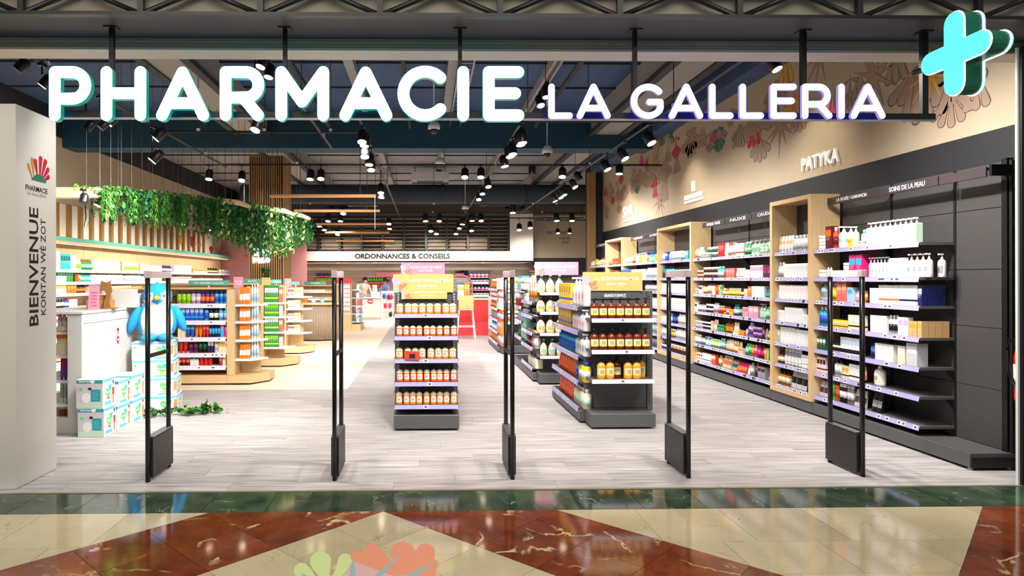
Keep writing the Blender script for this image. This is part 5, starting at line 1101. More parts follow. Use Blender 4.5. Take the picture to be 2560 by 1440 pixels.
strip('mint header strip above the nearest oak gondola', 471, 571, 701, 714, 9.6, TEALS, "C'EST NOUVEAU ! ici au mois", 0.75)
strip('pink square sign on the end of the nearest oak gondola', 584, 608, 692, 722, 9.75, PINKS, 'NOTRE\nCOUP', 0.7)
strip('mint header strip above the second oak gondola', 609, 652, 697, 709, 11.6, TEALS, 'BIEN-\u00caTRE', 0.5)
strip('apricot square sign on the end of the second oak gondola', 654, 676, 694, 716, 11.62, ORAS, '')
strip('mint header strip left of the third oak gondola', 676, 704, 699, 709, 13.6, TEALS, 'VITAL')
strip('coral square sign on the end of the third oak gondola', 711, 728, 696, 718, 13.62, mat('coral_sign', (240, 130, 124), 0.5), 'TOP\n3', 0.5)
strip('mint header strip just right of the coral square sign', 729, 748, 704, 712, 13.64, TEALS, '')
strip('widest mint header strip above the fluted counter', 760, 815, 704, 712, 17.45, TEALS, 'MAMAN', 0.4)

# ------------------------------------------------------------------ left wall shelving
ZL = [1.74, 1.50, 1.28, 1.01, 0.72, 0.42]; LX = -6.85
for k, (y0, y1) in enumerate(((10.4, 12.9), (12.9, 15.4), (15.4, 17.9), (17.9, 20.4), (20.4, 22.9))):
    t = thing('wall_shelf_bay', '%s oak backed shelf bay along the left wall from the entrance' % ordw(k), 'shelving', (LX, (y0 + y1) / 2, 0), 0, 'oak backed bays along the left wall'); ry = t.location.y
    n = 3
    for j in range(n):
        a0 = y0 + (y1 - y0) * j / n - ry; a1 = y0 + (y1 - y0) * (j + 1) / n - ry
        part('back_panel', MB().cbox(-0.35, -0.32, a0 + 0.004, a1 - 0.004, 0.15, 2.27, 0.002), WOOD, t)
    part('plinth', MB().cbox(-0.34, 0, y0 - ry, y1 - ry - 0.002, 0.02, 0.15, 0.003), WOODH, t)
    part('canopy', MB().cbox(-0.34, 0.0, y0 - ry, y1 - ry - 0.002, 2.24, 2.28, 0.002), WOODH, t)
    part('header_strip', MB().cbox(0.0, 0.02, y0 - ry + .002, y1 - ry - 0.004, 2.285, 2.36, 0.002), TEALS, t)
    part('light_strip', MB().box(-0.12, -0.09, y0 - ry + .02, y1 - ry - .02, 2.232, 2.24), mat('strip_light', (255, 244, 226), 0.4, emit=2.0), t)
    for z in ZL: shelf_part(t, 'X+', LX, y0 + 0.002, y1 - 0.004, z, 0.3, 4, m=WHITE, rail=RAILW, lip=0.055, seed=40 + k)
L_ = [Run('X+', LX - 0.01, z, '%s of the left wall' % SN[i]) for i, z in enumerate(ZL)]
s = L_[0]
s.add('carton', 139, 153, 3, 628, 'white', 'silver'); s.add('carton', 154, 178, 4, 634, 'turquoise', 'teal'); s.add('carton', 179, 192, 2, 638, 'white', 'silver'); s.add('bottle', 194, 206, 3, 648, 'white', 'lime', 'white'); s.add('bottle', 207, 233, 5, 648, 'green', 'mint', 'orange'); s.add('bottle', 236, 304, 14, 650, 'white', 'cream', 'white'); s.add('carton', 306, 312, 1, 655, 'tan', 'white'); s.add('bottle', 313, 350, 7, 656, 'white', 'lime', 'white'); s.add('carton', 352, 372, 3, 660, 'paletan', 'white'); s.add('carton', 374, 406, 5, 664, 'white', 'silver'); s.add('bottle', 408, 432, 5, 664, 'navy', 'white', 'purple'); s.add('carton', 436, 480, 5, 664, 'white', 'paleblue'); s.add('carton', 484, 520, 6, 672, 'peach', 'orange'); s.add('bottle', 522, 547, 4, 670, 'black', 'yellow', 'black'); s.add('bottle', 550, 580, 4, 674, 'white', 'silver', 'white')
s = L_[1]
s.add('jar', 147, 170, 3, 690, 'white', 'white', 'white'); s.add('carton', 157, 196, 6, 678, 'green', 'mint', inset=.1); s.add('carton', 197, 203, 1, 686, 'orange', 'cream'); s.add('bottle', 204, 230, 5, 684, 'turquoise', 'mint', 'teal'); s.add('pump', 232, 312, 16, 682, 'white', 'palepink', 'tan'); s.add('bottle', 316, 358, 8, 686, 'white', 'silver', 'grey'); s.add('bottle', 360, 408, 8, 690, 'white', 'cream', 'white'); s.add('carton', 434, 480, 7, 692, 'white', 'orange'); s.add('bottle', 484, 560, 12, 694, 'peach', 'white', 'purple')
s = L_[2]
s.add('carton', 139, 168, 4, 712, 'white', 'yellow'); s.add('carton', 170, 193, 3, 710, 'orange', 'gold'); s.add('bottle', 195, 217, 4, 712, 'darkbrown', 'orange', 'black'); s.add('carton', 222, 330, 12, 715, 'peach', 'paletan'); s.add('carton', 332, 356, 3, 716, 'yellow', 'black'); s.add('carton', 440, 560, 12, 712, 'cream', 'yellow')
s = L_[3]
s.add('bottle', 139, 164, 4, 744, 'black', 'white', 'silver'); s.add('bottle', 166, 176, 2, 746, 'blue', 'white', 'red'); s.add('carton', 178, 195, 4, 748, 'white', 'lilac'); s.add('carton', 240, 330, 10, 748, 'palepink', 'lilac')
s = L_[4]; s.add('bottle', 139, 195, 8, 785, 'white', 'coral', 'red'); s.add('carton', 200, 330, 12, 785, 'white', 'silver')
# vertical oak fins above, and the wall canopy
ob('fin_backing', MB().box(-7.2, -7.185, 10.5, 22.0, 2.365, 3.05).mesh('fin_backing', mat('cream_backing', (236, 226, 206), .7)), wl)
for k in range(24):
    y0 = 10.9 + 0.44 * k
    t = ob('wall_fin', MB().cbox(-7.185, -7.125, y0, y0 + 0.11, 2.365, 3.05, 0.003).mesh('wall_fin', WOODD), wl)
cnp = thing('oak_canopy', 'pale oak slatted canopy beside the hanging greenery', 'canopy', (-5.8, 9.5, 2.8))
part('front_beam', MB().cbox(-1.35, 1.02, 0, 0.08, -0.06, 0.09, 0.003), WOODH, cnp)
for k in range(2): part('plank', MB().cbox(-1.35, 0.98, 0.1 + 0.36 * k, 0.1 + 0.36 * k + 0.34, 0.02, 0.05, 0.003), WOODH, cnp)
part('side_beam', MB().cbox(0.98, 1.04, 0.08, 0.8, -0.04, 0.09, 0.003), WOOD, cnp)
ob('hanging_ivy', MB().tube([(0.6, 0.5, -0.05), (0.62, 0.5, -0.3), (0.61, 0.48, -0.45)], 0.012, 5).tube([(0.7, 0.5, -0.05), (0.72, 0.5, -0.25)], 0.012, 5).mesh('hanging_ivy', LF2), cnp)

# ------------------------------------------------------------------ hanging greenery
hp = thing('hanging_planter', 'curved tray of trailing green plants hanging from the ceiling', 'planter', (-3.7, 11.0, 2.8))
PATH = [(-4.8, 9.5), (-4.35, 9.95), (-3.9, 10.5), (-3.5, 11.1), (-3.2, 11.8), (-2.95, 12.5), (-2.78, 13.3), (-2.7, 14.1), (-2.68, 14.9)]
def along(t):
    t = t * (len(PATH) - 1); i = min(int(t), len(PATH) - 2); u = t - i
    return Vector((PATH[i][0] * (1 - u) + PATH[i + 1][0] * u, PATH[i][1] * (1 - u) + PATH[i + 1][1] * u))
trm = MB(); n = 32
for i in range(n):
    a_, b_ = along(i / n), along((i + 1) / n); d = (b_ - a_).normalized(); nn = Vector((-d.y, d.x)) * 0.24
    pts = [a_ - nn * 0.1, b_ - nn * 0.1, b_ + nn, a_ + nn]
    trm.prism([(p.x + 3.7, p.y - 11.0) for p in pts], lambda u, v, d: (u, v, d), 0.05, 0.0, 0, 0)
ob('tray', fixn(trm.mesh('tray', mat('mossy_tray', (54, 84, 40), .8, noise=.2))), hp)
CAB = mat('steel_cable', (62, 64, 68), 0.6)
for i in range(34):
    p_ = along((i + 0.5) / 34); 
    for s_ in ((0.0,) if i % 3 else (0.0, 0.28)):
        part('cable', MB().tube([(p_.x + 3.7 - s_, p_.y - 11.0 + s_ * 0.6, 0.04), (p_.x + 3.7 - s_, p_.y - 11.0 + s_ * .6, 2.08 if not (12.9 < p_.y < 13.6) else 1.36)], 0.0028, 4), CAB, hp)
rr = random.Random(3)
def strand(mb, base, L, kind, mats):
    if kind == 'fern':        # long plume of narrow drooping leaflets
        n = int(L / 0.02); sway = Vector((rr.uniform(-.06, .06), rr.uniform(-.05, .05), 0))
        for i in range(n):
            t = i / n; c = base + sway * t * t + Vector((0, 0, -L * t))
            for s_ in (-1, 1):
                a_ = rr.uniform(0, 6.28); l = rr.uniform(.04, .085) * (1.1 - 0.6 * t); d = Vector((math.cos(a_), math.sin(a_), -1.1)).normalized(); w_ = Vector((-d.y, d.x, 0)).normalized() * .006
                mb.q([c - w_, c + d * l, c + w_], rr.randrange(2))
    elif kind == 'leafy':
        n = int(L / 0.035)
        for i in range(n):
            t = i / n; c = base + Vector((rr.gauss(0, .05), rr.gauss(0, .04), -L * t)); e = Euler((rr.uniform(0.3, 1.9), rr.uniform(-.7, .7), rr.uniform(0, 6.28))).to_matrix(); s_ = rr.uniform(.05, .1); m = rr.randrange(len(mats))
            mb.q([c + e @ Vector(p) * s_ for p in ((0, -.5, 0), (.3, -.1, .08), (.22, .3, .05), (0, .7, -.1), (-.22, .3, .05), (-.3, -.1, .08))], m)
    else:                      # smooth tail
        n = 9
        for i in range(n):
            t = i / n; c = base + Vector((0, 0, -L * t))
            for k in range(10):
                a_ = rr.uniform(0, 6.28); d = Vector((math.cos(a_) * .5, math.sin(a_) * .5, -1)).normalized(); l = .09; w_ = Vector((-d.y, d.x, 0)).normalized() * .008
                mb.q([c + Vector((math.cos(a_), math.sin(a_), 0)) * .022 - w_, c + Vector((math.cos(a_), math.sin(a_), 0)) * .022 + d * l, c + Vector((math.cos(a_), math.sin(a_), 0)) * .022 + w_], rr.randrange(2))
FOL = {}
for nm_, mats in (('trailing_fern', [LF1, LF2]), ('broad_leaves', [LF2, LF1, LF5]), ('pale_leaves', [LF4, LF1, LF4]), ('tail_plume', [LF3, LF1]), ('top_moss', [LF1, LF3, LF2]), ('teal_fern', [LF5, LF2])):
    FOL[nm_] = (MB(), mats)
for i in range(560):
    t = rr.random(); p_ = along(t); d = (along(min(t + .01, 1)) - along(max(t - .01, 0))).normalized(); nn = Vector((-d.y, d.x)); off = rr.uniform(-.12, .24)
    b0 = Vector((p_.x + 3.7 + nn.x * off, p_.y - 11.0 + nn.y * off, 0.06)); u = rr.random(); L = (0.42 + 0.34 * math.exp(-((t - .62) / .22) ** 2)) * rr.uniform(.7, 1.15) * 1.12
    if t < .35: k = 'trailing_fern' if u < .62 else ('broad_leaves' if u < .82 else 'tail_plume')
    elif .5 < t < .62 and u < .35: k = 'teal_fern'
    elif .58 < t < .85: k = 'trailing_fern' if u < .3 else ('broad_leaves' if u < .55 else ('pale_leaves' if u < .8 else 'tail_plume'))
    else: k = 'trailing_fern' if u < .35 else ('broad_leaves' if u < .75 else ('tail_plume' if u < .92 else 'pale_leaves'))
    strand(FOL[k][0], b0, L, {'trailing_fern': 'fern', 'teal_fern': 'fern', 'broad_leaves': 'leafy', 'pale_leaves': 'leafy', 'tail_plume': 'tail'}[k], FOL[k][1])
for i in range(1500):
    t = rr.random(); p_ = along(t); c = Vector((p_.x + 3.7 + rr.uniform(-.3, .12), p_.y - 11 + rr.uniform(-.15, .2), 0.04 + rr.uniform(0, .09))); e = Euler((rr.uniform(-1, 1), rr.uniform(-1, 1), rr.uniform(0, 6.28))).to_matrix(); s_ = rr.uniform(.04, .08)
    FOL['top_moss'][0].q([c + e @ Vector(p) * s_ for p in ((0, -.5, 0), (.3, 0, .1), (0, .6, 0), (-.3, 0, .1))], rr.randrange(3))
for nm_, (mb, mats) in FOL.items(): part(nm_, mb, mats, hp, kind='stuff')
for t in (.42, .66, .8): 
    p_ = along(t); part('driftwood', MB().tube([(p_.x + 3.6, p_.y - 11.1, .1), (p_.x + 3.85, p_.y - 11.0, .08), (p_.x + 4.02, p_.y - 10.9, .02)], [.05, .05, .035], 8), mat('bleached_wood', (226, 196, 158), 0.7), hp)

# ------------------------------------------------------------------ slatted column with lit logo
sc_ = thing('slatted_column', 'square column clad in vertical oak slats behind the hanging greenery', 'column', (-3.73, 15.3, 0))
part('core', MB().box(-0.4, 0.4, 0.03, 0.8, 0, 4.44), mat('column_core', (18, 16, 16), 0.7), sc_)
for k in range(15): part('slat', MB().box(-0.4 + 0.052 * k, -0.4 + 0.052 * k + 0.026, -0.02, 0.03, 0, 4.44), WOODD, sc_)
part('corner_board', MB().cbox(0.385, 0.41, -0.02, 0.82, 0, 4.44, 0.003), WOODD, sc_)
ls = thing('lit_logo', 'small glowing white logo with a red flower on the slatted column', 'sign', (q(652, 640, 15.2).x, 15.24, q(652, 640, 15.2).z))
LG = mat('logo_glow_white', (255, 255, 255), 0.3, emit=3.0); LGR = mat('logo_glow_red', (255, 90, 100), 0.3, emit=1.6); LGT = mat('logo_glow_teal', (60, 200, 170), 0.3, emit=1.2)
Sx = lambda px: (px - 652) * 15.2 / F; Sz = lambda py: (640 - py) * 15.2 / F
def lstroke(pts, wd, m, k=0): 
    ob('letter', fixn(MB().prism(ribbon([(Sx(x), Sz(y)) for x, y in pts], wd * 15.2 / F, 5), lambda u, v, d: (u, d, v), -0.02 - .0004 * k, 0.02, 0, 0).mesh('letter', m)), ls)
lstroke([(634, 624), (643, 624), (643, 630), (636, 637), (646, 637)], 6, LG); lstroke([(634, 656), (634, 643), (640, 650), (646, 643), (646, 656)], 5, LG, 1); lstroke([(652, 645), (652, 656)], 4.5, LG, 2); lstroke([(658, 645), (658, 656)], 4, LG, 3); lstroke([(668 + 4 * math.cos(a * PI / 6), 650 + 5 * math.sin(a * PI / 6)) for a in range(12)] , 4, LG, 4)
fl_ = MB()
for k, an in enumerate((150, 122, 95, 68, 40)): fl_.prism(drop(Sx(662), Sz(637), .16, .06, math.radians(an), 6), lambda u, v, d: (u, d, v), -0.021 - .0004 * k, 0.0, 1 if k in (0, 4, 2) else 0, 0)
fl_.prism([(Sx(652), Sz(637)), (Sx(662), Sz(642)), (Sx(674), Sz(636)), (Sx(662), Sz(633))], lambda u, v, d: (u, d, v), -0.024, 0.0, 2, 2)
ob('flower', fixn(fl_.mesh('flower', [LG, LGR, LGT])), ls)
vn = thing('trailing_plant', 'dark green plant hanging on the slatted column below the logo', 'plant', (q(664, 690, 15.2).x, 15.2, q(664, 690, 15.2).z)); leafball(vn, 'plant_leaves', [(0.02 * ((k % 3) - 1), 0, 0.15 - 0.035 * k) for k in range(12)], 60, 0.09, [LF2, LF1], 9, 0.03, .6)
# pink end wall with flower mural at the end of the left wall
pk = struct('wall_left', MB().box(-7.2, -4.2, 22.95, 23.1, 0, 3.4), mat('pink_paint', (206, 142, 144), 0.7, noise=0.03))

# ------------------------------------------------------------------ hanging oak rods
RODM = mat('rod_oak', (206, 150, 104), 0.5, noise=0.06, nscale=8)
for k, (x0, x1, py, z) in enumerate(((675, 940, 490, 3.05), (735, 950, 527, 3.05), (790, 965, 560, 3.05), (812, 973, 581, 3.05), (840, 985, 602, 2.93))):
    Y = (z - EYE) * F / (CY - py); a_ = q(x0, py, Y).x; b_ = q(x1, py, Y).x
    t = thing('hanging_rod', '%s round oak rod from the front hanging on thin cables' % ordw(k), 'rod', ((a_ + b_) / 2, Y, z), 0, 'hanging oak rods'); h = (b_ - a_) / 2
    part('rod', MB().tube([(-h, 0, 0), (h, 0, 0)], 0.032, 10), RODM, t)
    for s_ in (-0.85, 0.7): part('cable', MB().tube([(s_ * h, 0, 0.03), (s_ * h, 0, 4.9 - z - 0.02)], 0.006, 4), CAB, t)
    if k == 0: part('drop_wire', MB().tube([(h - 0.02, 0, 0), (h - 0.02, 0, -0.6)], 0.004, 4), WMET, t)

# ------------------------------------------------------------------ track lighting
HEAD = MB().lathe([(0.055, 0.0), (0.06, 0.01), (0.06, 0.13), (0.04, 0.16)], 14).mesh('lamp_body', BLACK)
FACEM = MB().lathe([(0.053, -0.006), (0.053, 0.004)], 14).mesh('lamp_face', LAMP)
STEMM = MB().box(-0.006, 0.006, -0.006, 0.006, 0.12, 0.24).box(-0.02, 0.02, -0.05, 0.05, 0.23, 0.255).mesh('stem', BLACK)
BODYW = {}
AIMS = {'left aisle track': (-1.9, .6), 'left of centre track': (-.5, .9), 'centre aisle track': (-.1, .9), 'right of centre track': (.25, .9), 'right wall track': (1.0, .15), 'second cross track': (0, .9), 'added front track behind the shutter': (0, .55), 'left wall track': (-1.1, .1)}
ZT = 3.40; zr = 3.65
TX = {'left aisle track': -3.72, 'left of centre track': -1.5, 'centre aisle track': -0.86, 'right of centre track': 1.3, 'right wall track': 3.06}
TY = {'second cross track': 11.95, 'rear cross track': 18.4, 'second rear cross track': 20.7, 'third rear cross track': 22.4, 'cash desk cross track': 23.2, 'added front track behind the shutter': 5.16}
def spot(px, py, z, track, watt=1.0, on=True, size=1.0, top=None, pos=None):
    if pos: p_ = Vector(pos)
    elif track in TX: p_ = pX(px, py, TX[track])
    elif track in TY: p_ = pY(px, py, TY[track])
    else: r_ = ray(px, py); p_ = CAM + r_ * ((z - EYE) / r_.z)
    p_.z = min(p_.z, (top or zr) - 0.16)
    t = thing('track_spotlight', '', 'spotlight', (p_.x, p_.y, p_.z), 0, 'black spotlights on the %s' % track)
    av = AIMS.get(track, (0, .7)); av = Vector((av[0] + R.uniform(-.2, .2), av[1] + R.uniform(-.2, .2), -1))
    b = ob('lamp_body', HEAD, t, rot=Vector((-av.x * .4, R.uniform(.1, .45), 1)).to_track_quat('Z', 'Y').to_euler()); b.scale = (size * (.8 if p_.y < 8 else 1.15),) * 3
    if on: ob('lamp_face', FACEM, b)
    H_ = (top or zr) - p_.z
    part('stem', MB().box(-0.006, 0.006, -0.006, 0.006, 0.11, H_ - .01).box(-0.02, 0.02, -0.05, 0.05, H_ - .03, H_), BLACK, t)
    if on and watt:
        l = bpy.data.lights.new('spot_light', 'SPOT'); l.energy = SPOT_W * watt; l.spot_size = math.radians(112); l.spot_blend = 1.0; l.shadow_soft_size = 0.07; l.color = (1.0, 0.95, 0.885)
        lo = bpy.data.objects.new('spot_light', l); COL.link(lo); lo.parent = t; lo.location = (0, 0, -0.03); lo.rotation_euler = av.to_track_quat('-Z', 'Y').to_euler()
    TRK.setdefault(track, []).append((p_.y, p_.x, t)); return p_
TRK = {}
def track(label, a_, b_):
    a_, b_ = Vector(a_), Vector(b_); t = thing('lighting_track', label, 'track', (a_ + b_) / 2); d = (b_ - a_) / 2
    part('rail', MB().tube([-d, d], 0.02, 4), BLACK, t)
    n = 3
    for k in range(n):
        p_ = -d + d * 2 * (k + .5) / n; part('suspension', MB().tube([p_, p_ + Vector((0, 0, 4.86 - a_.z))], 0.006, 4), CAB, t); part('coupler', MB().box(p_.x - .02, p_.x + .02, p_.y - .02, p_.y + .02, p_.z + .01, p_.z + .05), WMET, t)
track('black lighting track running back above the left aisle', (-3.72, 5.3, zr), (-3.72, 12.2, zr))
track('black lighting track running back left of the centre', (-1.5, 5.3, zr), (-1.5, 10.5, zr))
track('black lighting track running back over the centre aisle', (-0.86, 7.5, zr), (-0.86, 22, zr))
track('black lighting track running back right of the centre', (1.3, 5.4, zr), (1.3, 22, zr))
track('black lighting track running back along the right wall shelves', (3.06, 5.3, zr), (3.06, 21, zr))
for k, (Y, x0, x1) in enumerate(((5.16, -2.9, 4.3), (9.3, -3.7, -0.88), (8.6, 1.32, 3.04), (11.95, -3.7, 4.4), (18.4, -5.0, 5.5), (20.7, -5.0, 5.5), (22.4, -4.5, 5.5), (23.2, 3.95, 6.0))):  # first track is added, out of view, for the front fill lamps
    track('black crosswise lighting track, %s from the entrance' % ordw(k), (x0, Y, zr), (x1, Y, zr))
for px, py in ((105, 215), (272, 310), (388, 328), (380, 402)): spot(px, py, ZT, 'left aisle track', watt=1.0)
for px, py in ((651, 167), (671, 193), (638, 325)): spot(px, py, ZT, 'left of centre track', watt=.6)
for px, py in ((905, 355), (911, 365), (912, 392), (923, 412), (928, 425), (952, 482), (953, 494)): spot(px, py, ZT, 'centre aisle track', watt=0.6)
for px, py in ((1352, 226), (1366, 213), (1306, 357), (1302, 362), (1282, 386), (1275, 392), (1262, 416), (1221, 467), (1206, 485), (1197, 499)): spot(px, py, ZT, 'right of centre track', watt=0.55)
for px, py in ((1992, 142), (1943, 173), (1629, 358), (1563, 397), (1519, 424), (1438, 468), (1411, 488), (1403, 494), (1388, 503)): spot(px, py, ZT, 'right wall track', watt=0.5)
for px, py in ((1548, 307), (522, 448), (604, 451), (775, 448), (802, 447), (1162, 443), (1202, 443), (1406, 442)): spot(px, py, ZT, 'second cross track', watt=0.7)
REAR = [(740, 534), (858, 534), (820, 553), (851, 553), (972, 560), (974, 572), (798, 566), (811, 575), (844, 586), (1064, 553), (1098, 553), (1180, 552), (1203, 552), (1156, 561), (1148, 571), (1077, 578), (1091, 585), (1179, 577), (1140, 585), (1282, 532), (1298, 575), (1326, 570), (1392, 552), (1430, 552)]
for k, (px, py) in enumerate(REAR): spot(px, py, ZT, 'rear cross track' if py < 540 else ('second rear cross track' if py < 562 else 'third rear cross track'), watt=.6 if k % 2 else 0, size=1.3)
for px, py in ((1395, 583), (1424, 583)): spot(px, py, ZT, 'cash desk cross track', watt=0)
for px, py, tk in ((42, 175, 'left aisle track'), (215, 325, 'left aisle track'), (250, 320, 'left aisle track'), (1450, 400, 'right wall track'), (1330, 438, 'second cross track')): spot(px, py, ZT, tk, on=False)
for x_, w_ in ((-2.4, .22), (-1.0, .45), (0.1, .66), (1.2, .66), (2.2, .66), (3.4, .42)): spot(0, 0, 0, 'added front track behind the shutter', pos=(x_, 5.16, 3.4), watt=w_)  # unseen lamps added to light the gondola fronts
track('black lighting track under the hanging greenery along the left wall', (-5.1, 9.8, 2.92), (-5.1, 21.5, 2.92))
for y_ in (10.2, 12.0, 13.8, 15.6, 17.4, 19.2, 21.0): spot(0, 0, 0, 'left wall track', pos=(-5.1, y_, 2.7), watt=.75, top=2.92)
spot(208, 508, 2.62, 'oak canopy', on=False, size=.8, top=2.82)
for tk, L2 in TRK.items():
    L2.sort()
    for i, (_, _, t) in enumerate(L2):
        t['label'] = ('black spotlight hanging below the oak canopy' if tk == 'oak canopy' else 'black track spotlight, %s from the entrance on the %s' % (ordw(i), tk))
        if len(L2) == 1 and 'group' in t: del t['group']

# ------------------------------------------------------------------ ceiling services
def cassette(px, py, z, label, w_=0.9):
    r_ = ray(px, py); p_ = CAM + r_ * ((z - EYE) / r_.z); t = thing('air_conditioner', label, 'air conditioner', p_)
    part('casing', MB().cbox(-w_ / 2, w_ / 2, -.4, .4, 0, .25, .01), mat('ac_white', (190, 190, 188), .5), t); part('grille', MB().box(-w_ * .35, w_ * .35, -.3, .3, -.012, 0), mat('ac_grille', (110, 110, 112), .6), t)
    for k in range(2): part('suspension', MB().tube([(w_ * (.4 - .8 * k), 0, .25), (w_ * (.4 - .8 * k), 0, 4.88 - z)], .008, 4), CAB, t)
cassette(1075, 455, 4.42, 'white ceiling air conditioner above the middle of the shop', 1.1)
cassette(1248, 512, 4.2, 'white ceiling air conditioner farther back on the right', 1.3)
cassette(905, 514, 4.2, 'white ceiling air conditioner farther back behind the oak rods', 1.1)
for px, py, z, lab in ((1368, 382, 3.9, 'white dome camera hanging on the right side of the ceiling'), (1100, 410, 3.9, 'white dome camera hanging over the centre aisle'), (1085, 322, 4.0, 'white dome camera nearest the entrance above the centre'), (1163, 523, 3.6, 'small white dome camera at the rear of the shop')):
    r_ = ray(px, py); p_ = CAM + r_ * ((z - EYE) / r_.z); t = thing('dome_camera', lab, 'camera', p_)
    part('housing', MB().lathe([(.05, -.02), (.1, .0), (.1, .05), (.06, .12)], 12), WMET, t); part('dome', MB().ell((0, 0, -.02), (.07, .07, .07), n=12, k=6), mat('dome_smoke', (40, 40, 46), .1), t); part('rod', MB().tube([(0, 0, .1), (0, 0, 4.88 - p_.z)], .012, 5), WMET, t)
cl = thing('cable_ladder', 'grey cable ladder running along the ceiling above the centre', 'cable tray', (0.6, 12, 4.6))
for s_ in (-.1, .1): part('side_rail', MB().box(s_ - .012, s_ + .012, -6, 1, 0, .05), STEEL, cl)
for k in range(24): part('rung', MB().box(-.1, .1, -5.9 + .28 * k, -5.87 + .28 * k, .01, .03), STEEL, cl)
for k, (xx, zz, r0, lab) in enumerate(((-.3, 4.55, .03, 'thin dark pipe under the ceiling left of the cable ladder'), (2.2, 4.6, .04, 'dark pipe under the ceiling right of the cable ladder'), (-1.9, 4.6, .05, 'thick dark pipe under the ceiling left of the centre'))):
    t = thing('ceiling_pipe', lab, 'pipe', (xx, 9, zz)); part('pipe', MB().tube([(0, -3.8, 0), (0, 3.9, 0)], r0, 8), DUCT, t)
    for kk in range(3): part('hanger', MB().tube([(0, -3 + 3 * kk, 0), (0, -3 + 3 * kk, 4.88 - zz)], .008, 4), CAB, t)
dk = thing('air_duct', 'wide dark round air duct crossing the rear ceiling', 'duct', (0.5, 19.6, 4.1)); part('duct', MB().tube([(-6, 0, 0), (5.5, 0, 0)], .3, 14), DUCT, dk)
for kk in range(5): part('joint', MB().tube([(-5 + 2.5 * kk, 0, 0), (-4.94 + 2.5 * kk, 0, 0)], .315, 14), DUCT, dk)

# ------------------------------------------------------------------ back of the shop
BW = mat('bulkhead_white', (214, 206, 196), 0.7, noise=0.02, nscale=2)
BY = 23.6
bk = struct('wall_back', MB().box(-7.1, q(1333, 640, BY).x, BY, BY + 0.2, 2.16, q(1000, 628, BY).z), BW)
text('ORDONNANCES & CONSEILS', bk, (q(1006, 641, BY).x, BY - 0.012, q(1006, 641, BY).z), FACE['Y-'], TXTK, width=q(1125, 641, BY).x - q(887, 641, BY).x, height=0.19, bold=0.03, ext=0.01)
struct('wall_back', MB().box(q(1275, 640, BY).x, q(1333, 640, BY).x, BY, BY + 0.5, q(1000, 628, BY).z, q(1300, 530, BY).z), BW)
struct('ceiling', MB().box(-7.1, q(1333, 640, BY).x, BY, 26.6, 2.16, 2.2), mat('soffit_blush', (224, 204, 188), .7))
zs0 = q(1000, 627, BY).z; scr = thing('slat_screen', 'dark framed screen of horizontal oak slats above the prescriptions counter', 'screen', (q(1000, 600, BY).x, BY + 0.1, zs0)); ox = scr.location.x
part('backing', MB().box(-4.2, q(1275, 600, BY).x - ox, .25, .28, 0.0, 1.3), mat('screen_dark', (34, 30, 28), .6), scr)
for px in (738, 795, 848, 903, 956, 1010, 1065, 1118, 1170, 1222, 1272): xx = q(px, 600, BY).x - ox; part('post', MB().box(xx - .04, xx + .04, -.03, .05, 0, 1.25), BLACK, scr)
for k in range(9): part('slat', MB().box(-4.2, q(1275, 600, BY).x - ox, 0, .03, .06 + .135 * k, .09 + .135 * k), mat('slat_dim_oak', (130, 108, 76), .5), scr)
for k, (x0, x1, z0, z1) in enumerate(((735, 790, .08, .45), (800, 845, .08, .45), (855, 900, .08, .5), (960, 1005, .08, .4), (1070, 1115, .08, .42), (1125, 1165, .08, .4), (1175, 1220, .08, .5))): part('pale_panel', MB().box(q(x0, 600, BY).x - ox, q(x1, 600, BY).x - ox, .2, .24, z0, z1), mat('screen_pale', (150, 140, 120), .6), scr)
# downlights under the soffit
for k, px in enumerate((846, 937, 1028, 1118, 1208)):
    p_ = q(px, 656, 24.0); t = thing('downlight', '%s from left of the small downlights under the prescriptions soffit' % ordw(k), 'downlight', (p_.x, 24.0, 2.155), 0, 'downlights under the soffit')
    part('ring', MB().lathe([(.09, -.004), (.09, .0)], 12), WMET, t); part('lens', MB().lathe([(.06, -.008), (.06, -.004)], 12), LAMP, t)
    l = bpy.data.lights.new('spot_light', 'SPOT'); l.energy = 150; l.spot_size = math.radians(150); l.spot_blend = .7; l.color = (1, .92, .82); l.shadow_soft_size = .1; lo = bpy.data.objects.new('spot_light', l); COL.link(lo); lo.parent = t; lo.location = (0, 0, -.03)
# far right beige wall with wayfinding
fr = struct('wall_back', MB().box(q(1333, 600, 25).x, 6.5, 25.0, 25.2, 2.35, 4.0), BEIGE); struct('wall_back', MB().box(q(1333, 600, 25).x, 6.5, 25.0, 25.2, 0, 2.35), ANTH)
text('MATERNITE', fr, (q(1395, 582, 25).x, 24.996, q(1395, 582, 25).z), FACE['Y-'], TXTK, width=.9, height=.12); text('CABINES', fr, (q(1412, 596, 25).x, 24.996, q(1412, 596, 25).z), FACE['Y-'], TXTK, width=.42, height=.09)
text('>>>', fr, (q(1413, 607, 25).x, 24.996, q(1413, 607, 25).z), FACE['Y-'], TXTK, width=.28, height=.12)
AREA[:] = ['packet', 'packet', 'medicine_bottle', 'bottle']
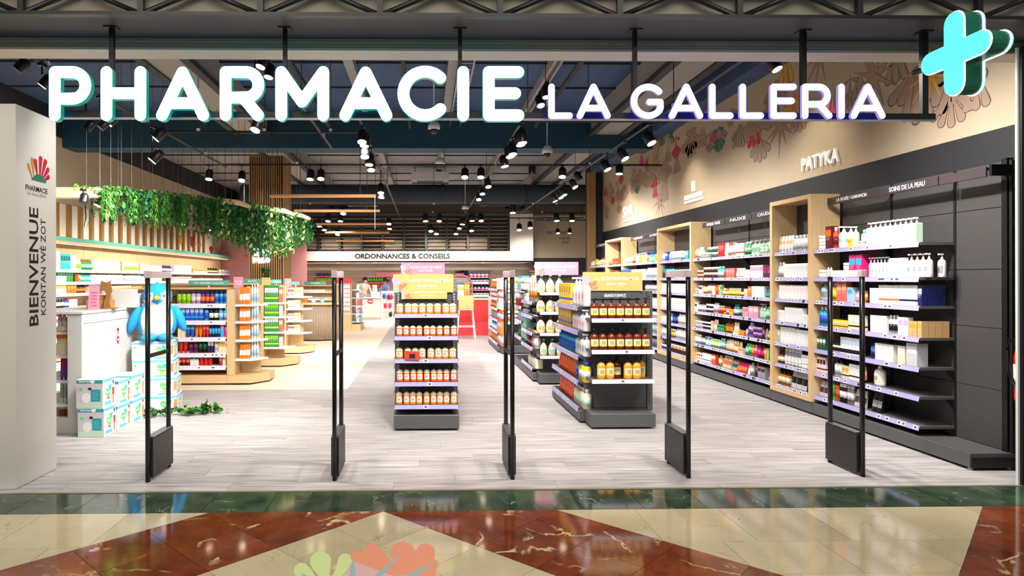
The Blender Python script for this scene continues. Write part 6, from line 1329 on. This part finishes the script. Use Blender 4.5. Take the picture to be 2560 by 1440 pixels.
# product wall behind the counter
bw = thing('back_shelving', 'wide pale shelving full of small coloured packs behind the prescriptions counter', 'shelving', (0, 26.3, 0))
part('back_panel', MB().box(-5.2, 4.2, .25, .29, 0, 2.15), BW, bw); part('header', MB().box(-5.2, 4.2, -.02, .02, 1.9, 2.02), BW, bw)
for k, z in enumerate((1.67, 1.42, 1.17, .92)):
    sh_ = part('shelf', MB().box(-5.2, 4.2, 0, .25, z - .03, z), WMET, bw); part('strip', MB().box(-5.2, 4.2, -.006, 0, z - .04, z + .005), [mat('strip_coral', (236, 140, 120)), mat('strip_rose', (214, 120, 150)), mat('strip_coral2', (230, 150, 130)), RAILW][k], sh_)
BS = [Run('Y-', 26.3, z, '%s behind prescriptions counter' % SN[k]) for k, z in enumerate((1.67, 1.42, 1.17, .92))]
BS[0].add('carton', 790, 830, 4, 683, 'navy', 'purple'); BS[0].add('carton', 940, 1003, 12, 681, 'pink', 'coral'); BS[0].add('bottle', 1112, 1136, 6, 684, 'coral', 'gold', 'tan'); BS[0].add('jar', 1138, 1160, 4, 678, 'maroon', 'pink', 'black'); BS[0].add('jar', 1152, 1172, 3, 676, 'blue', 'navy', 'navy', inset=.1); BS[0].add('carton', 1180, 1198, 4, 678, 'orange', 'peach'); BS[0].add('carton', 1199, 1226, 5, 680, ('gold'), 'blue')
BS[1].add('carton', 790, 832, 6, 696, 'lime', 'coral'); BS[1].add('can', 918, 958, 6, 692, 'green', 'lime', 'mint'); BS[1].add('carton', 960, 975, 3, 692, 'plum', 'orange'); BS[1].add('carton', 1140, 1225, 10, 694, 'palepink', 'coral')
BS[2].add('carton', 890, 910, 4, 704, 'teal', 'white'); BS[2].add('bottle', 918, 962, 7, 704, 'tangerine', 'orange', 'white'); BS[2].add('carton', 1140, 1225, 10, 710, 'silver', 'pink')
# cash desk with returns sign
DESK = mat('desk_pale_grey', (172, 170, 164), .45)
cdk = thing('cash_desk', 'white cash desk with a red no entry disc in front of the pharmacists', 'counter', (q(918, 800, 24.3).x, 24.3, 0))
part('front_panel', MB().cbox(-.62, .5, 0, .04, .1, .82, .01), DESK, cdk); part('front_panel', MB().cbox(-.62, .5, -.01, .03, .62, .8, .01), DESK, cdk); part('plinth', MB().box(-.6, .48, .02, .5, 0, .1), mat('plinth_grey', (150, 144, 136), .5), cdk); part('worktop', MB().cbox(-.66, .54, -.05, .6, .82, .86, .005), DESK, cdk); part('light_line', MB().box(-.6, .48, -.012, -.01, .585, .61), mat('desk_light', (255, 250, 240), .4, emit=2.0), cdk)
di = MB(); di.lathe([(.11, 0), (.11, .01)], 16); o = part('disc', di, BRD, cdk, loc=(.12, -.012, .71), rot=(PI / 2, 0, 0)); part('disc_bar', MB().box(-.07, .07, -.02, .02, .011, .013), TXTW, o)
for k, (px, w_, h_, c, lab) in enumerate(((938, .32, .16, 'white acrylic leaflet rack on the cash desk', 0), (936, .2, .42, 'tall white till display with a green screen on the cash desk', 0)) if False else ((938, .32, .2, WHITE, 'white leaflet rack standing on the cash desk'), (936, .16, .46, mat('pale_mint_panel', (200, 226, 210), .5), 'pale mint display panel standing on the cash desk'))):
    t = thing('desk_display', lab, 'display', (q(px, 740, 24.2).x, 24.35 + .1 * k, .86)); part('panel', MB().cbox(-w_ / 2, w_ / 2, -.02, .02, 0, h_, .004), c, t); part('screen', MB().box(-w_ * .4, w_ * .4, -.024, -.02, h_ * .4, h_ * .75), mat('mint_print', (120, 200, 160), .5), t); part('foot', MB().box(-w_ * .4, w_ * .4, -.06, .06, 0, .01), WMET, t)
# second white desk further left, hanging accessory stand
ac = thing('accessory_stand', 'white pegboard stand of pink sponges and accessories left of the honey gondola', 'display stand', (q(968, 808, 22.5).x, 22.5, 0))
part('board', MB().cbox(-.22, .22, 0, .06, .08, 1.13, .006), WHITE, ac); part('base', MB().cbox(-.24, .24, -.15, .2, 0, .08, .006), WHITE, ac)
for k, z in enumerate((1.05, .72, .42)): part('peg_bar', MB().tube([(-.2, -.02, z), (.2, -.02, z)], .01, 5), WMET, ac)
for k, (dx, z, c, nm_, lab) in enumerate(((-.06, .62, 'red', 'sponge', 'red sponge hanging on the left of the accessory stand'), (.1, .62, 'hotpink', 'sponge', 'pink sponge hanging on the right of the accessory stand'), (-.1, .95, 'blue', 'brush_pack', 'blue brush pack hanging at the top of the accessory stand'), (.05, .92, 'maroon', 'brush_pack', 'maroon brush pack hanging at the top of the accessory stand'), (.15, .92, 'magenta', 'brush_pack', 'magenta brush pack hanging at the top right of the accessory stand'), (-.02, .3, 'paletan', 'sponge', 'beige sponge hanging low on the accessory stand'), (.12, .32, 'black', 'brush_pack', 'black brush pack hanging low on the accessory stand'))):
    ob(nm_, MB().ell((0, 0, 0), (.06, .03, .09), n=10, k=7).tube([(0, 0, .08), (0, .0, .12)], .004, 4).mesh(nm_, pm(c)), None, (ac.location.x + dx, 22.45, z), None, lab, 'sponge' if nm_ == 'sponge' else 'brush', 'accessories on the pegboard stand')
# orange striped tower
tw = thing('display_tower', 'tall oak display tower with rows of orange topped packs', 'display stand', (q(858, 828, 19.3).x, 19.3, 0))
part('plinth', MB().cbox(-.24, .24, 0, .7, 0, .18, .004), WOODH, tw); part('body', MB().cbox(-.23, .23, .22, .6, .18, 1.5, .004), WOOD, tw); part('header', MB().cbox(-.24, .24, .0, .04, 1.42, 1.58, .003), BRD, tw); part('foot_panel', MB().cbox(-.23, .23, .0, .2, .18, .5, .003), WOOD, tw)
for k in range(7): part('shelf', MB().box(-.22, .22, 0, .22, .5 + .13 * k, .515 + .13 * k), WMET, tw)
for k in range(7): Run('Y-', 19.3, .516 + .13 * k, '%s of the orange tower from below' % ordw(k) + '').add('carton', 841, 875, 6, 697 + (6 - k) * 11 + 2, 'tangerine' if k % 2 else 'silver', 'white', 'orange', dep=.08)
for k in range(5): part('side_shelf', MB().box(.24, .5, .1, 1.3, .25 + .24 * k, .27 + .24 * k), WMET, tw)
part('side_plinth', MB().box(.22, .5, .1, 1.3, 0, .2), WOODH, tw); part('side_back', MB().box(.2, .24, .1, 1.3, .2, 1.5), WOOD, tw)
for k in range(5):
    for j in range(6):
        put('carton', (tw.location.x + .42, 19.5 + .17 * j, .271 + .24 * k), PI / 2, .12, .08, .13 + .02 * (j % 2), ('paleblue', 'lilac', 'coral', 'white', 'white')[k], 'silver', None, '%s, side of the orange tower' % SN[4 - k], j)
# fluted round counter
fc = thing('fluted_counter', 'curved fluted taupe counter with an oak top behind the oak gondolas', 'counter', (-2.75, 16.62, 0))
TAU = mat('taupe_laminate', (158, 138, 116), .5, noise=.03); part('core', MB().lathe([(.52, 0.03), (.52, .9)], 40, sx=1.0, sy=.8), TAU, fc)
for k in range(40):
    a_ = PI + PI * k / 39.0; part('flute', MB().lathe([(.018, .04), (.018, .9)], 8, cx=.525 * math.cos(a_), cy=.42 * math.sin(a_)), TAU, fc)
part('counter_top', MB().lathe([(.58, .9), (.6, .91), (.6, .95), (.58, .96)], 40, sx=1.1, sy=.85), WOODH, fc)
part('side_wing', MB().cbox(-.54, -.3, -.15, .25, .03, .9, .004), mat('wing_brown', (96, 76, 58), .6), fc); part('wing_top', MB().cbox(-.56, -.3, -.22, .2, .9, .955, .004), WOODH, fc)
bkw = thing('low_bookcase', 'low oak bookcase of white packs standing behind the fluted counter', 'shelving', (-2.7, 17.3, 0)); part('back', MB().cbox(-.75, .35, .3, .34, 0, 1.36, .003), WOOD, bkw); part('side', MB().cbox(.33, .37, 0, .34, 0, 1.36, .003), WOOD, bkw); part('top', MB().cbox(-.75, .37, 0, .34, 1.36, 1.385, .003), WOODH, bkw)
for z in (1.0, 1.2): part('shelf', MB().box(-.75, .33, 0, .3, z - .02, z), RAILW, bkw)
Run('Y-', 17.3, 1.2, 'upper shelf of the low bookcase').add('carton', 745, 812, 11, 724, 'cream', 'white'); Run('Y-', 17.3, 1.0, 'lower shelf of the low bookcase').add('carton', 745, 812, 10, 744, 'white', 'plum')
for k, (px, c, lab) in enumerate(((764, 'orange', 'round orange tin on the fluted counter'), (784, 'white', 'white tub on the middle of the fluted counter'), (806, 'mint', 'mint tub at the right of the fluted counter'))): 
    o = ob('tin', MB().lathe([(.05, 0), (.055, .01), (.055, .09), (.05, .1)], 12).mesh('tin', pm(c)), None, (q(px, 750, 16.4).x, 16.4, .96), None, lab, 'tin')
# red counter, bar stool, pink arch
rc = thing('red_counter', 'bright red counter with a pale wooden top behind the wooden backed stool', 'counter', (1.3, 17.65, 0)); part('front_panel', MB().cbox(-.4, .42, 0, .05, .0, .38, .004), BRD, rc); part('front_panel', MB().cbox(-.4, .42, .005, .05, .383, .97, .004), mat('counter_red', (190, 28, 26), .5, noise=.05), rc); part('worktop', MB().cbox(-.44, .46, -.04, .6, .97, 1.01, .004), WOODH, rc); part('side', MB().box(-.4, .42, .05, .55, 0, .97), BRD, rc)
bs = thing('bar_stool', 'tall stool with a wooden back and white legs in front of the red counter', 'stool', (q(1165, 848, 16.6).x, 16.7, 0))
part('backrest', MB().cbox(-.19, .19, -.22, -.2, .78, 1.12, .008), mat('stool_ply', (206, 146, 90), .45, noise=.06, nscale=8), bs); part('seat', MB().cbox(-.19, .19, -.2, .18, .76, .79, .008), MATS['stool_ply'], bs)
for sx_ in (-1, 1):
    for sy_ in (-1, 1): part('leg', MB().tube([(sx_ * .17, sy_ * .17, .76), (sx_ * .24, sy_ * .22, 0)], .014, 6), WMET, bs)
part('footrest', MB().tube([(-.21, -.2, .32), (.21, -.2, .32), (.21, .2, .32), (-.21, .2, .32), (-.21, -.2, .32)], .01, 5), WMET, bs); part('back_rail', MB().tube([(-.18, -.205, .76), (.18, -.205, .76)], .012, 5), WMET, bs)
ar = thing('arch_display', 'pink arch display of small care products on the red counter', 'display', (q(1150, 740, 18.1).x, 18.1, 1.01))
part('arch', MB().tube([(-.34, 0, 0)] + [(-.34 * math.cos(PI * k / 14), 0, .35 + .3 * math.sin(PI * k / 14)) for k in range(15)] + [(.34, 0, 0)], .02, 6), mat('arch_pink', (232, 96, 110), .4), ar)
for k in range(6): part('slat', MB().box(-.3, .3, .02, .04, .03 + .095 * k, .1 + .095 * k), mat('arch_grey', (112, 116, 118), .5), ar)
Run('Y-', 17.95, 1.011, 'red counter under the pink arch').add('carton', 1144, 1160, 2, 712, 'white', 'gold').add('carton', 1161, 1174, 2, 706, 'orange', 'yellow')
gr = thing('makeup_stand', 'black make-up shelf stand right of the pink arch', 'display stand', (q(1198, 740, 18.4).x, 18.2, 1.01)); part('back', MB().box(-.3, .3, .2, .24, 0, .75), BLACK, gr)
for k in range(4): part('shelf', MB().box(-.3, .3, 0, .2, .02 + .18 * k, .035 + .18 * k), mat('stand_grey', (120, 120, 126), .4), gr)
for k in range(4): Run('Y-', 18.2, 1.046 + .18 * k, '%s of the make-up stand from below' % ordw(k)).add(('carton', 'dropper', 'carton', 'bottle')[k], 1174, 1222, 5, (733, 718, 700, 684)[k], ('white', 'silver', 'palepink', 'white')[k], 'hotpink' if k % 2 else 'black', ('silver', 'white', None, 'coral')[k])

# ------------------------------------------------------------------ pharmacists behind the counter
def person(label, x, y, rz, shirt, hair, masked, lean=0.0):
    t = thing('person', label, 'person', (x, y, 0), rz)
    J = {'pel': (0, 0, .95), 'wst': (0, -.02, 1.12), 'chs': (0, -.05 - lean, 1.32), 'nck': (0, -.06 - lean, 1.47), 'hed': (0, -.08 - lean, 1.56), 'top': (0, -.08 - lean, 1.66)}
    V = []; E_ = []; RR = []; I = {}
    def v(n, p, r): I[n] = len(V); V.append(p); RR.append(r)
    def e(a_, b_): E_.append((I[a_], I[b_]))
    for n, r in (('pel', .16), ('wst', .135), ('chs', .155), ('nck', .055), ('hed', .075), ('top', .07)): v(n, J[n], r)
    for a_, b_ in (('pel', 'wst'), ('wst', 'chs'), ('chs', 'nck'), ('nck', 'hed'), ('hed', 'top')): e(a_, b_)
    for s_, S_ in ((-1, 'l'), (1, 'r')):
        v('sh' + S_, (s_ * .18, -.05 - lean, 1.38), .06); e('chs', 'sh' + S_); v('el' + S_, (s_ * .25, -.12 - lean, 1.12), .045); e('sh' + S_, 'el' + S_); v('wr' + S_, (s_ * .17, -.36 - lean, 1.0), .03); e('el' + S_, 'wr' + S_); v('pa' + S_, (s_ * .15, -.43 - lean, .985), .032); e('wr' + S_, 'pa' + S_)
        for k in range(4): v('f%d%s' % (k, S_), (s_ * (.12 + .02 * k), -.51 - lean + .008 * abs(k - 1), .97), .009); e('pa' + S_, 'f%d%s' % (k, S_))
        v('th' + S_, (s_ * .1, -.44 - lean, .985), .01); e('pa' + S_, 'th' + S_)
        v('hp' + S_, (s_ * .1, 0, .9), .1); e('pel', 'hp' + S_); v('kn' + S_, (s_ * .11, -.02, .5), .065); e('hp' + S_, 'kn' + S_); v('an' + S_, (s_ * .11, .02, .09), .045); e('kn' + S_, 'an' + S_); v('to' + S_, (s_ * .12, -.14, .04), .04); e('an' + S_, 'to' + S_)
    me = bpy.data.meshes.new('body'); me.from_pydata(V, E_, []); o = bpy.data.objects.new('body', me); COL.link(o)
    o.modifiers.new('skin', 'SKIN'); o.modifiers.new('sub', 'SUBSURF').levels = 1; o.modifiers['sub'].render_levels = 1
    for i, r in enumerate(RR):
        d = me.skin_vertices[0].data[i]; d.radius = (r, r * .75 if i in (0, 1, 2) else r); d.use_root = (i == 0)
    dg = bpy.context.evaluated_depsgraph_get(); m2 = bpy.data.meshes.new_from_object(o.evaluated_get(dg)); bpy.data.objects.remove(o); m2.name = 'body'
    m2.materials.clear()
    for m in (mat('skin_brown', (150, 98, 70), .5), shirt, mat('trouser_dark', (40, 40, 48), .7)): m2.materials.append(m)
    for p in m2.polygons:
        c = p.center; p.use_smooth = True
        p.material_index = 0 if (c.z > 1.47 or (c.y < -.3 - lean and c.z > .9)) else (1 if c.z > .92 else 2)
    ob('body', m2, t)
    hx = MB(); hx.ell((0, -.06 - lean, 1.635), (.095, .105, .1), n=16, k=10, mf=lambda c: 0); hx.ell((0, .05 - lean, 1.6), (.06, .06, .06), n=10, k=7)
    part('hair', hx, mat(hair[0], hair[1], .6), t)
    part('nose', MB().ell((0, -.17 - lean, 1.575), (.012, .014, .018), n=8, k=5), MATS['skin_brown'], t); part('mouth', MB().box(-.02, .02, -.162 - lean, -.15 - lean, 1.53, 1.536), mat('lip', (130, 60, 54), .5), t)
    for s_ in (-1, 1):
        part('eye', MB().ell((s_ * .028, -.152 - lean, 1.595), (.011, .008, .007), n=8, k=5), TXTK, t); part('ear', MB().ell((s_ * .083, -.075 - lean, 1.58), (.012, .02, .03), n=8, k=5), MATS['skin_brown'], t)
    if masked: part('face_mask', MB().ell((0, -.135 - lean, 1.55), (.062, .05, .05), n=14, k=8), mat('mask_blue', (170, 196, 216), .7), t)
    return t
person('person in a pale beige top with dark tied hair and face mask behind the counter', q(908, 720, 25.4).x, 25.4, .5, mat('cloth_beige', (206, 188, 176), .8), ('hair_dark', (42, 22, 20)), True, .12).scale = (.94,) * 3
person('person in a blue top with dark hair bending behind the yellow sign', q(972, 715, 25.5).x, 25.5, -.6, mat('cloth_blue', (110, 120, 176), .8), ('hair_black', (24, 18, 18)), False, .2).scale = (.92,) * 3

# ------------------------------------------------------------------ right wall: mural, brand letters, extinguisher
MUR = [mat('mural_taupe', (168, 142, 124), .8), mat('mural_line', (104, 84, 76), .8), mat('mural_red', (196, 48, 56), .8), mat('mural_pink', (206, 60, 122), .8), mat('mural_green', (36, 126, 104), .8), mat('mural_yellow', (222, 166, 58), .8), mat('mural_light', (188, 164, 142), .8)]
rm = random.Random(12); MX = 4.8485
def motif(px, py, size, kind, col):
    c = pX(px, py, MX); s_ = size * (c - CAM).length / F * 0.95; mb = MB()
    cnt = [0]
    def fn(u, v, d): return (d, -u, v)
    def petal(cx, cz, L, wd, an):
        cnt[0] += 1; k = cnt[0] * .00006
        mb.prism(drop(cx, cz, L * 1.02, wd + .018, an, 7), fn, -.0005 - k, 0, 1, 1)
        mb.prism([(cx + .0 + (x - cx) * .97, cz + (z - cz) * .97) for x, z in drop(cx + .008 * math.cos(an), cz + .008 * math.sin(an), L, wd, an, 7)], fn, -.0009 - k, 0, col, col)
    down = -PI / 2
    if kind == 'leaf':
        for a_ in (-1.15, -.75, -.38, 0, .38, .75, 1.15): petal(0, 0, s_ * rm.uniform(.75, 1.1), s_ * .22, down + a_ * .8)
    elif kind == 'spike':
        for k in range(11): 
            an = 2 * PI * k / 11 + rm.uniform(-.15, .15); L = s_ * rm.uniform(.6, 1.0); cnt[0] += 1; w_ = s_ * .07
            d_ = (math.cos(an), math.sin(an)); n_ = (-d_[1], d_[0])
            for g_, m_, o_ in ((.006, 1, .0005), (0, col, .0009)): mb.prism([(n_[0] * (w_ + g_), n_[1] * (w_ + g_)), (d_[0] * (L + g_ * 4), d_[1] * (L + g_ * 4)), (-n_[0] * (w_ + g_), -n_[1] * (w_ + g_))], fn, -o_ - cnt[0] * .00006, 0, m_, m_)
    elif kind == 'coral':
        petal(0, s_ * .6, s_ * .9, s_ * .14, down)
        for a_ in (-.9, -.45, 0, .45, .9): petal(0, 0, s_ * .75, s_ * .2, down + a_)
        petal(0, s_ * .4, s_ * .5, s_ * .14, down - 1.2); petal(0, s_ * .4, s_ * .5, s_ * .14, down + 1.2)
    else:
        for k, a_ in enumerate((-.5, 0, .5)): petal(a_ * s_ * .3, s_ * .3, s_ * 1.1, s_ * .3, down + a_ * .5)
    o = ob('mural_motif', fixn(mb.mesh('mural_motif', MUR)), wr, (MX, c.y, c.z)); return o
ML = [(2050, 138, 70, 'spike', 0), (2185, 190, 95, 'spike', 0), (2160, 225, 60, 'drop', 0), (2290, 165, 110, 'leaf', 0), (2240, 150, 60, 'drop', 0), (2325, 180, 100, 'spike', 5), (2385, 150, 110, 'leaf', 0), (2378, 235, 90, 'coral', 0), (2440, 215, 60, 'drop', 0), (2125, 225, 60, 'coral', 0), (2148, 205, 40, 'drop', 0), (1965, 165, 55, 'drop', 5), (1940, 200, 70, 'leaf', 0), (2000, 280, 60, 'coral', 0), (1950, 310, 80, 'spike', 0), (1985, 235, 50, 'leaf', 5), (1920, 260, 60, 'leaf', 0), (2085, 255, 50, 'drop', 3), (1885, 320, 55, 'drop', 2), (1900, 345, 75, 'coral', 0), (1880, 290, 60, 'leaf', 0),
      (1850, 310, 55, 'leaf', 0), (1830, 270, 40, 'leaf', 0), (1797, 340, 50, 'coral', 4), (1800, 318, 40, 'leaf', 0), (1784, 330, 34, 'drop', 3), (1775, 350, 40, 'coral', 0), (1755, 330, 45, 'drop', 0), (1728, 325, 65, 'leaf', 0), (1728, 345, 60, 'coral', 0), (1690, 362, 45, 'coral', 2), (1678, 335, 40, 'spike', 4), (1692, 400, 40, 'drop', 0), (1670, 375, 38, 'drop', 0), (1655, 340, 30, 'drop', 0), (1637, 385, 36, 'drop', 5), (1636, 440, 36, 'drop', 2), (1638, 470, 30, 'drop', 3), (1660, 460, 55, 'drop', 0), (1650, 502, 52, 'spike', 0), (1660, 400, 60, 'leaf', 0), (1640, 410, 60, 'spike', 0), (1627, 430, 50, 'coral', 0), (1617, 410, 32, 'spike', 2), (1604, 388, 30, 'drop', 3), (1618, 440, 40, 'coral', 0), (1600, 420, 55, 'leaf', 0), (1585, 440, 50, 'spike', 0), (1593, 462, 30, 'coral', 4), (1582, 455, 40, 'coral', 0), (1553, 435, 34, 'coral', 2), (1560, 460, 45, 'leaf', 0), (1545, 470, 45, 'coral', 0), (1532, 490, 30, 'coral', 2), (1514, 470, 26, 'drop', 2), (1525, 455, 45, 'leaf', 0), (1511, 500, 26, 'drop', 5), (1517, 515, 34, 'leaf', 0), (1548, 510, 34, 'coral', 0)]
for m_ in ML: motif(*m_)
# flower mural on the left end wall
for k, (px, py, sz, c) in enumerate(((482, 605, 26, 2), (500, 615, 22, 5), (530, 625, 20, 2), (560, 628, 16, 2), (455, 600, 24, 5))):
    c_ = pX(px, py, -7.15); mb = MB(); s_ = sz * (c_ - CAM).length / F
    for a_ in (-.7, -.25, .25, .7): mb.prism(drop(0, 0, s_, s_ * .3, PI / 2 + a_, 6), lambda u, v, d: (d, u, v), .03 + a_ * .004, 0.0, c, c)
    ob('mural_motif', fixn(mb.mesh('mural_motif', MUR)), wl, (-7.19, c_.y, c_.z - s_ * .5))
LETW = mat('brand_letter_white', (250, 250, 246), .4, emit=.25)
for s_, px, py, x0, x1, h, lab, sub in (('PATYKA', 2049, 402, 2003, 2095, .165, 'white raised brand letters on the beige wall nearest the entrance', None), ('LA ROCHE-POSAY', 1734, 490, 1711, 1757, .085, 'white raised brand letters with a small block in the middle of the beige wall', 1), ('SVR', 1571, 530, 1558, 1584, .28, 'white raised brand letters farthest along the beige wall', 2)):
    c_ = pX(px, py, 4.83); t = thing('wall_letters', lab, 'sign', (4.846, c_.y, c_.z), 0, 'white brand letters on the beige wall'); w_ = abs(pX(x0, py, 4.83).y - pX(x1, py, 4.83).y)
    text(s_, t, (-.02, 0, 0), FACE['X-'], LETW, width=w_, height=h, ext=.012, bold=.012)
    if sub == 1: part('block', MB().box(-.03, 0, -.07, .07, .09, .27), LETW, t); part('underline', MB().box(-.025, 0, -w_ / 2, w_ / 2, -.1, -.06), LETW, t)
    if sub == 2: part('underline', MB().box(-.03, 0, -w_ / 2, w_ / 2, -.22, -.18), LETW, t)
    l = bpy.data.lights.new('wall_washer', 'SPOT'); l.energy = 55; l.spot_size = math.radians(75); l.spot_blend = .9; l.color = (1, .88, .66); l.shadow_soft_size = .05
    lo = bpy.data.objects.new('wall_washer', l); COL.link(lo); lo.location = (3.9, c_.y, 4.0); d_ = Vector((4.85, c_.y, c_.z - .2)) - lo.location; lo.rotation_euler = d_.to_track_quat('-Z', 'Y').to_euler()
ex = thing('fire_extinguisher', 'red fire extinguisher with a white label at the right edge of the entrance', 'fire extinguisher', (4.75, 5.07, .56))
EXR = mat('extinguisher_red', (214, 30, 20), .25, coat=.4); part('cylinder', MB().lathe([(.046, 0), (.054, .02), (.054, .36), (.046, .4), (.03, .43), (.025, .46)], 16), EXR, ex)
part('label', MB().lathe([(.0548, .12), (.0548, .3)], 16), mat('label_white', (236, 236, 232), .4), ex); part('label_mark', MB().lathe([(.0555, .135), (.0555, .16)], 16), mat('label_blue', (40, 60, 150), .4), ex)
part('handle', MB().box(-.06, .02, -.015, .015, .46, .475).box(-.07, .02, -.012, .012, .49, .5), BLACK, ex); part('hose', MB().tube([(-.02, 0, .47), (-.1, .0, .5), (-.14, -.01, .4), (-.13, -.02, .25), (-.09, -.04, .12)], .011, 6), BLACK, ex); part('wall_hook', MB().box(.04, .058, -.02, .02, .3, .34), STEEL, ex)

# ------------------------------------------------------------------ finish: labels, text fitting
label_goods()
bpy.context.view_layer.update()
for o, w_, h_ in FITS:
    d = o.dimensions
    if d.x > 0 and d.y > 0: o.scale = ((w_ / d.x) if w_ else 1, (h_ / d.y) if h_ else ((w_ / d.x) if w_ else 1), 1)

bpy.context.view_layer.update()
dg = bpy.context.evaluated_depsgraph_get()
for o, w_, h_ in FITS:      # plain meshes instead of font objects
    m2 = bpy.data.meshes.new_from_object(o.evaluated_get(dg)); m2.name = 'lettering'
    n_ = ob('lettering', m2, o.parent, o.location.copy(), o.rotation_euler.copy()); n_.scale = o.scale.copy()
    old = o.data; bpy.data.objects.remove(o)
